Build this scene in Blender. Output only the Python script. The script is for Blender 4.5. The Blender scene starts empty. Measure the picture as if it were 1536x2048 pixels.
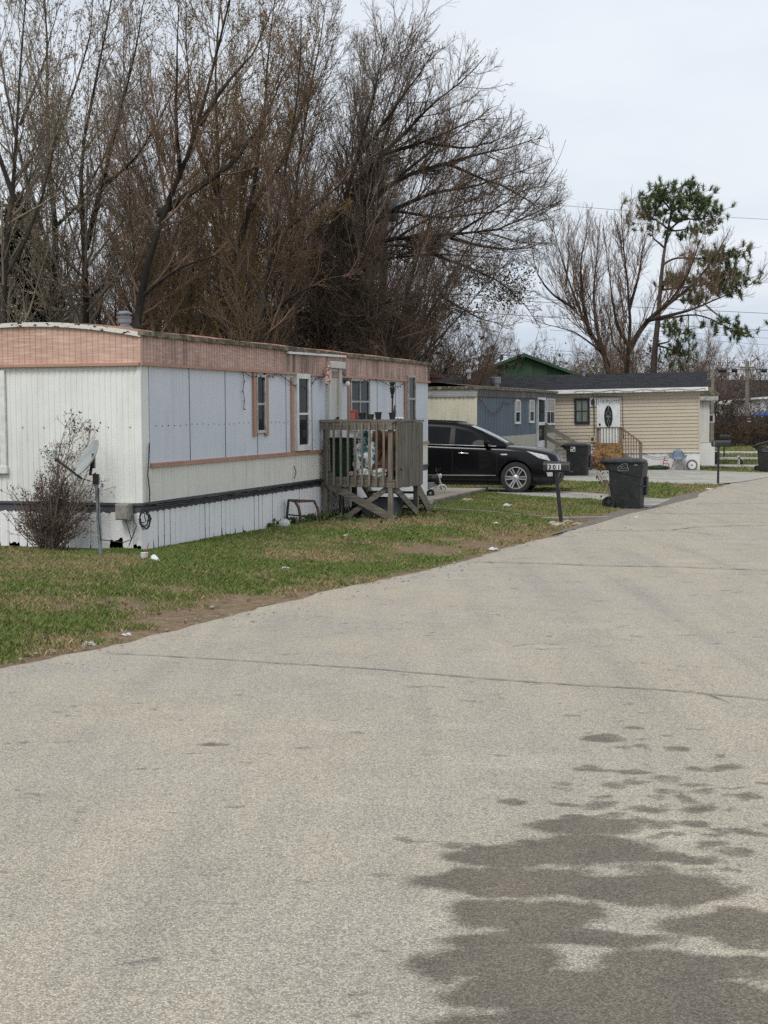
import bpy, bmesh, math, random
import numpy as np
from math import radians as R_, sin, cos, pi, atan, atan2, sqrt
from mathutils import Vector, Matrix, Euler
from mathutils.bvhtree import BVHTree

SC = bpy.context.scene
COL = SC.collection
random.seed(7)

# ------------------------------------------------------------------ camera
F_, CX_, CY_, HY_ = 2840.0, 768.0, 1024.0, 856.0
PT = atan((CY_ - HY_) / F_)
CAM = Vector((0, 0, 1.75))
cd = bpy.data.cameras.new('camera'); co = bpy.data.objects.new('camera', cd); COL.objects.link(co)
cd.sensor_fit = 'VERTICAL'; cd.sensor_height = 36; cd.lens = F_ / 2048 * 36
cd.clip_start = .1; cd.clip_end = 3000
co.location = CAM; co.rotation_euler = (pi/2 - PT, 0, 0); SC.camera = co

def ray(px, py):
    a, b = (px - CX_) / F_, (CY_ - py) / F_
    return Vector((a, cos(PT) + b*sin(PT), -sin(PT) + b*cos(PT)))
def at(px, py, Y):                       # measured point at depth Y
    d = ray(px, py); return CAM + d * (Y / d.y)
def onz(px, py, z):
    d = ray(px, py); return CAM + d * ((z - CAM.z) / d.z)

# ------------------------------------------------------------------ terrain
ROADZ = -.15
EPX = [(0,1337),(180,1303),(300,1279),(420,1245),(500,1222),(700,1176),(860,1141),(940,1119),(1060,1086),
       (1190,1046),(1250,1024),(1330,1003),(1400,986),(1470,964),(1536,947)]
E = [onz(x, y, ROADZ).to_2d() for x, y in EPX]
E = [E[0] + (E[0]-E[2]).normalized()*18, E[0] + (E[0]-E[2]).normalized()*7] + E
E = E + [E[-1] + (E[-1]-E[-3]).normalized()*30, E[-1] + (E[-1]-E[-3]).normalized()*200]
EA = np.array([(p.x, p.y) for p in E])

def edge_dist(x, y):
    """signed distance to the road's edge, positive on the lawn side"""
    x = np.atleast_1d(np.asarray(x, float)); y = np.atleast_1d(np.asarray(y, float))
    best = np.full(x.shape, 1e9); sg = np.ones(x.shape)
    for i in range(len(EA)-1):
        ax, ay = EA[i]; bx, by = EA[i+1]; dx, dy = bx-ax, by-ay
        t = np.clip(((x-ax)*dx + (y-ay)*dy) / (dx*dx+dy*dy), 0, 1)
        d = np.hypot(x-ax-t*dx, y-ay-t*dy)
        s = np.sign(dx*(y-ay) - dy*(x-ax))
        m = d < best - 1e-9
        best = np.where(m, d, best); sg = np.where(m, s, sg)
    return best*np.where(sg == 0, 1, sg)
def sstep(a, b, x):
    t = np.clip((x-a)/(b-a), 0, 1); return t*t*(3-2*t)
def terrain(x, y):
    d = edge_dist(x, y)
    z = ROADZ + .15*sstep(0, 3.6, d)
    return z + .6*sstep(66, 95, np.asarray(y, float))
def tz(x, y): return float(terrain(x, y)[0])
def gp(px, py):                          # pixel to terrain
    z = 0.
    for _ in range(12):
        p = onz(px, py, min(z, 1.4)); z = .5*z + .5*tz(p.x, p.y)
    return Vector((p.x, p.y, tz(p.x, p.y)))

_T = np.random.RandomState(3).rand(256, 256)
def vn(x, y, s=1., o=0):
    x = np.asarray(x, float)*s + 17.3*o + 900; y = np.asarray(y, float)*s + 9.1*o + 900
    i = np.floor(x).astype(int); j = np.floor(y).astype(int); u = x-i; v = y-j
    u = u*u*(3-2*u); v = v*v*(3-2*v)
    g = lambda a, b: _T[a % 256, b % 256]
    return (g(i,j)*(1-u)+g(i+1,j)*u)*(1-v) + (g(i,j+1)*(1-u)+g(i+1,j+1)*u)*v
def fbm(x, y, s=1., o=0, n=4):
    r = 0; a = .5
    for k in range(n):
        r = r + a*vn(x, y, s*2**k, o+k*3); a *= .5
    return r/(1-.5**n)

# ------------------------------------------------------------------ materials
def N(nt, typ, ins=None, **props):
    n = nt.nodes.new(typ)
    for k, v in props.items(): setattr(n, k, v)
    for k, v in (ins or {}).items():
        if isinstance(v, bpy.types.NodeSocket): nt.links.new(v, n.inputs[k])
        else: n.inputs[k].default_value = v
    return n
def c4(c): return (c[0], c[1], c[2], 1) if not isinstance(c, bpy.types.NodeSocket) else c
def mixc(nt, f, a, b, blend='MIX'):
    n = nt.nodes.new('ShaderNodeMix'); n.data_type = 'RGBA'; n.blend_type = blend
    for i, v in ((0, f), (6, c4(a)), (7, c4(b))):
        if isinstance(v, bpy.types.NodeSocket): nt.links.new(v, n.inputs[i])
        else: n.inputs[i].default_value = v
    return n.outputs[2]
def mathn(nt, op, a, b=0., clamp=False):
    n = nt.nodes.new('ShaderNodeMath'); n.operation = op; n.use_clamp = clamp
    for i, v in ((0, a), (1, b)):
        if isinstance(v, bpy.types.NodeSocket): nt.links.new(v, n.inputs[i])
        else: n.inputs[i].default_value = v
    return n.outputs[0]
def mapr(nt, v, lo, hi, a=0., b=1.):
    n = N(nt, 'ShaderNodeMapRange', {0: v, 1: lo, 2: hi, 3: a, 4: b}); n.clamp = True
    return n.outputs[0]
def coords(nt, scale=(1, 1, 1), kind='Object', rot=(0,0,0)):
    t = N(nt, 'ShaderNodeTexCoord'); m = N(nt, 'ShaderNodeMapping', {0: t.outputs[kind]})
    m.inputs['Scale'].default_value = scale; m.inputs['Rotation'].default_value = rot
    return m.outputs[0]
def noise(nt, vec, scale, detail=4., rough=.55):
    return N(nt, 'ShaderNodeTexNoise', {'Vector': vec, 'Scale': scale, 'Detail': detail, 'Roughness': rough}).outputs['Fac']
def mk(name):
    m = bpy.data.materials.new(name); m.use_nodes = True
    return m, m.node_tree, m.node_tree.nodes['Principled BSDF']
def bump(nt, b, h, strength, dist=.01):
    n = N(nt, 'ShaderNodeBump', {'Height': h, 'Strength': strength, 'Distance': dist})
    nt.links.new(n.outputs[0], b.inputs['Normal'])
def setin(nt, b, k, v):
    if isinstance(v, bpy.types.NodeSocket): nt.links.new(v, b.inputs[k])
    else: b.inputs[k].default_value = v
def mat(name, c1, c2=None, scale=5., rough=.6, metal=0., bmp=0., bscale=40., st=(1,1,1), spec=.4, lo=.4, hi=.62, c3=None, s3=30., f3=.5):
    """base colour c1 with noise patches of c2 and finer flecks of c3"""
    m, nt, b = mk(name)
    if c2 is None: c2 = tuple(x*.8 for x in c1)
    v = coords(nt, st)
    col = mixc(nt, mapr(nt, noise(nt, v, scale), lo, hi), c1, c2)
    if c3 is not None:
        col = mixc(nt, mathn(nt, 'MULTIPLY', mapr(nt, noise(nt, v, s3, 3), .55, .72), f3), col, c3)
    setin(nt, b, 'Base Color', col)
    b.inputs['Roughness'].default_value = rough; b.inputs['Metallic'].default_value = metal
    b.inputs['Specular IOR Level'].default_value = spec
    if bmp: bump(nt, b, noise(nt, v, bscale, 3), bmp)
    return m
def streak_mat(name, base, stain, amt=.6, rough=.6, sx=9., sz=.7, patch=None, pscale=1.2, base2=None, lo=.5, hi=.75, grain=None):
    """painted sheet with vertical rain streaks"""
    m, nt, b = mk(name)
    v = coords(nt, (sx, sx, sz))
    v1 = coords(nt)
    col = mixc(nt, mapr(nt, noise(nt, v1, .9), .35, .65), base, base2 or tuple(x*.88 for x in base))
    if grain:
        gv = coords(nt, grain[1]); col = mixc(nt, mapr(nt, noise(nt, gv, 1., 5), .45, .7), col, grain[0])
    f = mathn(nt, 'MULTIPLY', mapr(nt, noise(nt, v, 1., 6, .62), lo, hi), mapr(nt, noise(nt, v1, .55, 2), .35, .6))
    col = mixc(nt, mathn(nt, 'MULTIPLY', f, amt), col, stain)
    if patch: col = mixc(nt, mapr(nt, noise(nt, v1, pscale, 6, .65), .56, .6), col, patch)
    setin(nt, b, 'Base Color', col); b.inputs['Roughness'].default_value = rough
    b.inputs['Specular IOR Level'].default_value = .3
    bump(nt, b, mathn(nt, 'ADD', mathn(nt, 'MULTIPLY', noise(nt, coords(nt, (1,1,.45)), 2.6, 2), 3.), mathn(nt, 'MULTIPLY', noise(nt, v1, 24, 2), .04)), .32, .02)
    return m
def wood_mat(name, a, c, dark=(.03,.025,.02), ax=0, rough=.85):
    m, nt, b = mk(name)
    s = [28, 28, 28]; s[ax] = 1.6
    v = coords(nt, tuple(s)); v1 = coords(nt)
    col = mixc(nt, mapr(nt, noise(nt, v, 1., 5), .35, .68), a, c)
    col = mixc(nt, mapr(nt, noise(nt, v1, 3.5, 4), .5, .8, 0, .55), col, dark)
    setin(nt, b, 'Base Color', col); b.inputs['Roughness'].default_value = rough; b.inputs['Specular IOR Level'].default_value = .2
    bump(nt, b, noise(nt, v, 1., 5), .5, .006)
    return m
def glass_mat(name, tint=(.012,.014,.016), rough=.04):
    m, nt, b = mk(name)
    v = coords(nt)
    setin(nt, b, 'Base Color', mixc(nt, noise(nt, v, 2.5, 3), tint, tuple(x*3.2 for x in tint)))
    b.inputs['Roughness'].default_value = rough; b.inputs['Specular IOR Level'].default_value = .2; b.inputs['IOR'].default_value = 1.22
    return m

MT = {}
MT['chrome'] = mat('chrome', (.75,.76,.78), (.6,.6,.62), rough=.15, metal=1)
MT['black_plastic'] = mat('black_plastic', (.018,.019,.02), (.028,.028,.03), rough=.5, scale=8, bmp=.1)
MT['dark_metal'] = mat('dark_metal', (.02,.02,.02), (.05,.03,.02), rough=.5, scale=14)
MT['rusty_metal'] = mat('rusty_metal', (.13,.075,.05), (.06,.035,.025), rough=.8, scale=14, bmp=.3)
MT['galvanised'] = mat('galvanised', (.28,.3,.31), (.2,.21,.22), rough=.45, metal=.6, scale=9)
MT['white_paint'] = mat('white_paint', (.76,.76,.73), (.62,.62,.58), rough=.5, scale=7)
MT['rubber'] = mat('rubber', (.016,.016,.016), (.03,.029,.027), rough=.85, scale=10)
MT['glass'] = glass_mat('window_glass')
MT['deck_wood'] = wood_mat('deck_wood', (.245,.222,.182), (.115,.102,.082), ax=2)
MT['deck_wood_x'] = wood_mat('deck_wood_x', (.245,.222,.182), (.115,.102,.082), ax=0)
MT['deck_wood_y'] = wood_mat('deck_wood_y', (.235,.212,.175), (.11,.098,.08), ax=1)
MT['grey_wood'] = wood_mat('grey_wood', (.31,.285,.235), (.17,.155,.125), ax=0)
MT['cable'] = mat('cable', (.02,.02,.022), (.035,.035,.037), rough=.55)

# ------------------------------------------------------------------ mesh helpers
class MB:
    def __init__(s): s.v = []; s.f = []; s.m = []
    def add(s, verts, faces, mi=0, M=None):
        o = len(s.v)
        s.v += [tuple(M @ Vector(p)) if M is not None else tuple(p) for p in verts]
        s.f += [tuple(i+o for i in f) for f in faces]; s.m += [mi]*len(faces); return s
    def box(s, x0, x1, y0, y1, z0, z1, mi=0, M=None):
        return s.add([(x0,y0,z0),(x1,y0,z0),(x1,y1,z0),(x0,y1,z0),(x0,y0,z1),(x1,y0,z1),(x1,y1,z1),(x0,y1,z1)],
              [(0,3,2,1),(4,5,6,7),(0,1,5,4),(1,2,6,5),(2,3,7,6),(3,0,4,7)], mi, M)
    def beam(s, p, q, w, h, mi=0, up=(0,0,1)):
        p, q = Vector(p), Vector(q); t = (q-p).normalized(); u = Vector(up)
        a = t.cross(u)
        if a.length < 1e-3: a = t.cross(Vector((1,0,0)))
        a.normalize(); b = a.cross(t).normalized(); a *= w/2; b *= h/2
        return s.add([p-a-b,p+a-b,p+a+b,p-a+b,q-a-b,q+a-b,q+a+b,q-a+b],
              [(3,2,1,0),(4,5,6,7),(0,1,5,4),(1,2,6,5),(2,3,7,6),(3,0,4,7)], mi)
    def tube(s, pts, r, S=8, mi=0, cap=True, closed=False):
        pts = [Vector(p) for p in pts]; n = len(pts); V = []; prev = None
        for i, p in enumerate(pts):
            if closed: t = pts[(i+1) % n]-pts[i-1]
            else: t = pts[min(i+1,n-1)]-pts[max(i-1,0)]
            t.normalize()
            if prev is None:
                a = t.orthogonal().normalized()
            else:
                a = prev - t*prev.dot(t)
                a = a.normalized() if a.length > 1e-6 else t.orthogonal().normalized()
            prev = a; b = t.cross(a); rr = r[i] if isinstance(r, (list, tuple)) else r
            V += [p + (a*cos(2*pi*k/S)+b*sin(2*pi*k/S))*rr for k in range(S)]
        Fc = []
        for i in range(n if closed else n-1):
            j = (i+1) % n
            for k in range(S):
                l = (k+1) % S; Fc.append((i*S+k, i*S+l, j*S+l, j*S+k))
        if cap and not closed: Fc += [tuple(range(S))[::-1], tuple((n-1)*S+k for k in range(S))]
        return s.add(V, Fc, mi)
    def lathe(s, prof, S=24, mi=0, M=None, cap=True):
        V = []; Fc = []; n = len(prof)
        for r, z in prof: V += [(r*cos(2*pi*k/S), r*sin(2*pi*k/S), z) for k in range(S)]
        for i in range(n-1):
            for k in range(S):
                l = (k+1) % S; Fc.append((i*S+k, i*S+l, (i+1)*S+l, (i+1)*S+k))
        if cap: Fc += [tuple(range(S))[::-1], tuple((n-1)*S+k for k in range(S))]
        return s.add(V, Fc, mi, M)
    def prism(s, poly, d0, d1, axis='y', mi=0, M=None):
        """poly in the plane across axis; extruded from d0 to d1"""
        n = len(poly)
        def P(a, b, d): return {'y': (a, d, b), 'x': (d, a, b), 'z': (a, b, d)}[axis]
        V = [P(a, b, d0) for a, b in poly] + [P(a, b, d1) for a, b in poly]
        Fc = [tuple(range(n)), tuple(range(2*n-1, n-1, -1))] + [((i+1) % n, i, n+i, n+(i+1) % n) for i in range(n)]
        return s.add(V, Fc, mi, M)
    def loft(s, rings, mi=0, caps=True, closed=True):
        n = len(rings[0]); V = [p for r in rings for p in r]; Fc = []
        for i in range(len(rings)-1):
            for k in range(n if closed else n-1):
                l = (k+1) % n; Fc.append((i*n+k, i*n+l, (i+1)*n+l, (i+1)*n+k))
        if caps: Fc += [tuple(range(n))[::-1], tuple((len(rings)-1)*n+k for k in range(n))]
        return s.add(V, Fc, mi)
    def blob(s, c, r, seed=0, sub=2, rough=.25, sc=(1,1,1), mi=0, M=None):
        bm = bmesh.new(); bmesh.ops.create_icosphere(bm, subdivisions=sub, radius=1)
        rg = random.Random(seed); ph = [rg.uniform(0, 6) for _ in range(6)]
        V = []
        for v in bm.verts:
            p = v.co; k = 1 + rough*(sin(p.x*3.1+ph[0])*sin(p.y*3.7+ph[1])+.6*sin(p.z*5+ph[2])*sin(p.x*6.3+ph[3])+.4*rg.uniform(-1,1))
            V.append((c[0]+p.x*k*r*sc[0], c[1]+p.y*k*r*sc[1], c[2]+p.z*k*r*sc[2]))
        Fc = [tuple(v.index for v in f.verts) for f in bm.faces]; bm.free()
        return s.add(V, Fc, mi, M)
    def build(s, name, mats, parent=None, smooth=None, bevel=0., loc=None, seg=2):
        me = bpy.data.meshes.new(name); me.from_pydata(s.v, [], s.f)
        if not isinstance(mats, (list, tuple)): mats = [mats]
        for m in mats: me.materials.append(MT[m] if isinstance(m, str) else m)
        me.polygons.foreach_set('material_index', s.m)
        bm = bmesh.new(); bm.from_mesh(me); bmesh.ops.recalc_face_normals(bm, faces=bm.faces); bm.to_mesh(me); bm.free()
        if smooth:
            me.polygons.foreach_set('use_smooth', [True]*len(me.polygons))
            me.set_sharp_from_angle(angle=R_(smooth))
        me.update()
        o = bpy.data.objects.new(name, me); COL.objects.link(o)
        if parent is not None: o.parent = parent
        if loc is not None: o.location = loc
        if bevel:
            b = o.modifiers.new('bevel', 'BEVEL'); b.width = bevel; b.segments = seg; b.limit_method = 'ANGLE'; b.angle_limit = R_(40)
        return o
def tag(o, label=None, cat=None, group=None, kind=None):
    if label: o['label'] = label
    if cat: o['category'] = cat
    if group: o['group'] = group
    if kind: o['kind'] = kind
    return o
def thing(name, label, cat, loc=(0,0,0), rz=0., group=None, rot=None):
    o = bpy.data.objects.new(name, None); COL.objects.link(o); o.empty_display_size = .2
    o.location = loc; o.rotation_euler = rot if rot else (0, 0, rz)
    return tag(o, label, cat, group)
def kids(o): return [c for c in bpy.data.objects if c.parent == o]
def dup(o, parent=None, depth=0):
    c = o.copy(); COL.objects.link(c)
    if parent is not None: c.parent = parent
    if depth < 3:
        for ch in kids(o): dup(ch, c, depth+1)
    return c
def arr_mesh(name, verts, faces, mats, midx=None, smooth=False, attrs=None):
    """numpy arrays -> mesh; faces (n,3) or (n,4)"""
    me = bpy.data.meshes.new(name); verts = np.asarray(verts, np.float32); faces = np.asarray(faces, np.int32)
    n, k = faces.shape
    me.vertices.add(len(verts)); me.vertices.foreach_set('co', verts.ravel())
    me.loops.add(n*k); me.loops.foreach_set('vertex_index', faces.ravel())
    me.polygons.add(n); me.polygons.foreach_set('loop_start', np.arange(0, n*k, k, dtype=np.int32))
    try: me.polygons.foreach_set('loop_total', np.full(n, k, np.int32))
    except Exception: pass
    for m in mats: me.materials.append(MT[m] if isinstance(m, str) else m)
    if midx is not None: me.polygons.foreach_set('material_index', np.asarray(midx, np.int32))
    if smooth: me.polygons.foreach_set('use_smooth', np.ones(n, bool))
    me.update(calc_edges=True)
    for an, av in (attrs or {}).items():
        a = me.attributes.new(an, 'FLOAT', 'POINT'); a.data.foreach_set('value', np.asarray(av, np.float32))
    return me
def arr_obj(name, me, parent=None):
    o = bpy.data.objects.new(name, me); COL.objects.link(o)
    if parent is not None: o.parent = parent
    return o
def attr(nt, name): return N(nt, 'ShaderNodeAttribute', attribute_name=name).outputs['Fac']

# ------------------------------------------------------------------ sky and light
SUN_EL, SUN_AZ = R_(52), R_(215)       # azimuth from +Y clockwise
w = bpy.data.worlds.new('World'); SC.world = w; w.use_nodes = True
nt = w.node_tree; nt.nodes.clear()
sky = N(nt, 'ShaderNodeTexSky', sky_type='NISHITA'); sky.sun_disc = False
sky.sun_elevation = SUN_EL; sky.sun_rotation = SUN_AZ; sky.air_density = 1.2; sky.dust_density = 2.5
tcw = N(nt, 'ShaderNodeTexCoord')
mpw = N(nt, 'ShaderNodeMapping', {0: tcw.outputs['Generated']}); mpw.inputs['Scale'].default_value = (1, 1, 3.2)
nz1 = noise(nt, mpw.outputs[0], 3.1, 6, .55)
mpw2 = N(nt, 'ShaderNodeMapping', {0: tcw.outputs['Generated']}); mpw2.inputs['Scale'].default_value = (1, 1, 9)
nz2 = noise(nt, mpw2.outputs[0], 4.5, 5, .5)
sepw = N(nt, 'ShaderNodeSeparateXYZ', {0: tcw.outputs['Generated']})
cl = mixc(nt, mapr(nt, nz1, .35, .65), (.815,.855,.905), (.69,.745,.815))
# towards the horizon the deck breaks up into blue-grey bands
hz = mapr(nt, sepw.outputs['Z'], .02, .16, 1, 0)
cl = mixc(nt, mathn(nt, 'MULTIPLY', hz, mapr(nt, nz2, .38, .7)), cl, (.50,.59,.73))
bg1 = N(nt, 'ShaderNodeBackground', {0: sky.outputs[0], 1: .1})
bg2 = N(nt, 'ShaderNodeBackground', {0: cl, 1: .84})
mx = N(nt, 'ShaderNodeMixShader', {0: .9, 1: bg1.outputs[0], 2: bg2.outputs[0]})
ow = N(nt, 'ShaderNodeOutputWorld', {0: mx.outputs[0]})
sl = bpy.data.lights.new('sun', 'SUN'); sl.energy = 1.5; sl.angle = R_(22); sl.color = (1, .96, .9)
so = bpy.data.objects.new('sun', sl); COL.objects.link(so)
sd = Vector((sin(SUN_AZ)*cos(SUN_EL), cos(SUN_AZ)*cos(SUN_EL), sin(SUN_EL)))
so.rotation_euler = sd.to_track_quat('Z', 'Y').to_euler()
SC.view_settings.view_transform = 'Standard'; SC.view_settings.look = 'None'
SC.view_settings.exposure = .4; SC.view_settings.gamma = 1.
SC.render.engine = 'CYCLES'; SC.cycles.max_bounces = 5; SC.cycles.diffuse_bounces = 3; SC.cycles.glossy_bounces = 2
SC.cycles.transparent_max_bounces = 6; SC.cycles.use_denoising = False
SC.cycles.use_adaptive_sampling = False
# ------------------------------------------------------------------ road
def road_material():
    m, nt, b = mk('worn_chip_seal')
    v = coords(nt)
    big = noise(nt, v, .35, 4); mid = noise(nt, v, 1.6, 5, .6)
    col = mixc(nt, mapr(nt, big, .35, .65), (.46,.41,.325), (.415,.385,.33))
    col = mixc(nt, mapr(nt, mid, .42, .7, 0, .55), col, (.36,.325,.275))
    # long faint tyre lanes
    lane = noise(nt, coords(nt, (1.5,.12,1), rot=(0,0,R_(20))), 1.2, 3)
    col = mixc(nt, mapr(nt, lane, .45, .7, 0, .6), col, (.50,.445,.355))
    col = mixc(nt, mapr(nt, noise(nt, coords(nt, (2.2,.16,1), rot=(0,0,R_(20))), 1.1, 4), .52, .72, 0, .5), col, (.33,.305,.265))
    pale = mathn(nt, 'MULTIPLY', mapr(nt, noise(nt, coords(nt, (.7,1.6,1)), 1.1, 5, .62), .54, .66, 0, .6), mapr(nt, noise(nt, v, .22, 2), .45, .6))
    col = mixc(nt, pale, col, (.56,.51,.42))
    wet = mathn(nt, 'ADD', attr(nt, 'wet'), mathn(nt, 'MULTIPLY', mathn(nt, 'SUBTRACT', noise(nt, v, 6.5, 6, .68), .5), .7))
    wet = mathn(nt, 'ADD', wet, mathn(nt, 'MULTIPLY', mathn(nt, 'SUBTRACT', noise(nt, v, 70, 3, .7), .5), .35))
    wf = mapr(nt, wet, -.10, .19)
    st = mapr(nt, mathn(nt, 'ADD', noise(nt, coords(nt, (1,1.4,1)), 5.5, 3, .5), mathn(nt, 'MULTIPLY', mid, .35)), .84, .9, 0, .65)
    col = mixc(nt, st, col, (.2,.18,.155))
    # aggregate: pale and dark stone chips in the binder
    vo = N(nt, 'ShaderNodeTexVoronoi', {'Vector': v, 'Scale': 125., 'Randomness': 1.})
    sv = N(nt, 'ShaderNodeSeparateColor', {0: vo.outputs['Color']})
    chip = mapr(nt, sv.outputs[0], 0, 1, .64, 1.33)
    gap = mapr(nt, vo.outputs['Distance'], .25, .62, 1.1, .68)
    fine = mapr(nt, noise(nt, v, 190, 2), .3, .7, .72, 1.28)
    g = mathn(nt, 'MULTIPLY', mathn(nt, 'MULTIPLY', chip, gap), fine)
    gm = N(nt, 'ShaderNodeCombineColor', {0: g, 1: g, 2: g})
    wv = mixc(nt, mapr(nt, noise(nt, v, 2.6, 5, .65), .35, .65), (.155,.128,.094), (.105,.09,.07))
    col = mixc(nt, mathn(nt, 'MULTIPLY', wf, .84), col, wv)
    col = mixc(nt, 1., col, gm.outputs[0], 'MULTIPLY')
    setin(nt, b, 'Base Color', col)
    setin(nt, b, 'Roughness', mapr(nt, wf, 0, 1, .9, .72)); b.inputs['Specular IOR Level'].default_value = .25
    bump(nt, b, mathn(nt, 'ADD', vo.outputs['Distance'], mathn(nt, 'MULTIPLY', noise(nt, v, 190, 2), .5)), .5, .006)
    return m
MT['road'] = road_material()

WET = [(1173,1664,92,14),(1168,1710,122,27),(1026,1727,112,17),(1337,1729,87,11),(1015,1775,160,25),(1299,1790,150,27),
       (1060,1841,138,25),(1114,1890,192,19),(972,1938,140,27),(1352,1941,120,28),(1190,1997,262,38),(1353,2020,225,46),
       (1440,1857,112,22),(1500,1881,76,22),(1510,1945,80,22),(1209,1486,37,6),(1266,1465,22,4),(1080,2060,200,24),(1500,2040,90,40),
       (1250,1552,40,4),(1395,1622,30,6),(1320,1664,28,6),(1322,1652,26,6),(1316,1757,38,7),(1395,1755,25,5),(1210,1620,32,6),
       (1305,1655,30,8),(1470,1715,32,6),(1380,1760,22,5),(1455,1540,28,4),(1390,1575,30,4),(1300,1628,28,5),(1395,1655,26,6),
       (1500,1605,30,5),(1410,1590,24,4),(1335,1590,22,4),(1270,1575,26,3),(1190,1552,28,3),(1240,1643,26,5),(1460,1670,34,5),
       (1345,1683,24,4),(1510,1680,34,5),(1430,1700,26,5),(1260,1745,24,4),(1470,1785,26,5),(1130,1618,30,4),(1030,1618,24,4),
       (1180,1645,50,5),(840,1697,26,5),(900,1705,26,6),(760,1905,18,3),(60,1972,10,3),(420,1500,30,2)]
rgw = random.Random(5)
for _ in range(70):
    y = rgw.uniform(1500, 1800); WET.append((rgw.gauss(1330, 120), y, rgw.uniform(8, 24), rgw.uniform(2, 5)*y/1650))
for _ in range(60):
    y = rgw.uniform(1330, 2040); WET.append((rgw.uniform(0, 1500), y, rgw.uniform(3, 8)*y/1600, rgw.uniform(.7, 1.6)*y/1600))
WG = []
for x, y, rx, ry in WET:
    c = onz(x, y, ROADZ); r = onz(x+rx, y, ROADZ); t = onz(x, y-ry, ROADZ); q = onz(x, y+ry, ROADZ)
    WG.append((c.x, (t.y+q.y)/2, r.x-c.x, (t.y-q.y)/2))
def wetfield(x, y):
    f = np.full(x.shape, -1.)
    wx = x + .05*(fbm(x, y, 6, 1)-.5)*2; wy = y + .10*(fbm(x, y, 5, 7)-.5)*2
    for cx, cy, rx, ry in WG:
        m = (abs(wx-cx) < 2.2*rx+.1) & (abs(wy-cy) < 2.2*ry+.1)
        if m.any():
            e = 1.26-np.hypot((wx[m]-cx)/rx, (wy[m]-cy)/ry)
            f[m] = np.maximum(f[m], np.minimum(e*min(1., .4+rx*1.8), .05+rx*1.1))
    return f

def edge_at(n):
    seg = np.hypot(*np.diff(EA, axis=0).T); cum = np.r_[0, np.cumsum(seg)]
    s = np.r_[np.linspace(0, 60, n), np.linspace(61, min(cum[-1], 240), 60)]
    x = np.interp(s, cum, EA[:, 0]); y = np.interp(s, cum, EA[:, 1])
    # smooth the measured polyline
    k = np.ones(9)/9
    xs = np.convolve(np.pad(x, 4, 'edge'), k, 'valid'); ys = np.convolve(np.pad(y, 4, 'edge'), k, 'valid')
    tx = np.gradient(xs, s); ty = np.gradient(ys, s); l = np.hypot(tx, ty)
    return s, xs, ys, ty/l, -tx/l      # right-hand normal
def grid_faces(n, m):
    i = np.arange(n-1)[:, None]*m + np.arange(m-1)[None, :]
    return np.stack([i, i+1, i+m+1, i+m], -1).reshape(-1, 4)
s, ex, ey, nx, ny = edge_at(300)
tt = np.r_[0, .03, np.linspace(.15, 8.5, 20)]
rag = (fbm(s, s*0+3, .8, 2)-.5)*.34 + (vn(s, s*0, 5, 5)-.5)*.12
off = tt[None, :] + rag[:, None]*np.exp(-tt[None, :]*2)
X = ex[:, None] + nx[:, None]*off; Y = ey[:, None] + ny[:, None]*off
Z = terrain(np.minimum(X, 1e6).ravel(), Y.ravel()).reshape(X.shape)
Z = np.where(tt[None, :] == 0, Z - .04, ROADZ + .6*sstep(66, 95, Y) + .012 + .012*vn(X, Y, .4))
arr = np.stack([X, Y, Z], -1).reshape(-1, 3)
# finely divided near part carries the wet stains; far part is the strip above
road_me = arr_mesh('road', arr, grid_faces(*X.shape), ['road'], attrs={'wet': np.full(len(arr), -1.)})
# near patch of road around the camera (regular fine grid, cut from the same surface)
def inside_near(x, y): return (x > -4.5) & (x < 4.6) & (y > 3) & (y < 15.5)
gx = np.arange(-4.5, 4.6, .03); gy = np.r_[np.linspace(2.6, 9.47, 230), np.linspace(9.5, 15.5, 76)]
NX, NY = np.meshgrid(gx, gy, indexing='ij')
dn = edge_dist(NX.ravel(), NY.ravel()).reshape(NX.shape)
NZ = ROADZ + .016 + .012*vn(NX, NY, .4)
v = np.stack([NX, NY, NZ], -1).reshape(-1, 3); fc = grid_faces(*NX.shape)
keep = (dn.ravel()[fc] < -.45).all(1)
wet = wetfield(NX.ravel(), NY.ravel())
# one road: merge both sheets in one mesh
used = np.unique(fc[keep]); remap = -np.ones(len(v), int); remap[used] = np.arange(len(used))
vv = np.vstack([arr, v[used]]); ff = np.vstack([grid_faces(*X.shape), remap[fc[keep]]+len(arr)])
bpy.data.meshes.remove(road_me)
road = arr_obj('road', arr_mesh('road', vv, ff, ['road'], smooth=True, attrs={'wet': np.r_[np.full(len(arr), -1.), wet[used]]}))
tag(road, kind='structure')

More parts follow.
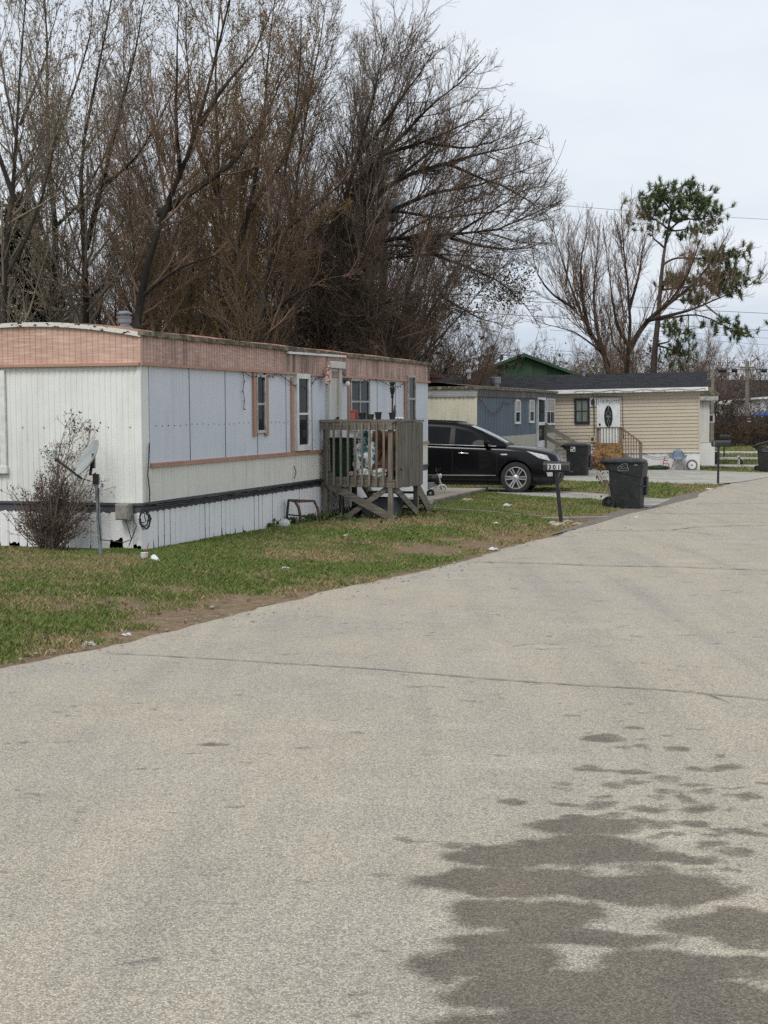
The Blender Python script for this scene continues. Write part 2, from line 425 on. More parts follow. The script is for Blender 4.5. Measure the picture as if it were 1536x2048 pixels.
# cracks and joints
MT['crack'] = mat('crack_filler', (.13,.115,.1), (.2,.18,.155), rough=.95, scale=20)
def crack(pts, w, name='road_crack', seed=0, fade=.15, zoff=.0075):
    P = [onz(x, y, ROADZ) for x, y in pts]; rg = random.Random(seed); V = []; Fc = []
    pl = []
    for a, b in zip(P[:-1], P[1:]):
        n = max(2, int((b-a).length/.09))
        pl += [a.lerp(b, i/n) for i in range(n)]
    pl.append(P[-1]); off = 0; n = len(pl)
    for i, p in enumerate(pl):
        t = (pl[min(i+1, n-1)]-pl[max(i-1, 0)]).normalized(); q = Vector((-t.y, t.x, 0))
        off = off*.8 + rg.uniform(-.011, .011); e = min(1, i/(n*fade+1), (n-1-i)/(n*fade+1)+.15)
        ww = w*e*rg.uniform(.35, 1.5) + .001
        x, y = p.x+q.x*off, p.y+q.y*off
        z = ROADZ + .016 + zoff + .012*float(vn(x, y, .4)) - .0075*0
        V += [(x-q.x*ww, y-q.y*ww, z), (x+q.x*ww, y+q.y*ww, z)]
    Fc = [(2*i, 2*i+1, 2*i+3, 2*i+2) for i in range(n-1)]
    o = MB().add(V, Fc).build(name, 'crack'); return tag(o, kind='structure')
crack([(186,1311),(300,1318),(520,1330),(760,1347),(960,1364),(1150,1378),(1340,1388),(1560,1408)], .008, seed=1, fade=.02)
crack([(1395,1390),(1425,1400),(1455,1412)], .006, seed=2)
crack([(940,1126),(1080,1130),(1200,1135),(1340,1137),(1560,1145)], .016, seed=3, fade=.02)
crack([(1170,1063),(1290,1064),(1345,1063),(1390,1056),(1470,1053),(1560,1052)], .018, seed=4, fade=.03)
crack([(1345,1064),(1400,1069),(1440,1073)], .014, seed=5)
crack([(1300,1029),(1420,1029),(1560,1031)], .02, seed=6, fade=.02)
crack([(1380,1010),(1470,1009),(1560,1008)], .02, seed=7, fade=.02)

# ------------------------------------------------------------------ ground
def axis(lo, hi, step, outer):
    a = np.arange(lo, hi, step); l = []; d = step
    x = lo
    while x > -outer: d *= 1.3; x -= d; l.append(x)
    r = []; d = step; x = a[-1]
    while x < outer: d *= 1.3; x += d; r.append(x)
    return np.r_[l[::-1], a, r]
AX = axis(-9, 10, .14, 900); AY = axis(9.5, 44, .16, 1200)
GX, GY = np.meshgrid(AX, AY, indexing='ij')
gd = edge_dist(GX.ravel(), GY.ravel())
gz = terrain(GX.ravel(), GY.ravel()) - np.where(gd < -.05, .12*sstep(.05, .5, -gd), 0)
gz += np.where(gd > .1, .02*(fbm(GX.ravel(), GY.ravel(), 1.5, 4)-.5), 0)
def blobs(x, y, L):
    f = np.zeros(x.shape)
    for px, py, rx, ry, a in L:
        c = onz(px, py, ROADZ); r = onz(px+rx, py, ROADZ); t = onz(px, py-ry, ROADZ); q = onz(px, py+ry, ROADZ)
        f = np.maximum(f, a*np.exp(-((x-c.x)/(r.x-c.x))**2 - ((y-(t.y+q.y)/2)/((t.y-q.y)/2))**2))
    return f
BARE = [(420,1240,150,24,1.1),(520,1208,120,18,1.),(300,1275,110,14,.9),(610,1190,60,10,.7),(860,1105,90,14,.8),(960,1092,60,10,.8),(900,1085,50,7,.6),
        (250,1220,160,20,.45),(90,1230,120,16,.4),(320,1190,120,14,.4),(640,1130,100,10,.35),(1010,1080,60,8,.7),(1180,1040,70,8,.8),(1130,1050,60,7,.5),
        (90,1108,110,6,.9),(240,1108,60,6,.8),(850,1045,50,6,.4),(760,1062,120,8,.5)]
def bare_at(x, y, d=None):
    if d is None: d = edge_dist(x, y)
    f = blobs(x, y, BARE)*(.55+.9*fbm(x, y, 2.2, 11))
    f = np.maximum(f, np.exp(-np.maximum(d, 0)/.32)*(.2+1.1*fbm(x, y, 1.1, 21)))
    return np.clip(1.65*f + .9*(fbm(x, y, 3.2, 31)-.58), 0, 1)
def straw_at(x, y):
    return np.clip(.5 + 2.6*(fbm(x, y, .9, 41)-.52) + 1.4*(fbm(x, y, 4.5, 51)-.5), 0, 1)
def ground_material():
    m, nt, b = mk('lawn_soil')
    v = coords(nt)
    dirt = mixc(nt, mapr(nt, noise(nt, v, 9, 5, .65), .35, .65), (.26,.185,.115), (.13,.095,.065))
    dirt = mixc(nt, mapr(nt, noise(nt, v, 60, 3), .5, .7, 0, .7), dirt, (.33,.26,.18))
    thatch = mixc(nt, mapr(nt, noise(nt, v, 22, 4, .7), .38, .62), (.075,.085,.03), (.17,.14,.075))
    green = mixc(nt, mapr(nt, noise(nt, v, 26, 4, .7), .38, .62), (.05,.085,.018), (.1,.12,.035))
    gr = mixc(nt, attr(nt, 'straw'), green, thatch)
    gr = mixc(nt, mapr(nt, noise(nt, v, 1.1, 5, .6), .45, .68, 0, .6), gr, (.21,.17,.09))
    col = mixc(nt, mapr(nt, mathn(nt, 'ADD', attr(nt, 'bare'), mathn(nt, 'MULTIPLY', mathn(nt, 'SUBTRACT', noise(nt, v, 14, 4, .7), .5), .6)), .35, .62), gr, dirt)
    setin(nt, b, 'Base Color', col); b.inputs['Roughness'].default_value = .95; b.inputs['Specular IOR Level'].default_value = .1
    bump(nt, b, noise(nt, v, 45, 4, .7), .8, .03)
    return m
MT['ground'] = ground_material()
bx, by = GX.ravel(), GY.ravel()
ground = arr_obj('ground', arr_mesh('ground', np.stack([bx, by, gz], -1), grid_faces(*GX.shape), ['ground'], smooth=True,
                 attrs={'bare': bare_at(bx, by, gd), 'straw': straw_at(bx, by)}))
tag(ground, kind='structure')

# ------------------------------------------------------------------ driveways and gravel aprons
MT['old_concrete'] = mat('old_concrete', (.34,.325,.29), (.25,.24,.215), scale=1.3, rough=.92, bmp=.4, bscale=60, c3=(.16,.15,.13), s3=5., f3=.7, spec=.2)
MT['pale_concrete'] = mat('pale_concrete', (.40,.385,.34), (.31,.3,.265), scale=.9, rough=.92, bmp=.4, bscale=60, c3=(.2,.19,.165), s3=3.5, f3=.7, spec=.2)
MT['gravel'] = mat('gravel_margin', (.2,.18,.15), (.12,.105,.085), scale=14, rough=.95, bmp=1., bscale=90, c3=(.32,.29,.25), s3=70., f3=1., spec=.2)
DRIVES = []
def strip(name, A, B, m, dz=.012, n=24, k=8, px=True, rag_=.04, kind='structure'):
    """sheet between two measured edge lines, draped on the ground"""
    f = (lambda p: gp(*p)) if px else (lambda p: Vector((p[0], p[1], 0)))
    def res(L):
        L = [f(p).to_2d() for p in L]; d = [0]
        for a, b in zip(L[:-1], L[1:]): d.append(d[-1]+(b-a).length)
        q = np.linspace(0, d[-1], n)
        return np.stack([np.interp(q, d, [p.x for p in L]), np.interp(q, d, [p.y for p in L])], -1)
    a, b = res(A), res(B); t = np.linspace(0, 1, k)[None, :, None]
    P = a[:, None]*(1-t) + b[:, None]*t
    w = (fbm(P[..., 0], P[..., 1], 1.3, 8)-.5)*2*rag_; P[..., 1] += w*4; P[..., 0] += w
    z = terrain(P[..., 0].ravel(), P[..., 1].ravel()) + dz
    v = np.c_[P.reshape(-1, 2), z]
    DRIVES.append(np.r_[a, b[::-1]])
    return tag(arr_obj(name, arr_mesh(name, v, grid_faces(n, k), [m], smooth=True)), kind=kind)
strip('driveway', [(830,988),(975,989),(1060,995),(1234,1004),(1300,1018)], [(850,974),(980,977),(1070,983),(1234,992),(1345,1000)], 'old_concrete', dz=.03)
strip('gravel_apron', [(1100,1073),(1190,1050),(1262,1028),(1330,1012),(1395,996)], [(1105,1069),(1190,1040),(1252,1017),(1320,1000),(1400,984)], 'gravel', dz=.022, rag_=.06)
strip('house_driveway', [(1120,964),(1190,966),(1300,967),(1430,971),(1500,963)], [(1090,938),(1190,939),(1300,941),(1420,943),(1580,946)], 'pale_concrete', dz=.034, n=30)
strip('far_driveway', [(1400,935),(1480,935.5),(1600,936)], [(1400,930),(1480,930),(1600,930)], 'pale_concrete', dz=.03, rag_=.02)
strip('far_driveway', [(1425,921),(1500,921),(1600,921)], [(1425,915.5),(1500,915.5),(1600,915.5)], 'pale_concrete', dz=.03, rag_=.02)
strip('far_driveway', [(1425,908),(1500,908),(1600,908)], [(1425,903.5),(1500,903.5),(1600,903.5)], 'pale_concrete', dz=.03, rag_=.02)
# ------------------------------------------------------------------ frames: photo measurements into an object's own coordinates
class Fr:
    def __init__(s, loc, az, tilt=0.):
        s.loc = Vector(loc); s.rot = (0, -tilt, az)
        s.M = Matrix.Translation(s.loc) @ Euler(s.rot, 'XYZ').to_matrix().to_4x4(); s.I = s.M.inverted(); s.R = s.I.to_3x3()
    def on(s, px, py, ax=1, val=0.):
        o = s.I @ CAM; d = s.R @ ray(px, py); t = (val-o[ax])/d[ax]; return o + d*t

def ribs(a0, a1, pitch, depth, prof=((0,0),(.6,0),(.7,1),(.9,1),(1,0))):
    out = []; n = max(1, round((a1-a0)/pitch)); p = (a1-a0)/n
    for i in range(n):
        for t, d in prof[:-1]: out.append((a0+(i+t)*p, d*depth))
    out.append((a1, 0)); return out
def sheet(mb, axis, a0, a1, z0, z1, face, out, pitch, depth, mi=0, ztop=None, thick=.02, zbot=None, prof=((0,0),(.6,0),(.7,1),(.9,1),(1,0))):
    """corrugated sheet; axis 'x' runs along x with outward normal out*y; 'y' runs along y with outward normal out*x"""
    L = ribs(a0, a1, pitch, depth, prof); V = []; Fc = []
    for a, d in L:
        f = face - out*d; zt = ztop(a) if ztop else z1; zb = zbot(a) if zbot else z0
        V += [(a, f, zb), (a, f, zt)] if axis == 'x' else [(f, a, zb), (f, a, zt)]
    for i in range(len(L)-1): Fc.append((2*i, 2*i+2, 2*i+3, 2*i+1))
    mb.add(V, Fc, mi); return mb

MT['white_sheet'] = streak_mat('white_sheet_metal', (.80,.81,.775), (.45,.42,.34), .4, sx=12, base2=(.68,.70,.66))
MT['cream_sheet'] = streak_mat('cream_sheet_metal', (.74,.725,.66), (.42,.39,.31), .5, sx=12, base2=(.69,.675,.61))
MT['blue_sheet'] = streak_mat('pale_blue_sheet_metal', (.59,.628,.68), (.4,.42,.45), .45, sx=8, base2=(.63,.66,.705))
MT['skirt'] = streak_mat('white_skirting', (.82,.82,.815), (.5,.48,.44), .3, sx=9, base2=(.78,.785,.78))
MT['pink_end'] = streak_mat('pink_fascia_end', (.56,.37,.295), (.36,.24,.19), .6, sx=8, base2=(.48,.30,.235), grain=((.70,.50,.40), (3,3,42)))
MT['pink_side'] = streak_mat('pink_fascia_side', (.55,.37,.305), (.07,.06,.055), .95, sx=4.5, sz=.35, base2=(.47,.30,.245), lo=.41, hi=.58, grain=((.62,.47,.40), (5,5,36)))
MT['peach_trim'] = streak_mat('peach_trim', (.47,.275,.2), (.2,.13,.1), .7, sx=10, base2=(.39,.22,.16))
MT['peel_trim'] = mat('peeling_trim', (.68,.67,.62), (.045,.04,.033), scale=9, rough=.8, st=(1,1,2.5), lo=.58, hi=.62, bmp=.5)
MT['moss_trim'] = mat('mossy_trim', (.095,.08,.055), (.2,.18,.13), scale=5, rough=.95, lo=.48, hi=.6, bmp=.8, bscale=25, c3=(.38,.36,.3), s3=11, f3=.7)
MT['rust_roof'] = mat('rusty_roof', (.36,.15,.085), (.24,.115,.075), scale=2.5, rough=.8, st=(1,2.5,1), c3=(.5,.36,.27), s3=7, f3=.8, bmp=.3)
MT['band'] = mat('grey_rim', (.085,.09,.1), (.06,.063,.07), scale=4, rough=.6)
MT['dark_void'] = mat('painted_dark_interior', (.008,.008,.008), rough=1.)  # near-black core colour stands in for the shade inside hollow shells and skirting holes
MT['door_white'] = streak_mat('weathered_door', (.66,.66,.62), (.2,.18,.15), .7, sx=12, base2=(.56,.55,.5))

az1 = atan2(.953, .304); L1, W1 = 14.3, 3.66
base1 = onz(284, 1104, -.02)
F1 = Fr((base1.x, base1.y, 0), az1, .0135)
T1 = thing('mobile_home', 'white and pale blue mobile home with a pink band below its rusty roof', 'mobile home', F1.loc, rot=F1.rot)
P1 = lambda x, y: F1.on(x, y, 1, 0.)
zq = lambda *p: sum(P1(*q).z for q in p)/len(p)
ZB0, ZB1 = .53, .675            # grey rim
ZT0 = zq((300,938),(630,902)); ZT1 = ZT0+.05
ZF0 = zq((300,736),(640,746),(790,756)); ZF1 = zq((300,674),(640,702),(850,729))
print('trailer', ZT0, ZF0, ZF1, P1(855,727), P1(855,900), P1(640,1041))
L1 = P1(855, 760).x; arch = lambda y: .17*(1-((y-W1/2)/(W1/2))**2)

MB().box(.05, L1-.05, .05, W1-.05, .1, ZF1-.02).build('core', 'dark_void', T1)
m = MB(); sheet(m, 'y', .0, W1, ZB1, ZF0+.01, -.004, -1, .092, .008)
for y in np.arange(.15, W1, .35): m.lathe([(.009,0),(.009,.006),(.004,.01)], 6, 1, Matrix.Translation((-.006, y, 1.76)) @ Matrix.Rotation(-pi/2, 4, 'Y'))
o = m.build('end_wall', ['white_sheet', 'dark_metal'], T1)
m = MB(); sheet(m, 'x', 0, L1, ZB1, ZT0+.01, -.004, -1, .098, .011, prof=((0,0),(.45,0),(.6,1),(.85,1),(1,0))); m.build('lower_side_wall', 'cream_sheet', T1)
xb = P1(298, 850).x
m = MB(); sheet(m, 'x', 0, xb, ZT0, ZF0+.01, -.006, -1, .1, .006); m.build('corner_panel', 'white_sheet', T1)
m = MB(); nP = 11; seams = []
for i in range(nP):
    a = xb + (L1-xb)/nP*i; b = xb + (L1-xb)/nP*(i+1)
    sheet(m, 'x', a+(.006 if i else -.004), b-.006, ZT0, ZF0+.01, -.012, -1, .1, .007, prof=((0,0),(.45,0),(.6,1),(.85,1),(1,0)))
    seams.append(a)
x = xb+.2; rg = random.Random(4)
while x < L1-.1:
    m.lathe([(.008,0),(.008,.006),(.004,.009)], 6, 1, Matrix.Translation((x, -.013, 1.78+rg.uniform(-.01,.01))) @ Matrix.Rotation(pi/2, 4, 'X')); x += .2
o = m.build('upper_side_wall', ['blue_sheet', 'dark_metal'], T1); o['label'] = 'pale blue ribbed panels on the upper long side'
for i, a in enumerate(seams[1:]): MB().beam((a+.004*(-1)**i,-.013,ZT0+.03), (a-.004*(-1)**i,-.013,ZF0-.01), .012, .008, up=(0,1,0)).build('panel_seam', 'band', o)
m = MB(); m.box(xb, L1, -.045, 0, ZT0-.012, ZT0+.02); m.box(xb, L1, -.038, 0, ZT0+.022, ZT1); m.build('belt_trim', 'peach_trim', T1)
m = MB(); m.box(-.02, .02, -.035, .035, ZB1+.004, ZF0-.004)
m.build('corner_trim', 'white_sheet', T1, bevel=.008)
# fascia
m = MB(); sheet(m, 'y', -.02, W1+.02, ZF0, 0, -.035, -1, .092, .012, ztop=lambda y: ZF1+arch(y)-.03, prof=((0,0),(.8,0),(.84,.6),(.96,.6),(1,0)))
m.box(-.052,-.03,-.052,-.018,ZF0,ZF1-.02); m.build('end_fascia', 'pink_end', T1)
m = MB(); sheet(m, 'x', -.03, L1+.02, ZF0, ZF1, -.05, -1, .1, .01, prof=((0,0),(.6,0),(.66,1),(.94,1),(1,0)))
for i in range(12): m.box(i*1.2+.5, i*1.2+.512, -.053, -.02, ZF0, ZF1-.01)
m.add([(L1+.02,-.05,ZF0),(L1+.02,W1,ZF0),(L1+.02,W1,ZF1),(L1+.02,-.05,ZF1)], [(0,1,2,3)])
m.build('side_fascia', 'pink_side', T1)
m = MB(); m.box(-.045, L1+.03, -.075, -.005, ZF0-.035, ZF0+.006); m.box(-.07, -.003, -.03, W1+.02, ZF0-.037, ZF0+.004); m.build('fascia_trim', 'peach_trim', T1)
# roof
m = MB(); ys = np.linspace(-.06, W1+.06, 21); rg = random.Random(9)
xs = np.linspace(-.05, L1+.04, 60); G = [[(x, y, ZF1+.04+arch(y) + .012*sin(x*2.1+y)*sin(y*3)*(0 < y < W1) - .012*(i % 3 == 0)) for y in ys] for i, x in enumerate(xs)]
m.loft(G, closed=False, caps=False); roof1 = m.build('roof', 'rust_roof', T1)
m = MB(); m.loft([[(-.075, y, ZF1+arch(y)-.035), (-.01, y, ZF1+arch(y)-.035), (-.01, y, ZF1+arch(y)+.03), (-.075, y, ZF1+arch(y)+.026)] for y in ys])
m.build('roof_edge', 'peel_trim', roof1)
m = MB(); rg = random.Random(2); rings = []
for x in np.linspace(-.078, L1+.05, 90):
    j = rg.uniform(-.008, .008); k = rg.uniform(-.006, .006); rings.append([(x,-.105-j,ZF1-.03+k),(x,-.03,ZF1-.03+k),(x,-.03,ZF1+.045+j),(x,-.105-j,ZF1+.04+j)])
m.loft(rings); m.build('roof_edge', 'moss_trim', roof1)
# skirt with a torn, rotted bottom
def torn(f, hole):
    def g(a):
        n = .5+.5*sin(a*13.1)*sin(a*31.7+1); k = hole(a)
        return -.05 + (k*(.06+.14*n) if k > 0 else 0)
    return g
def skirt(axis, a0, a1, face, hole, name):
    m = MB(); rg = random.Random(len(name)); a = a0; out = -1
    while a < a1:
        w_ = min(rg.choice((.17, .17, .2, .14)), a1-a); tilt = rg.uniform(-.006, .006); n = 6
        V = []; 
        for i in range(n+1):
            q = a + .0005 + (w_-.001)*i/n; zb = -.06; h = hole(q)
            if h > 0:
                if i == 0: cut_ = (rg.random() < .3)*rg.uniform(.06,.16)*h; slot = rg.random() < (.4 if axis == 'y' else .12)
                zb = max(-.06, -.05 + cut_ + rg.uniform(-.02,.03)*h + (rg.uniform(.08,.2) if (slot and i in (0, n)) else 0))
            f = face + tilt*(i/n-.5)*2 + (.011 if i in (0, n) else 0)
            V += [(q, f, zb), (q, f, ZB0+.012)] if axis == 'x' else [(f, q, zb), (f, q, ZB0+.012)]
        m.add(V, [(2*i, 2*i+2, 2*i+3, 2*i+1) for i in range(n)]); a += w_
    return m.build(name, 'skirt', T1)
skirt('x', 0, L1, .0, lambda a: 1.1 if a < .22 else (.6 if 3.0 < a < 3.4 else (.25 if a < 4 else 0)), 'side_skirt')
def eh(y): return 1.4 if .0 < y < .45 else (1. if .6 < y < .8 else (.35 if y < 1.2 else (1.1 if 1.4 < y < 2.4 else .7)))
skirt('y', 0, W1, .0, eh, 'end_skirt')
m = MB(); m.box(.03, L1-.03, .016, .03, .17, ZB0); m.box(.016, .03, .03, W1-.03, .22, ZB0); m.build('skirt_backing', 'skirt', T1)
m = MB(); m.box(.006, L1, -.0, .05, ZB0, ZB1); m.box(-.0, .05, .006, W1, ZB0, ZB1); m.box(.0, L1, -.022, .0, ZB1-.03, ZB1+.006); m.box(-.022, 0, -.022, W1, ZB1-.032, ZB1+.004)
m.build('chassis_rim', 'band', T1)

# windows on the long side
MT['frame_grey'] = mat('weathered_frame', (.5,.5,.47), (.3,.29,.27), scale=9, rough=.7)
MT['curtain'] = mat('curtain_behind_glass', (.06,.062,.06), (.1,.1,.095), scale=6, st=(4,4,.5), rough=.3)
def window(par, x0, x1, z0, z1, fm, fw=.05, y=-.012, rail=.5, mull=0, proud=.045, glass='glass', rec=.03):
    m = MB(); yo = y-proud
    m.box(x0, x0+fw, yo, y+.008, z0, z1); m.box(x1-fw, x1, yo, y+.008, z0, z1)
    m.box(x0+fw, x1-fw, yo-.002, y+.008, z1-fw, z1); m.box(x0+fw, x1-fw, yo-.004, y+.008, z0, z0+fw*1.2)
    root = m.build('window', fm, par, bevel=.004)
    if rail:
        zr = z0+(z1-z0)*rail; MB().box(x0+fw, x1-fw, yo+.014, y+.006, zr-.018, zr+.018).build('sash_rail', fm, root)
    for i in range(mull):
        xm = x0+(x1-x0)*(i+1)/(mull+1); MB().box(xm-.02, xm+.02, yo+.012, y+.006, z0+fw*1.2, z1-fw).build('mullion', fm, root)
    MB().box(x0+fw*.9, x1-fw*.9, yo+rec, y+.004, z0+fw, z1-fw*.9).build('pane', glass, root)
    return root
def wrect(a, b, c, d): return P1(a, c).x, P1(b, c).x, None, None
def wz(px, y0, y1): return P1(px, y1).z, P1(px, y0).z
m_ = lambda x: P1(x, 850).x
z0, z1 = wz(519, 750, 866); w1 = window(T1, m_(509), m_(527), z0, z1, 'frame_grey', .04)
m = MB()
for a, b in ((503.5, 509), (527, 533)): MB().box(m_(a), m_(b), -.05, .0, z0-.05, z1+.04).build('shutter_trim', 'peach_trim', T1, bevel=.006)
z0, z1 = wz(600, 748, 901); w2 = window(T1, m_(587), m_(613.5), z0, z1, 'white_paint', .09, rail=.48, proud=.07)
for a, b in ((579.5,584),(614.5,618)): MB().box(m_(a), m_(b), -.045, 0, z0-.01, z1-.08).build('shutter_trim', 'peach_trim', T1, bevel=.006)
z0, z1 = wz(717, 757, 862); w3 = window(T1, m_(697.5), m_(736), z0, z1, 'frame_grey', .055, rail=.56, mull=1)
MB().box(m_(694), m_(697), -.04, 0, z0-.05, z1).build('shutter_trim', 'peach_trim', T1)
z0, z1 = wz(816, 751, 848); w4 = window(T1, m_(809), m_(824), z0, z1, 'frame_grey', .05, rail=.52, proud=.075, y=-.03)
for a, b, e in ((806.5,808.5,0),(825,827.5,.1)): MB().box(m_(a), m_(b), -.06, 0, z0-.05, z1-e).build('shutter_trim', 'peach_trim', T1)
# end wall window, only its white edge shows
ye = F1.on(14, 850, 0, 0.); ze0 = F1.on(8, 940, 0, 0.).z; ze1 = F1.on(8, 741, 0, 0.).z
m = MB(); y0 = ye.y; y1 = min(y0+1.0, W1-.05); m.box(-.05, 0, y0, y0+.1, ze0, ze1); m.box(-.05, 0, y1-.1, y1, ze0, ze1); m.box(-.052, 0, y0+.1, y1-.1, ze1-.09, ze1); m.box(-.07, 0, y0-.02, y1, ze0-.05, ze0+.06)
we = m.build('window', 'white_paint', T1, bevel=.005); MB().box(-.025, -.005, y0+.09, y1-.09, ze0+.05, ze1-.08).build('pane', 'glass', we)
# door and its frame, in front of the fascia
dx0, dx1 = m_(651), m_(675); dz0, dz1 = .82, P1(663, 737).z
m = MB(); m.box(dx0-.02, dx0+.09, -.1, 0, dz0, dz1); m.box(dx1-.14, dx1+.02, -.1, 0, dz0, dz1); m.box(dx0-.06, dx1+.06, -.16, 0, dz1, dz1+.13); m.box(dx0+.09, dx1-.14, -.07, 0, dz1-.06, dz1)
fr = m.build('door_frame', 'door_white', T1, bevel=.006)
dr = MB().box(dx0+.09, dx1-.14, -.045, -.0, dz0, dz1-.06).build('door', 'door_white', T1)
m = MB(); m.box(dx1-.3, dx1-.17, -.075, -.045, dz0+.95, dz0+1.0); m.blob((dx1-.2, -.08, dz0+1.02), .03, 1, 1, 0); m.build('handle', 'dark_metal', dr)
# porch light, rail over the door, vents
m = MB(); lx = m_(682); lz = P1(682, 762).z; m.box(lx-.12, lx+.22, -.07, -.01, lz, lz+.06); m.tube([(lx+.05,-.06,lz),(lx+.05,-.1,lz-.03)], .05, 8); pl = m.build('porch_light', 'dark_metal', T1, bevel=.005)
MB().blob((lx+.05, -.12, lz-.06), .06, 2, 2, 0).build('bulb', 'white_paint', pl)
a = F1.on(572, 705, 1, -.06); b = F1.on(688, 713, 1, -.06)
MB().beam((a.x, -.085, a.z), (b.x, -.085, b.z), .05, .04).build('gutter_strip', 'white_paint', T1)
def vent(par, x, y, z, name='roof_vent', s=1.):
    M = Matrix.Translation((x, y, z)) @ Matrix.Scale(s, 4)
    v_ = MB().lathe([(.16,-.1),(.15,.02),(.12,.04),(.09,.06),(.09,.1),(.12,.11),(.12,.2),(.135,.2),(.135,.22),(.09,.24),(.09,.26),(.14,.27),(.14,.29),(.07,.33),(.0,.335)], 20, 0, M, cap=False).build(name, 'galvanised', par, smooth=40); return v_
pv = F1.on(250, 655, 1, 1.1); vent(roof1, pv.x, pv.y, ZF1+.04+arch(1.1), s=.82)
m = MB(); pc = F1.on(752, 705, 1, 1.6)
m.tube([(pc.x, 1.6, ZF1), (pc.x, 1.6, ZF1+.45)], .035, 8); m.lathe([(.07,0),(.07,.06),(.03,.09)], 10, 0, Matrix.Translation((pc.x,1.6,ZF1+.43))); m.build('roof_pipe', 'dark_metal', roof1)
# meter box, cables
eb = F1.on(254, 1022, 0, -.02)
m = MB(); m.box(-.17, -.02, eb.y-.1, eb.y+.11, eb.z-.12, eb.z+.11); m.box(-.182, -.17, eb.y-.085, eb.y+.095, eb.z-.105, eb.z+.095)
MT['grey_box'] = mat('meter_box_grey', (.3,.29,.25), (.22,.21,.185), scale=14, rough=.7)
m.build('meter_box', 'grey_box', T1, bevel=.008)
m = MB(); rg = random.Random(12)
def wander(p, q, n, a, sag=0.):
    p, q = Vector(p), Vector(q); out = []
    for i in range(n+1):
        t = i/n; v_ = p.lerp(q, t); e = sin(pi*t)
        out.append(v_ + Vector((rg.uniform(-a,a)*e, rg.uniform(-a,a)*.25*e, rg.uniform(-a,a)*e - sag*e)))
    return out
for k in range(3): m.tube(wander((.02+k*.3,-.05-.012*k,.60+.03*k), (L1*.5,-.05-.014*k,.62+.02*k), 60, .016, .02), .010, 5)
m.tube(wander((.1,-.055,.655), (7.2,-.055,.655), 60, .012), .013, 5)
for k in range(7):
    c0 = Vector((-.05, -.03, eb.z+.02)); r = rg.uniform(.07, .14)
    m.tube([(-.1+rg.uniform(-.02,.05), -.02-r*.6-r*sin(t)*.6, eb.z-.05-r*.5+r*cos(t)*rg.uniform(.8,1.2)) for t in np.linspace(0, 2*pi*rg.uniform(.6,.95), 12)], .007, 5)
m.tube([(-.08,eb.y,eb.z-.1),(-.1,eb.y-.06,eb.z-.25),(-.09,eb.y-.1,eb.z-.4),(-.07,eb.y+.05,eb.z-.45),(-.05,eb.y+.4,eb.z-.42)], .007, 5)
m.tube([(-.08,eb.y-.1,eb.z-.06),(-.12,eb.y-.2,eb.z-.2),(-.06,eb.y-.12,eb.z-.32),(-.06,eb.y-.04,eb.z-.5)], .007, 5)
pp = [P1(294, 886), P1(293, 914), P1(291, 950), P1(295, 985), P1(294, 1004)]
m.tube([(p.x, -.035, p.z) for p in pp], .009, 5)
m.tube([(P1(585,932).x,-.03,P1(585,932).z),(P1(588,945).x,-.04,P1(588,945).z),(P1(583,957).x,-.05,P1(583,957).z)], .008, 5)
m.build('cable', 'cable', T1)

# string lights hang on the wall
MT['string_wire'] = mat('string_light_wire', (.035,.05,.045), (.06,.06,.055), rough=.6)
m = MB(); rg = random.Random(3)
def garland(mb, fr, pts, y=-.05, step=.085, r=.006, sag=0):
    Q = [fr.on(a, b, 1, y) for a, b in pts]; pl = []
    for a, b in zip(Q[:-1], Q[1:]):
        n = max(2, int((b-a).length/step))
        for i in range(n):
            t = i/n; q = a.lerp(b, t); q.z -= sag*sin(pi*t); pl.append(q)
    pl.append(Q[-1]); mb.tube(pl, r, 4)
    for q in pl[::2]:
        d = Vector((rg.uniform(-.5,.5), rg.uniform(-.3,.0), rg.uniform(-1,.4))).normalized()*.05
        mb.tube([q, q+d*.5, q+d], [.006,.012,.004], 5)
garland(m, F1, [(485,742),(488,760),(486,780),(489,800),(487,818)])
garland(m, F1, [(485,742),(500,752),(520,756),(545,752),(557,746),(575,760),(592,775),(606,775),(625,765),(644,750)])
garland(m, F1, [(678,738),(700,762),(720,766),(745,757),(768,764),(785,775),(800,772),(808,764)], y=-.07)
tag(m.build('string_lights', 'string_wire', None), 'string of small lights strung along the pale blue wall of the near mobile home', 'string lights').matrix_world = F1.M

# small flag hanging by the door
MT['flag'] = mat('faded_flag', (.5,.09,.05), (.75,.72,.66), scale=16, rough=.8, lo=.47, hi=.53, st=(.5,.5,2))
m = MB(); q = F1.on(655, 752, 1, -.14)
G = [[(q.x-.1+.2*i/5+.02*sin(j*1.3), -.14-.02*sin(i*1.8+j), q.z+.16-.32*j/6-.05*sin(i*1.2)) for i in range(6)] for j in range(7)]
m.loft(G, closed=False, caps=False); o = m.build('small_flag', 'flag', None, smooth=60); o.matrix_world = F1.M
o.modifiers.new('thickness', 'SOLIDIFY').thickness = .004
tag(o, 'small red and white flag hanging in the mobile home doorway above the porch', 'flag')

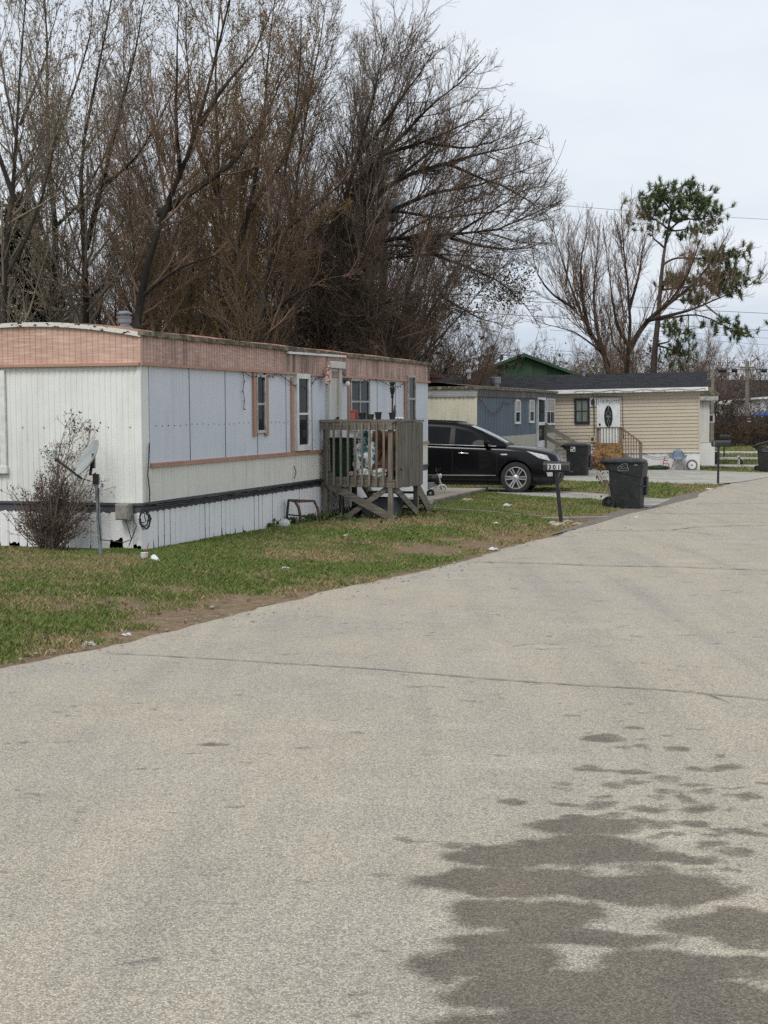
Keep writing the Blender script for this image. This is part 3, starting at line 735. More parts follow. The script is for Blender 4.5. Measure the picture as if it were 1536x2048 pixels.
# ------------------------------------------------------------------ porch
PD, PH = 1.42, .80
pA = F1.on(640, 1041, 1, 0.)
FP = Fr(F1.M @ Vector((pA.x+.02, -.03, 0)), az1); FP.loc.z = 0; FP = Fr(FP.loc, az1)
pB = FP.on(840, 1027, 1, -PD); PL = pB.x; print('porch', PL, FP.on(788, 960, 0, 0.), FP.on(788, 845, 0, 0))
PL = FP.on(845, 880, 1, -PD-.09).x
ZR = FP.on(788, 843, 0, 0.).z; PH = FP.on(788, 955, 0, 0.).z
PO = thing('porch', 'weathered grey timber porch with slatted railing at the mobile home door', 'porch', FP.loc, az1)
m = MB(); n = 10
for i in range(n): m.box(-.02, PL+.02, -PD+i*PD/n+.004, -PD+(i+1)*PD/n-.004, PH-.04, PH)
m.build('deck_boards', 'deck_wood_x', PO)
m = MB(); m.box(-.04, -.002, -PD-.02, 0, PH-.19, PH-.042); m.box(PL, PL+.04, -PD, 0, PH-.19, PH-.042); m.box(-.04, PL+.04, -PD-.06, -PD-.022, PH-.19, PH-.042)
for i in range(1, 6): m.box(PL*i/6-.02, PL*i/6+.02, -PD, 0, PH-.19, PH-.042)
m.build('joists', 'deck_wood_y', PO)
def post(x, y, z0, z1, w=.09): return MB().box(x-w/2, x+w/2, y-w/2, y+w/2, z0, z1).build('post', 'deck_wood', PO, bevel=.006)
post(.01, -PD+.035, -.2, ZR-.02); post(PL-.03, -PD+.035, -.2, ZR-.02); post(.01, -.08, -.2, ZR-.02); post(PL-.03, -.08, -.2, PH); post(PL*.5, -PD+.035, PH, ZR-.02); post(PL*.5, -.1, -.2, PH)
m = MB(); m.box(-.075, -.037, -PD-.02, .0, ZR-.16, ZR-.005); m.box(-.09, .06, -PD-.08, .0, ZR, ZR+.038); m.build('top_rail', 'deck_wood_y', PO, bevel=.005)
m = MB(); m.box(-.04, PL+.02, -PD-.06, -PD-.022, ZR-.15, ZR-.004); m.box(-.06, PL+.06, -PD-.11, -PD+.06, ZR+.002, ZR+.04); m.build('top_rail', 'deck_wood_x', PO, bevel=.005)
for i in range(9):
    y = -PD+.1+ (PD-.28)*(1-i/8.)+.04
    MB().box(-.115, -.078, y-.02, y+.02, PH-.16, ZR-.02).build('baluster', 'deck_wood', PO, bevel=.004)
rg = random.Random(8); nb = 19
for i in range(nb):
    x = .03 + (PL-.06)*i/(nb-1); MB().box(x-.036, x+.036, -PD-.1, -PD-.064, PH-.2+rg.uniform(-.01,.01), ZR-.01+rg.uniform(-.01,.01)).build('slat', 'deck_wood', PO, bevel=.004)
MB().beam((-.03, -.1, PH-.12), (-.03, -PD-.06, .02), .14, .04, up=(1,0,0)).build('brace', 'deck_wood_y', PO, bevel=.004)
MB().beam((.03, -PD+.1, PH-.2), (.03, -.45, .02), .1, .04, up=(1,0,0)).build('brace', 'deck_wood_y', PO, bevel=.004)
MB().beam((.05, -PD-.03, PH-.2), (PL-.15, -PD-.03, .05), .14, .04, up=(0,1,0)).build('brace', 'deck_wood_x', PO, bevel=.004)
for k in range(4):   # steps down at the far end
    MB().box(PL+.05+.27*k, PL+.35+.27*k, -PD+.1, -.25, PH-.18*(k+1)-.04, PH-.18*(k+1)).build('step', 'deck_wood_y', PO)
for y in (-PD+.08, -.24): MB().beam((PL+.02, y, PH-.15), (PL+1.15, y, .02), .04, .22).build('stringer', 'deck_wood_x', PO)
def on_porch(o): o.matrix_world = FP.M @ o.matrix_world; return o
# things kept on and under the porch
def put(o, label, cat, group=None): on_porch(o); return tag(o, label, cat, group)
def pot(px, py, r, h, mat_, label, soil=True):
    q = FP.on(px, py, 0, -.02); t = thing('plant_pot', label, 'plant pot', (0,0,0), group='pots on the porch rail')
    t.matrix_world = FP.M @ Matrix.Translation((-.015, q.y, ZR+.038))
    MB().lathe([(r*.72,0),(r*.96,h*.85),(r*1.08,h*.86),(r*1.08,h),(r*.94,h),(r*.9,h*.8),(0,h*.8)], 18, 0, cap=False).build('pot', mat_, t, smooth=35)
    MB().lathe([(0,h*.82),(r*.9,h*.82),(r*.9,h*.84),(0,h*.84)], 14, cap=False).build('soil', 'rubber', t)
    return t
MT['terracotta_pot'] = mat('faded_red_pot', (.38,.1,.085), (.3,.075,.065), rough=.6)
MT['black_pot'] = mat('black_pot', (.02,.022,.02), (.03,.033,.03), rough=.55)
MT['green_pot'] = mat('dark_green_pot', (.03,.042,.022), (.045,.055,.03), rough=.6)
pot(707.5, 845, .075, .18, 'terracotta_pot', 'faded red plant pot, the tallest and leftmost on the porch rail')
pot(725, 845, .07, .13, 'black_pot', 'low wide black pot between the red pot and the green pot')
pot(741.5, 845, .065, .1, 'green_pot', 'short dark green pot in the middle of the porch rail')
pot(756.5, 845, .068, .14, 'black_pot', 'black plant pot just right of the short green pot')
pl_ = pot(784.5, 845, .068, .13, 'black_pot', 'black pot holding the lantern stake at the porch corner')
t = thing('solar_lantern', 'tall dark garden lantern on a stake in the corner porch pot', 'lantern'); t.matrix_world = pl_.matrix_world.copy()
MB().tube([(0,0,.05),(.01,.0,.42)], .018, 8).build('stake', 'dark_metal', t)
MB().lathe([(.018,.4),(.03,.42),(.022,.46),(.04,.5),(.05,.58),(.046,.6)], 12, cap=False).build('shade', 'glass', t, smooth=40)
MB().lathe([(.05,.6),(.03,.63),(.05,.66),(.06,.7),(.0,.71)], 12, cap=False).build('cap', 'dark_metal', t, smooth=40)
m = MB(); g = [[(.12+.34*i/9, -PD-.03+.14*(j/5-.5), ZR+.045+.03*abs(sin(i*1.7+j))+.02*sin(j*2.1)) for j in range(6)] for i in range(10)]
m.loft(g, closed=False, caps=False); g2 = [[(a, b, ZR+.042) for a, b, c in r] for r in g]; m.loft(g2, closed=False, caps=False)
MT['white_cloth'] = mat('white_cloth', (.8,.8,.8), (.7,.7,.71), rough=.9, scale=12)
put(m.build('cloth', 'white_cloth', smooth=60), 'crumpled white cloth lying on the outer porch rail', 'cloth')
m = MB(); q = FP.on(797, 845, 0, -.0)
for a in (-1, 1): m.beam((.1,-PD+.02,ZR+.042), (.12+.05*a,-PD-.0,ZR+.3 if a > 0 else ZR+.2), .025, .025)
m.beam((.06,-PD,ZR+.16),(.2,-PD,ZR+.19), .03, .03)
put(m.build('garden_tool', 'dark_metal'), 'small dark metal tool standing behind the corner of the porch rail', 'tool')
MT['green_bin'] = mat('dark_green_plastic', (.008,.05,.028), (.01,.035,.02), rough=.45)
m = MB(); m.loft([[(.25-.0,-.5,PH),(.25,-.12,PH),(.6,-.12,PH),(.6,-.5,PH)],[(.21,-.54,PH+.7),(.21,-.1,PH+.7),(.64,-.1,PH+.7),(.64,-.54,PH+.7)]]); m.box(.19,.66,-.56,-.08,PH+.7,PH+.75)
put(m.build('storage_tub', 'green_bin', bevel=.02), 'dark green plastic tub at the wall end of the porch', 'tub')
MT['bag'] = mat('stuffed_clear_bag', (.62,.66,.66), (.03,.13,.14), scale=7, rough=.3, lo=.48, hi=.53, c3=(.75,.78,.78), s3=11, f3=1., bmp=1., bscale=9)
m = MB(); m.blob((.35, -.82, PH+.36), .36, 5, 4, .22, (.7,.72,1.05)); m.blob((.32,-.76,PH+.76), .13, 6, 3, .3, (1,1,1.3))
put(m.build('stuffed_bag', 'bag', smooth=60), 'big clear plastic bag stuffed with teal and white bedding on the porch', 'bag')
MT['dark_wood'] = wood_mat('brown_furniture', (.13,.05,.022), (.075,.03,.015), ax=0, rough=.5)
m = MB(); Mx = Matrix.Translation((.55,-1.15,PH+.42)) @ Euler((0,R_(18),R_(12))).to_matrix().to_4x4()
m.box(-.25,.25,-.28,.28,-.4,.4,0,Mx); m.box(-.27,-.25,-.24,-.02,-.3,.1,0,Mx); m.box(-.27,-.25,.02,.24,-.3,.1,0,Mx); m.beam(Mx @ Vector((-.3,-.3,-.4)), Mx @ Vector((-.3,.2,.5)), .05,.05); m.beam(Mx @ Vector((-.31,.25,-.4)), Mx @ Vector((-.31,-.1,.45)), .05,.03)
put(m.build('broken_dresser', 'dark_wood', bevel=.006), 'broken brown dresser leaning behind the porch balusters', 'dresser')
m = MB(); m.box(1.1,1.7,-1.2,-.75,PH,PH+.75); m.box(1.08,1.1,-1.15,-.8,PH+.1,PH+.35); m.box(1.08,1.1,-1.15,-.8,PH+.4,PH+.65)
put(m.build('brown_cabinet', 'dark_wood', bevel=.008), 'brown wooden cabinet standing deeper on the cluttered porch', 'cabinet')
MT['pale_bag'] = mat('pale_plastic_bag', (.6,.6,.58), (.42,.42,.4), scale=9, rough=.4, bmp=.8, bscale=14)
for i, (x, y, r, lab) in enumerate(((.12,-1.1,.11,'small white plastic bag on the porch floor below the dresser'),(.1,-.85,.1,'grey plastic bag on the porch floor beside the stuffed bag'))):
    put(MB().blob((x,y,PH+r*.6), r, i+3, 3, .3, (1,1.5,.8)).build('plastic_bag', 'pale_bag', smooth=60), lab, 'bag', None)
m = MB(); m.blob((.14,-.55,PH+.05), .06, 3, 2, .2, (1.3,1,.9)); MT['red_toy'] = mat('red_wrapper', (.5,.07,.09), (.7,.65,.62), scale=25, rough=.5)
put(m.build('crumpled_wrapper', 'red_toy', smooth=60), 'crumpled red and white wrapper at the porch edge', 'wrapper')
MT['tub_grey'] = mat('grey_tub', (.09,.1,.115), (.07,.078,.09), rough=.6)
m = MB(); m.loft([[(.25,-1.3,0),(.95,-1.3,0),(.95,-.75,0),(.25,-.75,0)],[(.2,-1.35,.36),(1.0,-1.35,.36),(1.0,-.7,.36),(.2,-.7,.36)]]); m.box(.18,1.02,-1.37,-.68,.36,.40)
put(m.build('storage_bin', 'tub_grey', bevel=.015), 'grey plastic storage bin under the porch', 'bin')
rg = random.Random(31)
for i, (x, y, r, mt, lab, cat) in enumerate(((.6,-.55,.16,'black_pot','black trash bag slumped beneath the porch deck','trash bag'),(.1,-.3,.13,'dark_metal','dark heap of scrap beneath the porch near the skirting','scrap'))):
    put(MB().blob((x,y,r*.7), r, i+30, 3, .35, (1.4,1,.8)).build('trash_bag' if i == 0 else 'scrap_heap', mt, smooth=60), lab, cat)
# sticks and dead stems beside the post
m = MB(); rg = random.Random(6)
for i in range(12):
    p = Vector((-.1+rg.uniform(-.05,.1), -.1-rg.uniform(0,.35), 0)); pts = [p]
    for k in range(5): pts.append(pts[-1]+Vector((rg.uniform(-.05,.05), rg.uniform(-.05,.05), rg.uniform(.08,.17))))
    m.tube(pts, [.007,.006,.005,.004,.003,.002], 4)
MT['dry_stem'] = mat('dry_stem', (.2,.17,.11), (.1,.09,.06), rough=.9)
put(m.build('dead_weeds', 'dry_stem'), 'dry dead weed stems against the porch post by the skirting', 'weeds')

# boardwalk beyond the porch steps
q0 = gp(851, 1014); q1 = gp(975, 985); dW = (q1-q0); LW = dW.length; azw = atan2(dW.y, dW.x)
BWK = thing('boardwalk', 'low plank walkway on the grass between the porch and the driveway', 'boardwalk', (q0.x, q0.y, tz(q0.x,q0.y)), azw)
m = MB(); n = int(LW/.15); rg = random.Random(1)
for i in range(n):
    m.box(i*LW/n+.005, (i+1)*LW/n-.005, -.02+rg.uniform(-.02,.02), 1.25+rg.uniform(-.02,.02), .1+rg.uniform(-.004,.004), .14)
MT['pale_planks'] = wood_mat('pale_planks', (.44,.39,.31), (.27,.235,.185), ax=1); m.build('planks', 'pale_planks', BWK, bevel=.003)
MB().box(0, LW, .0, .05, -.1, .1).box(0, LW, 1.15, 1.2, -.1, .1).build('side_joist', 'grey_wood', BWK)
MB().beam((.1,-.05,.0),(.5,-.04,.1), .12, .1).build('loose_block', 'grey_wood', BWK)
# ------------------------------------------------------------------ black SUV
MT['car_paint'], nt_, b_ = mk('black_car_paint')
setin(nt_, b_, 'Base Color', mixc(nt_, noise(nt_, coords(nt_), 3, 3), (.004,.004,.005), (.009,.009,.01)))
b_.inputs['Roughness'].default_value = .22; b_.inputs['Coat Weight'].default_value = .3; b_.inputs['Coat Roughness'].default_value = .04; b_.inputs['Specular IOR Level'].default_value = .15
MT['car_glass'] = glass_mat('car_glass', (.006,.007,.008), .02)
MT['windscreen'] = glass_mat('windscreen_glass', (.05,.06,.062), .03); MT['windscreen'].node_tree.nodes['Principled BSDF'].inputs['Specular IOR Level'].default_value = .9
MT['cabin_black'] = mat('gloss_black_pillars', (.006,.006,.007), rough=.3, spec=.1)
MT['belt_metal'] = mat('brushed_trim', (.42,.43,.44), (.36,.37,.38), rough=.5, metal=.6)
MT['lamp'] = mat('headlamp_lens', (.62,.63,.63), (.4,.41,.42), rough=.08, scale=16, spec=.8)
MT['alloy'] = mat('alloy_silver', (.66,.67,.68), (.55,.56,.57), rough=.3, metal=.8)
wp = onz(1026, 987, 0); YAW = R_(13)
CAR = thing('parked_car', 'black SUV parked nose to the road on the driveway past the porch', 'car', (wp.x, wp.y+.82, 0), -YAW)
CS = 1.035
def apply_mods(o):
    dg = bpy.context.evaluated_depsgraph_get(); me = bpy.data.meshes.new_from_object(o.evaluated_get(dg)); old = o.data
    o.modifiers.clear(); o.data = me; me.name = old.name; return o
ST = [(1.06,.30,.48,.74,.55,.77),(1.03,.25,.5,.87,.72,.90),(.96,.225,.52,.945,.83,.995),(.82,.215,.56,.99,.90,1.055),(.55,.215,.6,1.045,.95,1.11),(.2,.215,.62,1.09,.985,1.15),(-.3,.23,.64,1.13,.995,1.19),
      (-.9,.25,.64,1.15,.995,1.165),(-2.,.25,.65,1.19,.995,1.195),(-3.1,.25,.66,1.24,.99,1.245),(-3.8,.3,.68,1.26,.97,1.265),(-4.12,.42,.7,1.24,.9,1.245),(-4.2,.5,.72,1.15,.84,1.16)]
def section(x, zb, zm, zs, wd, zt):
    h = [(.0,zb),(wd*.8,zb),(wd*.96,zb+.1),(wd*.985,zb+.22),(wd,zm),(wd*.992,zs-.12),(wd*.955,zs-.02),(wd*.85,zs+(zt-zs)*.55),(wd*.5,zt)]
    pts = [(x, -y, z) for y, z in h] + [(x, y, z) for y, z in h[:0:-1]]
    pts.insert(len(h), (x, 0, zt+.012)); return pts
m = MB(); m.loft([section(*s) for s in ST]); body = m.build('body', 'car_paint', None, smooth=38)
sm = body.modifiers.new('s', 'SUBSURF'); sm.levels = 2; sm.render_levels = 2
cut = MB()
for x in (0, -3.02):
    for s_ in (-1, 1):
        cut.lathe([(.425,-.3),(.425,.3)], 40, 0, Matrix.Translation((x, s_*.95, .405)) @ Matrix.Rotation(pi/2, 4, 'X'))
cut = cut.build('wheel_arch', 'rubber'); bo = body.modifiers.new('b', 'BOOLEAN'); bo.object = cut; bo.operation = 'DIFFERENCE'
apply_mods(body); bpy.data.objects.remove(cut); body.parent = CAR
for p in body.data.polygons: p.use_smooth = True
body.data.set_sharp_from_angle(angle=R_(38))
GS = [(-.26,1.155,1.20,.90,.84),(-.6,1.15,1.385,.945,.80),(-.9,1.155,1.535,.945,.765),(-1.2,1.16,1.66,.945,.74),(-1.6,1.17,1.735,.945,.725),(-2.2,1.185,1.765,.945,.72),(-3.0,1.22,1.76,.94,.715),(-3.7,1.245,1.72,.92,.69),(-4.05,1.25,1.66,.88,.66),(-4.18,1.2,1.25,.84,.8)]
def gsec(x, zb, zt, wl, wt):
    h = [(wl,zb),(wt+.02,zt-.075),(wt-.03,zt-.02),(wt*.75,zt+.012)]
    return [(x,-a,b) for a,b in h] + [(x,0,zt+.028)] + [(x,a,b) for a,b in h[::-1]]
gh = MB().loft([gsec(*g) for g in GS]).build('cabin', 'cabin_black', CAR, smooth=50)
def gint(x):
    for a, b in zip(GS[:-1], GS[1:]):
        if b[0] <= x <= a[0]:
            t = (a[0]-x)/(a[0]-b[0]); return [p+(q-p)*t for p, q in zip(a, b)]
    return list(GS[0] if x > GS[0][0] else GS[-1])
def side(x, v_, s_, off=.009):
    _, zb, zt, wl, wt = gint(x); z = zb+(zt-.075-zb)*v_; y = wl+(wt+.02-wl)*v_
    return (x, s_*(y+off), z+off*.3)
def side_pane(name, lo, hi, s_, mt='car_glass', off=.009):
    """lo/hi: (x, v) outline rows from front to rear"""
    n = 10; f = lambda L, t: (np.interp(t, np.linspace(0, 1, len(L)), [p[0] for p in L]), np.interp(t, np.linspace(0, 1, len(L)), [p[1] for p in L]))
    rows = []
    for k in range(5):
        r = []
        for i in range(n+1):
            a, b = f(lo, i/n), f(hi, i/n); w_ = k/4; r.append(side(a[0]*(1-w_)+b[0]*w_, a[1]*(1-w_)+b[1]*w_, s_, off))
        rows.append(r)
    return MB().loft(rows, closed=False, caps=False).build(name, mt, CAR, smooth=60)
for s_ in (-1, 1):
    side_pane('side_window', [(-.56,.10),(-1.0,.08),(-1.56,.07)], [(-.62,.22),(-1.12,.86),(-1.56,.90)], s_)
    side_pane('side_window', [(-1.70,.07),(-2.2,.07),(-2.72,.07)], [(-1.68,.91),(-2.2,.92),(-2.72,.9)], s_)
    side_pane('side_window', [(-2.80,.08),(-3.3,.1),(-3.75,.2)], [(-2.80,.9),(-3.2,.88),(-3.5,.8)], s_)
    MB().tube([side(x, .02, s_, .016) for x in np.linspace(-.5, -3.8, 24)], .011, 6).build('belt_moulding', 'belt_metal', CAR, smooth=60)
rows = [[(gint(x)[0] if False else x, y*(gint(x)[4]-.045), gint(x)[2]+.006+.024*(1-abs(y)**2)) for y in np.linspace(-1, 1, 11)] for x in np.linspace(-.30, -1.16, 8)]
MB().loft(rows, closed=False, caps=False).build('windscreen', 'windscreen', CAR, smooth=60)
bvh = BVHTree.FromPolygons([v.co for v in body.data.vertices], [tuple(p.vertices) for p in body.data.polygons])
def patch(name, cs, direction, mt, n=8, m_n=5, off=.006, parent=CAR):
    """four-cornered patch laid on the body skin; corners in the plane across `direction`"""
    d = Vector(direction); rows = []
    for j in range(m_n+1):
        r = []
        for i in range(n+1):
            u, w_ = i/n, j/m_n
            p = (Vector(cs[0])*(1-u)+Vector(cs[1])*u)*(1-w_) + (Vector(cs[3])*(1-u)+Vector(cs[2])*u)*w_
            h, nn, _, _ = bvh.ray_cast(p - d*3, d)
            if h is None: h, nn, _, _ = bvh.find_nearest(p)
            r.append(h - d*off)
        rows.append(r)
    return MB().loft(rows, closed=False, caps=False).build(name, mt, parent, smooth=60)
for s_ in (-1, 1):
    y = 1.0*s_
    patch('headlight', [(.28,y,1.055),(.80,y,.96),(.89,y,.82),(.60,y,.88)], Vector((-.35,-s_,-.15)).normalized(), 'lamp', 10, 5)
    patch('fog_lamp', [(.78,y,.58),(.97,y,.53),(.985,y,.43),(.84,y,.43)], Vector((-.5,-s_,0)).normalized(), 'lamp', 6, 4)
    patch('lamp_trim', [(.72,y,.63),(.99,y,.57),(.99,y,.545),(.74,y,.60)], Vector((-.5,-s_,0)).normalized(), 'chrome', 8, 2, .012)
    patch('lower_cladding', [(.45,y,.40),(.98,y,.40),(.99,y,.27),(.45,y,.27)], Vector((-.3,-s_,0)).normalized(), 'black_plastic', 10, 3, .008)
    patch('sill_cladding', [(-.45,y,.36),(-2.55,y,.36),(-2.55,y,.26),(-.45,y,.26)], (0,-s_,0), 'black_plastic', 14, 2, .008)
    patch('sill_moulding', [(-.5,y,.455),(-2.5,y,.455),(-2.5,y,.435),(-.5,y,.435)], (0,-s_,0), 'alloy', 14, 1, .005)
    patch('badge', [(-.22,y,.975),(-.38,y,.975),(-.38,y,.945),(-.22,y,.945)], (0,-s_,0), 'chrome', 3, 1, .008)
    for x0, x1 in ((-.47,-.478),(-1.6,-1.608),(-2.66,-2.668)):
        patch('door_gap', [(x0,y,1.14),(x1,y,1.14),(x1,y,.30),(x0,y,.30)], (0,-s_,0), 'rubber', 1, 8, .002)
    for x in (-1.32, -2.42):
        m = MB(); m.tube([(x-.12,s_*1.01,.985),(x-.05,s_*1.03,.99),(x+.05,s_*1.03,.985),(x+.12,s_*1.0,.98)], .016, 8); m.build('door_handle', 'chrome', CAR, smooth=60)
    m = MB(); m.blob((-.72, s_*1.10, 1.23), .1, 3, 3, .0, (.75,1.15,.85)); m.beam((-.74,s_*.92,1.16),(-.74,s_*1.05,1.19), .06, .04); mi = m.build('wing_mirror', 'cabin_black', CAR, smooth=60)
    MB().tube([(-.66,s_*1.05,1.19),(-.66,s_*1.19,1.19)], .012, 6).build('mirror_trim', 'belt_metal', mi)
patch('grille', [(1.1,-.42,.80),(1.1,.42,.80),(1.1,.40,.62),(1.1,-.40,.62)], (-1,0,0), 'black_plastic', 10, 4, .01)
for z in (.80,.71,.62): patch('grille_bar', [(1.1,-.45,z+.012),(1.1,.45,z+.012),(1.1,.45,z-.012),(1.1,-.45,z-.012)], (-1,0,0), 'chrome', 12, 1, .018)
patch('lower_grille', [(1.1,-.5,.5),(1.1,.5,.5),(1.1,.5,.36),(1.1,-.5,.36)], (-1,0,0), 'rubber', 10, 3, .01)
def roof_rail(s_):
    return MB().tube([(x, s_*(gint(x)[4]-.05), gint(x)[2]+.035) for x in np.linspace(-1.5,-3.7,12)], .015, 6).build('roof_rail', 'car_paint', CAR, smooth=60)
roof_rail(-1); roof_rail(1)
def wheel(x, s_):
    M = Matrix.Translation((x, s_*.86, .385)) @ Matrix.Rotation(-s_*pi/2, 4, 'X')     # +z outward
    ty = MB().lathe([(.265,-.12),(.33,-.125),(.372,-.11),(.385,-.085),(.385,.085),(.372,.11),(.33,.125),(.27,.118),(.255,.1),(.25,-.1)], 40, 0, M, cap=False).build('tyre', 'rubber', CAR, smooth=35)
    m = MB(); m.lathe([(.25,-.1),(.262,.1),(.272,.119),(.258,.121),(.245,.09),(.235,.05)], 40, 0, M, cap=False)
    for k in range(6):
        for e in (-1, 1):
            a = 2*pi*k/6; R2 = M @ Matrix.Rotation(a, 4, 'Z')
            m.add([R2 @ Vector(p) for p in [(.05,e*.012-.014,.06),(.05,e*.012+.014,.06),(.25,e*.036+.017,.085),(.25,e*.036-.017,.085),(.05,e*.02-.014,.1),(.05,e*.02+.014,.1),(.25,e*.036+.017,.112),(.25,e*.036-.017,.112)]],
                  [(3,2,1,0),(4,5,6,7),(0,1,5,4),(1,2,6,5),(2,3,7,6),(3,0,4,7)])
    m.lathe([(0,.06),(.075,.06),(.07,.1),(.045,.115),(0,.118)], 20, 0, M, cap=False)
    m.build('rim', 'alloy', ty, smooth=35)
    MB().lathe([(0,.02),(.23,.02),(.23,.03),(0,.03)], 24, 0, M, cap=False).build('brake_disc', 'dark_metal', ty)
    return ty
for x in (0, -3.02):
    for s_ in (-1, 1): wheel(x, s_)
MB().box(-4.0, .85, -.8, .8, .2, .55).build('underside', 'rubber', CAR)
CAR.scale = (1.07, 1.0, 1.09); CAR.location.x += .28

# ------------------------------------------------------------------ wheeled bins
MT['bin_black'] = mat('black_bin_plastic', (.017,.019,.0195), (.028,.031,.031), scale=6, rough=.55, bmp=.15, bscale=60, c3=(.09,.09,.085), s3=14, f3=.35)
MT['sticker'] = mat('white_sticker', (.7,.7,.69), (.6,.6,.59), rough=.5)
MT['mark_grey'] = mat('grey_mark', (.27,.29,.3), (.2,.22,.22), rough=.6)
def rrect(hx, hy, z, r=.06, n=4, cx=0, cy=0):
    out = []
    for sx, sy, a0 in ((1,1,0),(-1,1,90),(-1,-1,180),(1,-1,270)):
        for k in range(n+1):
            a = R_(a0+90*k/n); out.append((cx+sx*(hx-r)+r*cos(a), cy+sy*(hy-r)+r*sin(a), z))
    return out
def make_bin(label, loc, rz, lid_open=0., group='black wheeled bins', logo='emblem', sc=1.08):
    """+x front, -x hinge and wheels"""
    t = thing('wheeled_bin', label, 'wheeled bin', loc, rz, group); t.scale = (sc, sc, sc)
    m = MB(); m.loft([rrect(.29,.24,.0,.05,cx=.02), rrect(.3,.25,.04,.06,cx=.02), rrect(.345,.295,.56,.06,cx=.0), rrect(.36,.305,.88,.06,cx=.0)])
    body_ = m.build('body', 'bin_black', t, smooth=35)
    # deep slanted collar, lowest towards the front
    top = rrect(.395,.335,1.0,.06,cx=-.0); lo = []
    for x, y, z in rrect(.375,.32,.0,.06): lo.append((x, y, .84 - .14*((x+.375)/.75)**1.0 + .1*max(0, (-x-.1))))
    back = [(x-(.14 if x < -.2 else 0), y, z+(.03 if x < -.2 else 0)) for x, y, z in top]
    m = MB(); m.loft([lo, back]); m.build('collar', 'bin_black', body_, smooth=35)
    m = MB(); m.box(.32,.4,.1,.3,.3,.7); m.tube([(-.36,-.26,.52),(.36,-.26,.52)], .012, 6)
    for s_ in (-1, 1): m.box(-.3,.33,s_*.28-.012,s_*.28+.012,.5,.515)
    m.tube([(.33,-.2,.5),(.375,-.2,.5),(.375,.2,.5),(.33,.2,.5)], .013, 8)
    m.build('lift_bar', 'bin_black', t)
    m = MB(); m.tube([(-.52,-.24,1.0),(-.56,-.24,1.0),(-.56,.24,1.0),(-.52,.24,1.0)], .016, 8)
    m.build('handle', 'bin_black', t, smooth=60)
    lid = MB(); z0 = 1.005
    lid.loft([rrect(.43,.36,z0,.07,cx=-.06), rrect(.435,.365,z0+.035,.07,cx=-.06), rrect(.40,.33,z0+.075,.08,cx=-.06), rrect(.3,.22,z0+.1,.08,cx=-.06)])
    lid.box(-.55,-.44,-.16,.16,z0-.01,z0+.04)
    lo_ = lid.build('lid', 'bin_black', t, smooth=35)
    if lid_open:
        piv = Matrix.Translation((-.5,0,z0)); lo_.matrix_local = piv @ Matrix.Rotation(-lid_open, 4, 'Y') @ piv.inverted()
    for s_ in (-1, 1):
        M = Matrix.Translation((-.34, s_*.29, .14)) @ Matrix.Rotation(-s_*pi/2, 4, 'X')
        wh = MB().lathe([(.1,-.03),(.13,-.035),(.142,-.025),(.142,.025),(.13,.035),(.105,.03),(.1,-.03)], 28, 0, M, cap=False).build('wheel', 'rubber', t, smooth=35)
        m = MB(); m.lathe([(0,-.01),(.1,-.01),(.1,.004),(0,.004)], 24, 0, M, cap=False); m.lathe([(0,.0),(.035,.0),(.03,.03),(0,.032)], 12, 0, M, cap=False)
        for k in range(8):
            R2 = M @ Matrix.Rotation(2*pi*k/8, 4, 'Z'); m.add([R2 @ Vector(p) for p in [(.02,-.009,.0),(.1,-.007,.0),(.1,.007,.0),(.02,.009,.0),(.02,-.006,.024),(.1,-.004,.022),(.1,.004,.022),(.02,.006,.024)]], [(4,5,6,7),(0,1,5,4),(1,2,6,5),(2,3,7,6),(3,0,4,7)])
        m.build('hub', 'bin_black', wh)
    MB().tube([(-.34,-.3,.14),(-.34,.3,.14)], .014, 8).build('axle', 'dark_metal', t)
    if logo == 'emblem':      # outline of a crouching animal over a rounded base on the side collar
        yy = lambda x, z: -.327-.012*(z-.85)/.15
        pts = [(-.1,.80),(-.11,.84),(-.09,.885),(-.05,.90),(-.02,.93),(.03,.955),(.08,.945),(.1,.91),(.1,.87),(.125,.835),(.12,.80),(.06,.795),(0,.80),(-.05,.793),(-.1,.80)]
        sh = lambda P, dx=-.03, dz=.04: [(x+dx, yy(x, z+dz)-.008, z+dz) for x, z in P]
        m = MB(); m.tube(sh(pts), .0065, 5); m.tube(sh([(-.07,.82),(-.03,.86),(.0,.83),(.04,.87),(.07,.83),(.1,.85)]), .0055, 5); m.tube(sh([(.03,.955),(.06,.97),(.09,.965),(.1,.94)]), .006, 5)
        m.tube(sh([(-.05,.85),(-.02,.88),(.03,.9)]), .005, 5)
        m.build('emblem', 'mark_grey', t); MB().box(.22,.29,-.348,-.342,.95,.962).box(.22,.29,-.3495,-.343,.968,.98).build('mark', 'mark_grey', t)
    else:
        m = MB(); m.box(-.2,-.04,-.347,-.338,.83,.99); m.build('sticker', 'sticker', t)
        m = MB(); m.box(-.19,-.12,-.3495,-.344,.92,.97); m.box(-.11,-.06,-.3497,-.344,.85,.91); m.box(-.18,-.15,-.3496,-.344,.85,.88); m.build('sticker_print', 'rubber', t)
    return t
b1 = gp(1258, 1019); make_bin('black wheeled bin closest of the bins, at the road edge beyond the 301 mailbox', (b1.x, b1.y+.25, b1.z), R_(-22))
b2 = gp(1158, 953); make_bin('black wheeled bin with a white sticker near the nose of the black SUV', (b2.x, b2.y+.25, b2.z), R_(-18), logo='sticker')
b3 = gp(1536, 945); make_bin('black wheeled bin with its lid propped up at the right end of the road', (b3.x+.05, b3.y+.3, b3.z), R_(-24), R_(16))

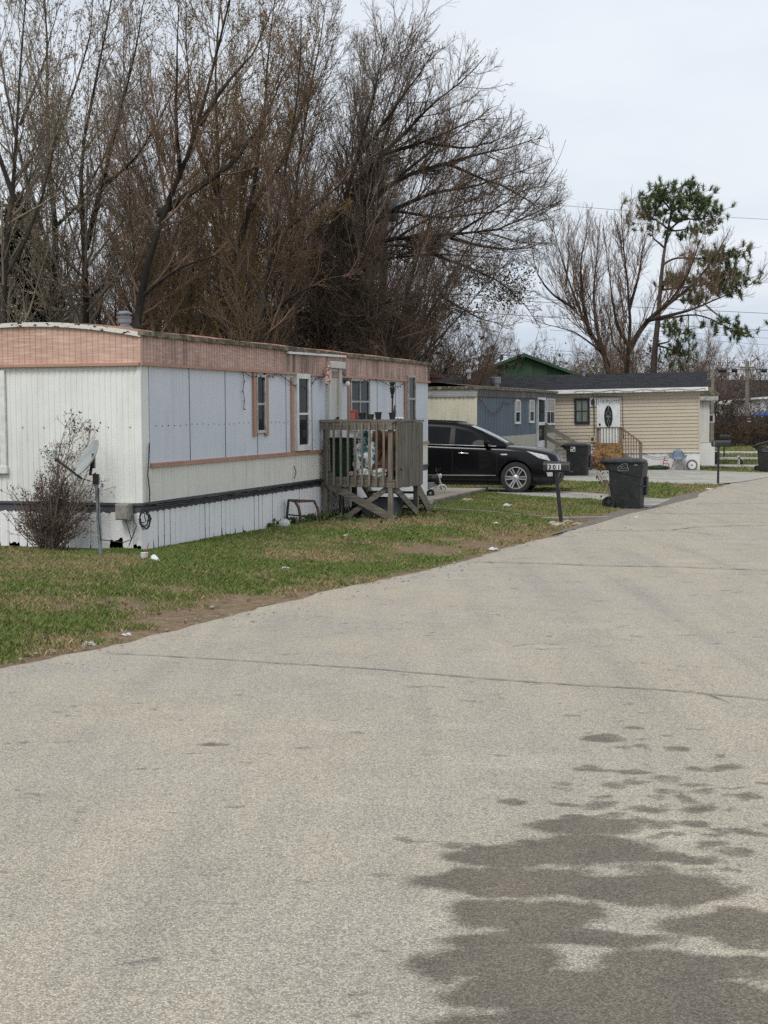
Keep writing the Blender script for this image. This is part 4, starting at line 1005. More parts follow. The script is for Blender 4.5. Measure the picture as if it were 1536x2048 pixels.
# ------------------------------------------------------------------ mailboxes
MT['mail_black'] = mat('black_mailbox', (.016,.018,.02), (.03,.032,.034), scale=12, rough=.45, bmp=.1)
def digits(txt, size, parent, M, mt='rubber'):
    out = []
    for i, ch in enumerate(txt):
        cu = bpy.data.curves.new('t', 'FONT'); cu.body = ch; cu.size = size; cu.extrude = .002; cu.align_x = 'CENTER'; cu.offset = size*.035
        tmp = bpy.data.objects.new('t', cu); COL.objects.link(tmp); bpy.context.view_layer.update()
        me = bpy.data.meshes.new_from_object(tmp.evaluated_get(bpy.context.evaluated_depsgraph_get())); bpy.data.objects.remove(tmp); bpy.data.curves.remove(cu)
        me.materials.clear(); me.materials.append(MT[mt]); o = bpy.data.objects.new('numeral', me); COL.objects.link(o); o.parent = parent
        o.matrix_local = M @ Matrix.Translation(((i-(len(txt)-1)/2)*size*.74, 0, 0)); out.append(o)
    return out
def mailbox(label, loc, rz, lean=0., h=.95, L=.5, cx=.0):
    t = thing('mailbox', label, 'mailbox', loc, rz, 'mailboxes on black posts')
    MB().beam((lean,0,-.15),(0,0,h), .075,.075, up=(0,1,0)).build('post', 'mail_black', t, bevel=.006)
    pr = [(-.085,0),(.085,0),(.085,.1)] + [(.085*cos(a), .1+.085*sin(a)) for a in np.linspace(0.2, pi-.2, 9)] + [(-.085,.1)]
    m = MB(); m.prism(pr, cx-L/2, cx+L/2, 'x', 0, Matrix.Translation((0,0,h)))
    bx_ = m.build('box', 'mail_black', t, smooth=40, bevel=.004)
    m = MB(); p2 = [(y*1.05, z*1.03) for y, z in pr]; m.prism(p2, cx+L/2, cx+L/2+.02, 'x', 0, Matrix.Translation((0,0,h-.003))); m.box(cx+L/2+.02, cx+L/2+.045, -.02, .02, h+.12, h+.14)
    m.build('door', 'mail_black', t, smooth=40)
    m = MB(); m.box(cx-L/2+.02, cx+L/2+.09, -.06, .06, h-.03, h-.004); m.build('bracket', 'mail_black', t)
    return t
q = gp(1124, 1044)
mb1 = mailbox('black mailbox numbered 301 on a leaning black post at the lawn edge', (q.x-.13, q.y, q.z), R_(-12), lean=.13, h=1.03, L=.5, cx=.0)
m = MB()
for k in (-1, 0, 1): m.box(k*.09-.025-.042, k*.09-.025+.042, -.094, -.089, 1.03+.025, 1.03+.14)
m.build('number_plate', 'sticker', mb1)
digits('301', .121, mb1, Matrix.Translation((-.025, -.0975, 1.03+.037)) @ Matrix.Rotation(pi/2, 4, 'X'))
m = MB(); m.box(.2,.42,-.02,-.005,.93,.945)
m.build('flag_arm', 'mail_black', mb1)
q = gp(1436, 969)
mb2 = mailbox('black mailbox with a worn numeral 2 on a post by the house driveway', (q.x, q.y, q.z), R_(-10), lean=.0, h=1.3, L=.62, cx=.07)
digits('2', .13, mb2, Matrix.Translation((-.15, -.0935, 1.33)) @ Matrix.Rotation(pi/2, 4, 'X'), 'mark_grey')
q = gp(1448, 914)
mailbox('far small black mailbox on a thin post between the far driveways', (q.x, q.y, q.z), R_(-8), h=1.0, L=.5)
# broken concrete round the first mailbox post
MT['rubble'] = mat('broken_concrete', (.42,.36,.28), (.3,.26,.2), scale=14, rough=.95, bmp=.6)
for i, (x, y, r, lab) in enumerate(((1108,1049,.07,'long broken concrete lump left of the 301 mailbox post foot'),(1136,1046,.06,'pale concrete lump right of the 301 mailbox post foot'),(1155,1051,.06,'concrete chunk fallen on the gravel right of the 301 mailbox'),(1118,1053,.08,'flat concrete lump in front of the 301 mailbox post foot'))):
    q = gp(x, y); o = MB().blob((0,0,0), r, 50+i, 3, .3, (1.7,1.1,.6)).build('concrete_lump', 'rubble', smooth=30); o.location = (q.x, q.y, q.z+.02); tag(o, lab, 'rubble')

# ------------------------------------------------------------------ small things on the lawn near the mobile home
# satellite dish
MT['dish_grey'] = mat('dish_grey', (.33,.35,.35), (.25,.27,.27), scale=5, rough=.45)
q = gp(202, 1115); DS = thing('satellite_dish', 'grey satellite dish on a leaning pole beside the bare shrub', 'satellite dish', (q.x, q.y, q.z))
hp = at(192, 948, q.y) - Vector((q.x, q.y, q.z))
MB().tube([(0,0,-.1), hp*.33, hp], .027, 12).build('pole', 'galvanised', DS, smooth=60)
MB().tube([hp*.3, hp*.5], .031, 12).build('sleeve', 'galvanised', DS, smooth=60)
dc = at(181, 918, q.y) - Vector((q.x, q.y, q.z)); tip = at(108, 915, q.y) - Vector((q.x, q.y, q.z)); low = at(164, 958, q.y) - Vector((q.x, q.y, q.z))
zax = (Vector((-.75,-.43,.5))).normalized(); MD = Matrix.Translation(dc) @ zax.to_track_quat('Z', 'Y').to_matrix().to_4x4()
m = MB(); m.lathe([(.0,.0),(.08,.004),(.16,.018),(.22,.036),(.26,.055),(.268,.057),(.268,.047),(.22,.024),(.16,.006),(.08,-.008),(0,-.012)], 36, 0, MD, cap=False)
m.build('reflector', 'dish_grey', DS, smooth=35)
m = MB(); m.tube([hp, hp*.97+Vector((-.08,0,.02)), dc-zax*.03], .022, 8); m.beam(dc-zax*.05+Vector((0,0,-.1)), dc-zax*.05+Vector((0,0,.1)), .1,.03); m.box(hp.x-.04,hp.x+.04,-.04+hp.y,.04+hp.y,hp.z-.14,hp.z)
m.build('bracket', 'dark_metal', DS)
m = MB(); m.beam(low, tip, .022, .03); m.build('feed_arm', 'dark_metal', DS)
m = MB(); m.tube([tip+Vector((-.0,0,-.01)), tip+Vector((.01,0,.07))], .03, 10); m.blob(tip+Vector((.015,0,.09)), .035, 1, 2, 0); m.build('receiver', 'dish_grey', DS, smooth=50)
m = MB(); m.tube([low, low+Vector((.1,-.02,-.02)), hp*.9+Vector((-.03,-.04,0)), hp*.86+Vector((-.08,-.04,-.1)), hp*.8+Vector((-.02,-.05,-.13)), hp*.75+Vector((.03,-.03,.1)), hp*.5+Vector((0,-.035,0)), hp*.2+Vector((.02,-.03,0))], .006, 5); m.build('cable', 'cable', DS, smooth=60)

# bent metal frame
q = gp(605, 1052); BF = thing('metal_frame', 'rusty bent metal frame standing against the white skirting', 'frame', (q.x, q.y, q.z-.01), az1-pi/2)
pq = lambda x, y: Matrix.Rotation(-(az1-pi/2), 4, 'Z') @ (at(x, y, q.y+.12) - Vector((q.x, q.y, q.z)))
a, b, c, d = pq(577,999), pq(603,1001), pq(626,1001), pq(572,1052)
m = MB(); m.beam(a, d, .05, .04); m.build('leg', 'dark_metal', BF)
m = MB(); m.tube([c+Vector((0,.05,0)), pq(633,1015)+Vector((0,.05,0)), pq(637,1032)+Vector((0,.05,0)), pq(640,1048)+Vector((0,.05,0))], .025, 8); m.build('curved_leg', 'rusty_metal', BF, smooth=60)
m = MB(); bb = b+Vector((0,-.3,0)); m.tube([bb, bb+Vector((.06,0,-.1)), bb+Vector((.1,0,-.3)), bb+Vector((.12,0,-.53))], .028, 8); m.build('curved_leg', 'rusty_metal', BF, smooth=60)
m = MB(); m.beam(a, c+Vector((0,.05,0)), .05, .035); m.beam(a, bb, .03, .03); m.beam(bb, c+Vector((0,.05,0)), .045, .035); m.build('top_bar', 'rusty_metal', BF)
m = MB(); m.beam(a.lerp(d,.55), pq(637,1034)+Vector((0,.05,0)), .025,.025); m.build('cross_bar', 'dark_metal', BF)
m = MB(); m.beam(pq(576,1055)+Vector((0,-.1,.02)), pq(612,1057)+Vector((0,-.25,.02)), .06,.025); m.build('foot_plate', 'galvanised', BF)
q = gp(569, 1057); o = MB().lathe([(.085,-.02),(.1,0),(.095,.05),(.07,.085),(.03,.1),(0,.105)], 20).build('round_plastic_litter', 'pale_bag', smooth=40); o.location = (q.x, q.y, q.z+.07); o.rotation_euler = (R_(70),0,R_(10)); tag(o, 'round white plastic lid leaning by the leg of the rusty frame', 'lid')

# litter
MT['paper'] = mat('white_litter', (.6,.61,.6), (.42,.42,.42), scale=20, rough=.7)
MT['cup'] = mat('paper_cup', (.72,.72,.72), (.3,.16,.4), scale=9, rough=.5, lo=.55, hi=.62)
MT['can'] = mat('drink_can', (.62,.7,.66), (.8,.8,.8), scale=14, rough=.3, metal=.3, lo=.45, hi=.55)
MT['straw_red'] = mat('red_straw', (.5,.08,.06), rough=.5)
q = gp(289, 1124); t = thing('paper_cup', 'white paper cup with a red straw standing near the trailer corner', 'cup', (q.x, q.y, q.z))
MB().lathe([(0,.0),(.035,.0),(.05,.12),(.052,.125),(.047,.12),(.033,.01),(0,.01)], 18, cap=False).build('cup', 'cup', t, smooth=35)
MB().tube([(0,0,.02),(.03,0,.16),(.06,0,.25)], .006, 6).build('straw', 'straw_red', t)
q = gp(311, 1127); o = MB().lathe([(0,-.06),(.025,-.06),(.033,-.05),(.033,.05),(.025,.06),(0,.06)], 16, 0, Matrix.Rotation(pi/2, 4, 'Y') @ Matrix.Scale(1.3, 4)).build('drink_can', 'can', smooth=35)
o.location = (q.x, q.y, q.z+.05); o.rotation_euler = (0,R_(25),R_(-55)); tag(o, 'crushed pale drink can lying right of the paper cup', 'can')
LIT = [(572,1141,.055,(1.3,1,.6),'bright white paper scrap at the middle of the lawn'),(197,1153,.06,(2.2,.6,.3),'long grey plastic strip on the grass left of the paper cup'),
       (692,1075,.05,(1.2,1,.7),'small pair of white crumpled scraps on the lawn below the porch'),(722,1128,.06,(2.4,.5,.35),'thin white plastic fork-shaped piece on the lawn near the road'),
       (851,1052,.06,(1.6,.8,.3),'flat white scrap by the right porch post'),(873,1053,.05,(1.2,.8,.4),'little white scrap right of the flat scrap by the porch'),
       (741,1058,.06,(1.4,1,.5),'reddish tan scrap on the grass in front of the porch'),(991,1049,.06,(1.4,1,.5),'pale green scrap on the lawn left of the 301 mailbox'),
       (1013,1014,.085,(1.4,1,.6),'white bag scrap on the grass below the black SUV nose'),(937,1005,.12,(1.2,.6,.6),'pale block beside the boardwalk edge'),
       (1273,1036,.06,(1.3,.8,.4),'tiny white scrap on the road in front of the nearest bin'),(255,1272,.04,(1.3,1,.5),'pale scrap on the bare soil at the road edge'),
       (178,1290,.045,(1.3,1,.5),'whitish scrap at the lawn corner by the road crack'),(986,1101,.07,(1.3,1,.5),'white scrap in the mud beside the road below the mailbox'),
       (1420,980,.09,(1.8,1,.4),'white flattened scrap at the grass tip by the numeral 2 mailbox'),(905,970,.12,(1.6,1,.4),'white bag scrap on the grass beneath the SUV')]
MT['tan_paper'] = mat('tan_litter', (.45,.27,.18), (.55,.4,.3), rough=.8); MT['green_paper'] = mat('pale_green_litter', (.5,.6,.56), (.6,.66,.62), rough=.6); MT['grey_strip'] = mat('grey_strip', (.5,.52,.53), rough=.5)
for i, (x, y, r, sc, lab) in enumerate(LIT):
    q = gp(x, y); mt = 'tan_paper' if 'tan' in lab else 'green_paper' if 'green scrap' in lab else 'grey_strip' if 'strip' in lab else 'rubble' if 'block' in lab else 'paper'
    r *= .8; o = MB().blob((0,0,0), r, 80+i, 3, .38, sc).build('litter', mt, smooth=25); o.location = (q.x, q.y, q.z+r*sc[2]*.7); o.rotation_euler = (0, 0, R_(rgw.uniform(-40, 40))); tag(o, lab, 'litter')
# loose boards on the grass
a, b = gp(858, 1021), gp(1000, 1031)
tag(MB().beam(a+Vector((0,0,.05)), b+Vector((0,0,.06)), .09, .05).build('loose_board', 'deck_wood_x', bevel=.004), 'long weathered board lying on the grass from the porch towards the mailbox', 'board')
a, b = gp(995, 1031), gp(1080, 1035)
tag(MB().beam(a+Vector((0,0,.05)), b+Vector((0,0,.03)), .07, .035).build('loose_board', 'grey_wood', bevel=.004), 'shorter thin board continuing the line towards the 301 mailbox', 'board')
a, b = gp(1085, 1038), gp(1215, 1036)
tag(MB().beam(a+Vector((0,0,.01)), b+Vector((0,0,.01)), .16, .05).build('path_slab', 'old_concrete', bevel=.01), 'sunken grey concrete slab in the grass behind the 301 mailbox', 'slab')

# child's mini motorbike by the boardwalk
MT['tyre_white'] = mat('white_tyre', (.6,.59,.54), (.5,.49,.45), rough=.7)
q = gp(884, 990); BK = thing('mini_motorbike', 'small child sized dark motorbike with a white front tyre by the boardwalk', 'motorbike', (q.x, q.y-.05, q.z), R_(12))
# +x forward (right); scale about 0.75 m tall
for x, rr, mt, nm in ((0,.145,'tyre_white','front_wheel'),(-.62,.15,'rubber','rear_wheel')):
    M = Matrix.Translation((x,0,rr)) @ Matrix.Rotation(pi/2, 4, 'X')
    wv = MB().lathe([(rr*.72,-.03),(rr*.92,-.035),(rr,-.02),(rr,.02),(rr*.92,.035),(rr*.72,.03),(rr*.72,-.03)], 26, 0, M, cap=False).build(nm, mt, BK, smooth=40)
    m = MB(); m.lathe([(0,-.02),(.03,-.02),(.03,.02),(0,.02)], 10, 0, M, cap=False); m.lathe([(rr*.66,-.02),(rr*.74,-.02),(rr*.74,.02),(rr*.66,.02),(rr*.66,-.02)], 22, 0, M, cap=False)
    for k in range(5):
        R2 = M @ Matrix.Rotation(2*pi*k/5, 4, 'Z'); m.beam(R2 @ Vector((.02,0,0)), R2 @ Vector((rr*.7,0,0)), .016, .02)
    m.build('rim', 'galvanised', wv)
m = MB(); 
for s_ in (-.05, .05): m.tube([(0,s_,.145),(-.06,s_,.36),(-.13,s_,.56)], .016, 8)
m.build('fork', 'chrome', BK, smooth=60)
m = MB(); m.tube([(-.1,-.2,.7),(-.13,-.13,.66),(-.15,-.05,.6),(-.15,.05,.6),(-.13,.13,.66),(-.1,.2,.7)], .012, 8); m.build('handlebar', 'dark_metal', BK, smooth=60)
m = MB(); m.tube([(-.13,0,.5),(-.3,0,.44),(-.5,0,.42),(-.72,0,.47)], .022, 8); m.tube([(-.13,0,.48),(-.2,0,.28),(-.42,0,.2),(-.62,0,.15)], .018, 8); m.tube([(-.5,0,.42),(-.45,0,.2)], .016, 8); m.build('frame', 'dark_metal', BK, smooth=60)
m = MB(); m.loft([[(x, y*w_, z0+h) for y, h in ((-.06,0),(.06,0),(.05,.06),(-.05,.06))] for x, w_, z0 in ((-.3,.8,.43),(-.45,1,.44),(-.62,1,.46),(-.76,.7,.5))]); m.build('saddle', 'rubber', BK, smooth=50, bevel=.01)
m = MB(); m.blob((-.2,0,.44), .1, 4, 3, .05, (1.2,.7,.7)); m.build('fuel_tank', 'black_pot', BK, smooth=60)
m = MB(); m.box(-.4,-.22,-.08,.08,.17,.34)
for k in range(4): m.box(-.41,-.21,-.09,.09,.24+.025*k,.25+.025*k)
m.build('engine', 'galvanised', BK, bevel=.006)
m = MB(); m.blob((-.05,0,.5), .055, 4, 2, 0, (.8,1,1.2)); m.build('headlamp', 'lamp', BK, smooth=60)
m = MB(); m.tube([(-.24,-.09,.2),(-.4,-.1,.14),(-.75,-.1,.3)], [.015,.02,.028], 8); m.build('exhaust', 'chrome', BK, smooth=60)
# a small black cart wheel standing before the bike
q = gp(861, 1003); M = Matrix.Rotation(pi/2, 4, 'X'); o = MB().lathe([(.04,-.03),(.09,-.035),(.1,0),(.09,.035),(.04,.03),(.03,0)], 20, 0, M, cap=False).build('small_black_wheel', 'rubber', smooth=40); o.location = (q.x, q.y, q.z+.2); o.rotation_euler[2] = R_(20); tag(o, 'small loose black wheel on the boardwalk before the mini motorbike', 'wheel')
# ------------------------------------------------------------------ slate blue mobile home beyond the SUV
MT['slate_sheet'] = streak_mat('slate_blue_siding', (.115,.15,.19), (.22,.24,.25), .4, sx=10, base2=(.135,.17,.205))
MT['cream_old'] = streak_mat('peeling_cream_end', (.60,.57,.43), (.30,.31,.34), .85, sx=6, sz=.5, base2=(.64,.61,.5), lo=.45, hi=.62)
MT['grey_fascia'] = streak_mat('weathered_grey_fascia', (.36,.37,.36), (.06,.06,.055), .9, sx=2.5, sz=8, base2=(.42,.43,.42), lo=.45, hi=.65)
MT['dark_fascia'] = streak_mat('blackened_fascia', (.10,.10,.095), (.25,.25,.24), .8, sx=9, base2=(.07,.07,.065), lo=.5, hi=.66)
MT['olive_skirt'] = streak_mat('faded_olive_skirting', (.40,.41,.33), (.25,.25,.2), .5, sx=8, base2=(.45,.44,.36))
MT['storm_white'] = mat('white_door_paint', (.74,.76,.77), (.65,.67,.68), scale=4, rough=.4)
az2 = atan2(12.5, 4.1); F2 = Fr((2.98, 46.0, 0), az2, .012); L2, W2 = 13.2, 3.66
T2 = thing('mobile_home', 'slate blue mobile home with a streaked cream end wall, behind the black SUV', 'mobile home', F2.loc, rot=F2.rot)
P2 = lambda x, y: F2.on(x, y, 1, 0.)
L2 = P2(1110, 850).x
zt2 = (P2(955,775).z+P2(1105,785).z)/2; zf2 = (P2(955,796).z+P2(1105,796).z)/2; zs2 = P2(1015,872).z
arch2 = lambda y: .16*(1-((y-W2/2)/(W2/2))**2)
MB().box(.05, L2-.05, .05, W2-.05, .05, zt2-.03).build('core', 'dark_void', T2)
m = MB(); sheet(m, 'y', 0, W2, zs2, zf2, 0, -1, .15, .012); m.build('end_wall', 'cream_old', T2)
m = MB(); sheet(m, 'x', 0, L2, zs2, zf2, 0, -1, .22, .03, prof=((0,0),(.5,0),(.6,1),(.9,1),(1,0))); m.build('side_wall', 'slate_sheet', T2)
m = MB(); sheet(m, 'x', 0, L2, -.1, zs2, .0, -1, .3, .012); sheet(m, 'y', 0, W2, -.1, zs2, 0, -1, .3, .012); m.build('skirting', 'olive_skirt', T2)
m = MB(); m.box(-.06, 0, -.06, W2, zf2, zt2-.015)
for z in np.linspace(zf2+.05, zt2-.08, 4): m.box(-.068, -.06, -.06, W2, z, z+.02)
m.build('end_fascia', 'grey_fascia', T2)
m = MB(); sheet(m, 'x', -.06, L2+.03, zf2, zt2-.01, -.06, -1, .3, .015); m.build('side_fascia', 'dark_fascia', T2)
MB().box(-.02,.03,-.03,.03,zs2,zf2).build('corner_trim', 'cream_old', T2)
m = MB(); ys = np.linspace(-.1, W2+.1, 13); rg = random.Random(2)
m.loft([[(x, y, zt2+.02+arch2(y)*(1 if 0 < y < W2 else 0)+rg.uniform(0,.012)) for y in ys] for x in np.linspace(-.1, L2+.05, 30)], closed=False, caps=False); r2 = m.build('roof', 'moss_trim', T2)
m = MB(); m.box(-.11, -.05, -.11, W2+.1, zt2-.05, zt2+.05); m.box(-.05, L2+.05, -.12, -.04, zt2-.04, zt2+.045); m.build('roof_edge', 'moss_trim', r2)
v_ = F2.on(991, 770, 1, .9); m = MB(); m.lathe([(.14,0),(.14,.2),(.2,.2),(.2,.42),(.17,.44),(0,.45)], 16, 0, Matrix.Translation((v_.x, .9, zt2+.05)), cap=False); m.build('roof_vent', 'galvanised', r2, smooth=40)
q = F2.on(868, 768, 0, 1.3); m = MB(); m.lathe([(.3,0),(.3,.1),(.22,.12),(.22,.22),(.3,.24),(.3,.36),(0,.4)], 14, 0, Matrix.Translation((1.3, q.y, zt2+.12)), cap=False); m.build('roof_vent', 'rusty_metal', r2, smooth=40)
def win2(fr, par, px0, px1, py0, py1, fm, glass='glass', mull=0, fw=.07, rail=.5, proud=.05, y=-.005):
    xm = (px0+px1)/2; a, b = fr.on(px0, 850, 1, 0).x, fr.on(px1, 850, 1, 0).x
    return window(par, a, b, fr.on(xm, py1, 1, 0).z, fr.on(xm, py0, 1, 0).z, fm, fw, y, rail, mull, proud, glass)
MT['blind'] = mat('drawn_blind', (.42,.41,.35), (.33,.32,.27), scale=4, rough=.5)
def half_blind(fr, w, px0, px1, py0, py1):
    a, b = fr.on(px0, 850, 1, 0).x, fr.on(px1, 850, 1, 0).x; xm = (px0+px1)/2
    MB().box(a+.06, b-.06, -.036, -.03, fr.on(xm,py1,1,0).z, fr.on(xm,py0,1,0).z-.06).build('blind', 'blind', w)
w = win2(F2, T2, 1028.5, 1039, 799, 848, 'storm_white'); half_blind(F2, w, 1028.5, 1039, 799, 824)
w = win2(F2, T2, 1057, 1066.5, 798.5, 846, 'storm_white'); half_blind(F2, w, 1057, 1066.5, 798.5, 822)
w = win2(F2, T2, 1091, 1107.5, 796, 850, 'storm_white', mull=1); half_blind(F2, w, 1091, 1107.5, 796, 822)
a, b = F2.on(1072.5,850,1,0).x, F2.on(1088,850,1,0).x; zd0, zd1 = F2.on(1080,899,1,0).z, F2.on(1080,795,1,0).z
m = MB(); m.box(a,a+.09,-.08,0,zd0,zd1); m.box(b-.09,b,-.08,0,zd0,zd1); m.box(a+.09,b-.09,-.078,0,zd1-.1,zd1); m.box(a+.09,b-.09,-.06,0,zd0,zd0+.35); m.box(a+.09,b-.09,-.06,0,(zd0+zd1)/2-.06,(zd0+zd1)/2+.06)
dr = m.build('storm_door', 'storm_white', T2); MB().box(a+.08,b-.08,-.04,0,zd0+.3,zd1-.08).build('pane', 'glass', dr)
m = MB(); MT['holiday_wire'] = mat('red_light_wire', (.1,.05,.05), (.2,.06,.05), rough=.6)
garland(m, F2, [(958,798),(963,802),(970,812),(980,824),(992,828),(1000,820),(1008,803),(1018,808),(1026,806),(1033,797)], y=-.08, step=.2, r=.014)
garland(m, F2, [(1040,799),(1048,803),(1056,799),(1070,799),(1085,800)], y=-.08, step=.2, r=.014)
tag(m.build('string_lights', 'holiday_wire'), 'string of reddish lights drooping across the slate blue siding', 'string lights').matrix_world = F2.M
# stair with plank rails running out from the blue home's door
def inF(fr, x, y, z): return fr.M @ Vector((x, y, z))
ST2 = thing('wooden_stair', 'weathered grey wooden stair with plank handrails at the slate blue home', 'stair', inF(F2, b-.1, -.02, 0), az2)
Is = ST2.matrix_basis.inverted() if False else None
FS = Fr(inF(F2, b-.1, -.02, 0), az2)
sp = lambda px, py, x=.0: FS.on(px, py, 0, x)
h0, h1 = sp(1089,849), sp(1153,888); l0, l1 = sp(1091,874), sp(1135,899)
h1.y = max(h1.y, -3.2)
MB().beam(h0, h1, .05, .16, up=(0,0,1)).build('handrail', 'grey_wood', ST2); MB().beam(l0, l1, .05, .14).build('lower_rail', 'grey_wood', ST2)
MB().box(-.05,.05,h0.y-.1,h0.y,-.1,h0.z).build('post', 'grey_wood', ST2); MB().box(-.05,.05,h1.y,h1.y+.1,-.1,h1.z).build('post', 'grey_wood', ST2)
MB().box(-1.2,-.05,h0.y-.9,.0,.62,.68).build('landing', 'grey_wood', ST2)
for k in range(3): MB().box(-1.15,-.06,h0.y-1.15-.3*k,h0.y-.88-.3*k,.46-.17*k,.5-.17*k).build('step', 'grey_wood', ST2)

# ------------------------------------------------------------------ beige sided house
MT['vinyl'] = streak_mat('beige_vinyl', (.50,.44,.345), (.38,.33,.25), .3, sx=2, base2=(.47,.41,.32), rough=.5)
MT['house_skirt'] = streak_mat('white_house_skirting', (.74,.74,.72), (.45,.42,.36), .4, sx=5, base2=(.68,.68,.66))
MT['white_fascia'] = mat('white_fascia', (.78,.78,.78), (.7,.7,.7), scale=2, rough=.5)
def shingle_material():
    m, nt, b = mk('dark_shingles'); v = coords(nt)
    br = N(nt, 'ShaderNodeTexBrick', {'Vector': coords(nt, (1,1,1)), 'Scale': 1., 'Mortar Size': .008, 'Brick Width': .32, 'Row Height': .14, 'Color1': (.035,.036,.04,1), 'Color2': (.016,.017,.02,1), 'Mortar': (.008,.008,.008,1)})
    col = mixc(nt, mapr(nt, noise(nt, v, 8, 3), .4, .7, 0, .6), br.outputs['Color'], (.055,.056,.062))
    setin(nt, b, 'Base Color', col); b.inputs['Roughness'].default_value = .95; b.inputs['Specular IOR Level'].default_value = .15
    bump(nt, b, br.outputs['Fac'], .6, -.01); return m
MT['shingle'] = shingle_material()
dH = Vector((.976,-.217,0)); Rr = at(1400, 900, 58.5); LH, WH = 12.6, 4.3
oH = Vector((Rr.x, Rr.y, 0)) - dH*LH; azH = atan2(dH.y, dH.x)
FH = Fr((oH.x, oH.y, -.02), azH, .016); PHs = lambda x, y: FH.on(x, y, 1, 0.)
H = thing('house', 'beige sided house with dark shingle roof and oval window door', 'house', FH.loc, rot=FH.rot)
zsk = PHs(1330, 903.5).z; zev = PHs(1300, 784).z; print('house', zsk, zev, PHs(1113,785).z, PHs(1413,775).z)
MB().box(.05, LH-.05, .06, WH, -.2, zev).build('core', 'dark_void', H)
m = MB(); nl = int((zev-zsk)/.14); dz = (zev-zsk)/nl
L = []
for i in range(nl): L += [(-.03, zsk+i*dz), (-.026, zsk+i*dz+.008), (-.002, zsk+(i+1)*dz-.002), (-.002, zsk+(i+1)*dz)]
m.loft([[(x, y, z) for y, z in L] for x in np.linspace(0, LH, 5)], closed=False, caps=False)
m.build('siding', 'vinyl', H)
m = MB(); m.add([(LH,0,zsk),(LH,WH,zsk),(LH,WH,zev),(LH,WH/2,zev+.75),(LH,0,zev)], [(0,1,2,3,4)]); m.box(LH-.06, LH+.01, -.035, .04, zsk, zev); m.build('end_wall', 'vinyl', H)
m = MB(); sheet(m, 'x', 0, LH, -.25, zsk-.03, .0, -1, .3, .012); m.box(-.0, LH+.015, -.05, 0, zsk-.035, zsk+.0); m.add([(LH,0,-.25),(LH,WH,-.25),(LH,WH,zsk),(LH,0,zsk)], [(0,1,2,3)])
m.build('skirting', 'house_skirt', H)
ov = .3; zr = zev+.16+.72; rt = MB()
A = [(-.2,-ov,zev+.16),(LH+.32,-ov,zev+.16),(LH+.32,WH/2,zr),(-.2,WH/2,zr),(LH+.32,WH+ov,zev+.16),(-.2,WH+ov,zev+.16)]
B_ = [(x,y,z-.05) for x,y,z in A]
rt.add(A+B_, [(0,1,2,3),(3,2,4,5),(6,9,8,7),(9,11,10,8),(0,6,7,1),(5,4,10,11),(1,7,8,2),(2,8,10,4),(0,3,9,6),(3,5,11,9)])
rfH = rt.build('roof', 'shingle', H)
m = MB(); m.box(-.2, LH+.34, -ov-.03, -ov+.0, zev+.0, zev+.155); m.box(-.2, LH+.3, -ov, .0, zev-.004, zev+.014); m.build('fascia', 'white_fascia', H)
rg = random.Random(5)
for px, py, h, mt in ((1167,742,.32,'galvanised'),(938,749,.42,'white_fascia')):
    q = FH.on(px, py, 1, 1.9); m = MB(); m.lathe([(.09,-.3),(.09,h*.6),(.14,h*.62),(.14,h*.85),(.0,h)], 12, 0, Matrix.Translation((q.x, 1.9, zr-.08)), cap=False); m.build('roof_vent', mt, rfH, smooth=40)
MT['navy_frame'] = mat('dark_navy_frame', (.012,.018,.026), (.018,.024,.032), rough=.45)
MT['lace'] = mat('lace_curtain', (.12,.15,.13), (.2,.22,.19), scale=5, st=(5,5,.8), rough=.25)
w = win2(FH, H, 1149, 1179.5, 796.5, 848, 'navy_frame', glass='lace', mull=1, fw=.09, proud=.06, y=-.02)
a, b = PHs(1194.5,850).x, PHs(1240.5,850).x; z0, z1 = zsk-.03, PHs(1217,797).z
m = MB(); m.box(a,a+.08,-.075,0,z0,z1); m.box(b-.08,b,-.075,0,z0,z1); m.box(a+.08,b-.08,-.073,0,z1-.08,z1); fr = m.build('door_frame', 'storm_white', H)
dr = MB().box(a+.08,b-.08,-.05,0,z0,z1-.08).build('door', 'storm_white', H)
cx_, cz_ = PHs(1217,833).x, PHs(1217,833).z
def oval(rx, rz, y0, y1, mb): return mb.prism([(cx_+rx*cos(t), cz_+rz*sin(t)) for t in np.linspace(0, 2*pi, 40, endpoint=False)], y0, y1, 'y')
oval(.21,.50,-.062,-.05,MB()).build('oval_trim', 'storm_white', dr, smooth=40); ov_ = oval(.175,.455,-.068,-.05,MB()).build('oval_pane', 'glass', dr, smooth=40)
m = MB()
for pts in ([(-.1,.1),(0,.26),(.1,.1),(0,-.05),(-.1,.1)],[(-.12,-.02),(.12,-.02)],[(0,-.1),(.06,-.2),(0,-.33),(-.06,-.2),(0,-.1)],[(0,.26),(0,.43)],[(0,-.33),(0,-.43)],[(-.05,0),(0,.06),(.05,0),(0,-.07),(-.05,0)]):
    m.tube([(cx_+x, -.071, cz_+z) for x, z in pts], .008, 4)
m.build('leading', 'frame_grey', ov_)
m = MB(); hx = PHs(1199,849).x; m.box(hx-.03,hx+.05,-.09,-.05,z0+1.0,z0+1.06); m.box(hx-.03,hx+.05,-.08,-.05,z0+1.16,z0+1.24); m.build('handle', 'dark_metal', dr)
q = PHs(1186,804); MB().box(q.x-.13,q.x+.13,-.05,0,q.z-.19,q.z+.19).build('light_plate', 'storm_white', H); m = MB(); m.prism([(q.x+.075*cos(t), q.z+.02+.085*sin(t)) for t in np.linspace(0,pi,10)]+[(q.x-.075,q.z-.12),(q.x+.075,q.z-.12)], -.12,-.05,'y'); m.build('porch_light', 'dark_metal', H)
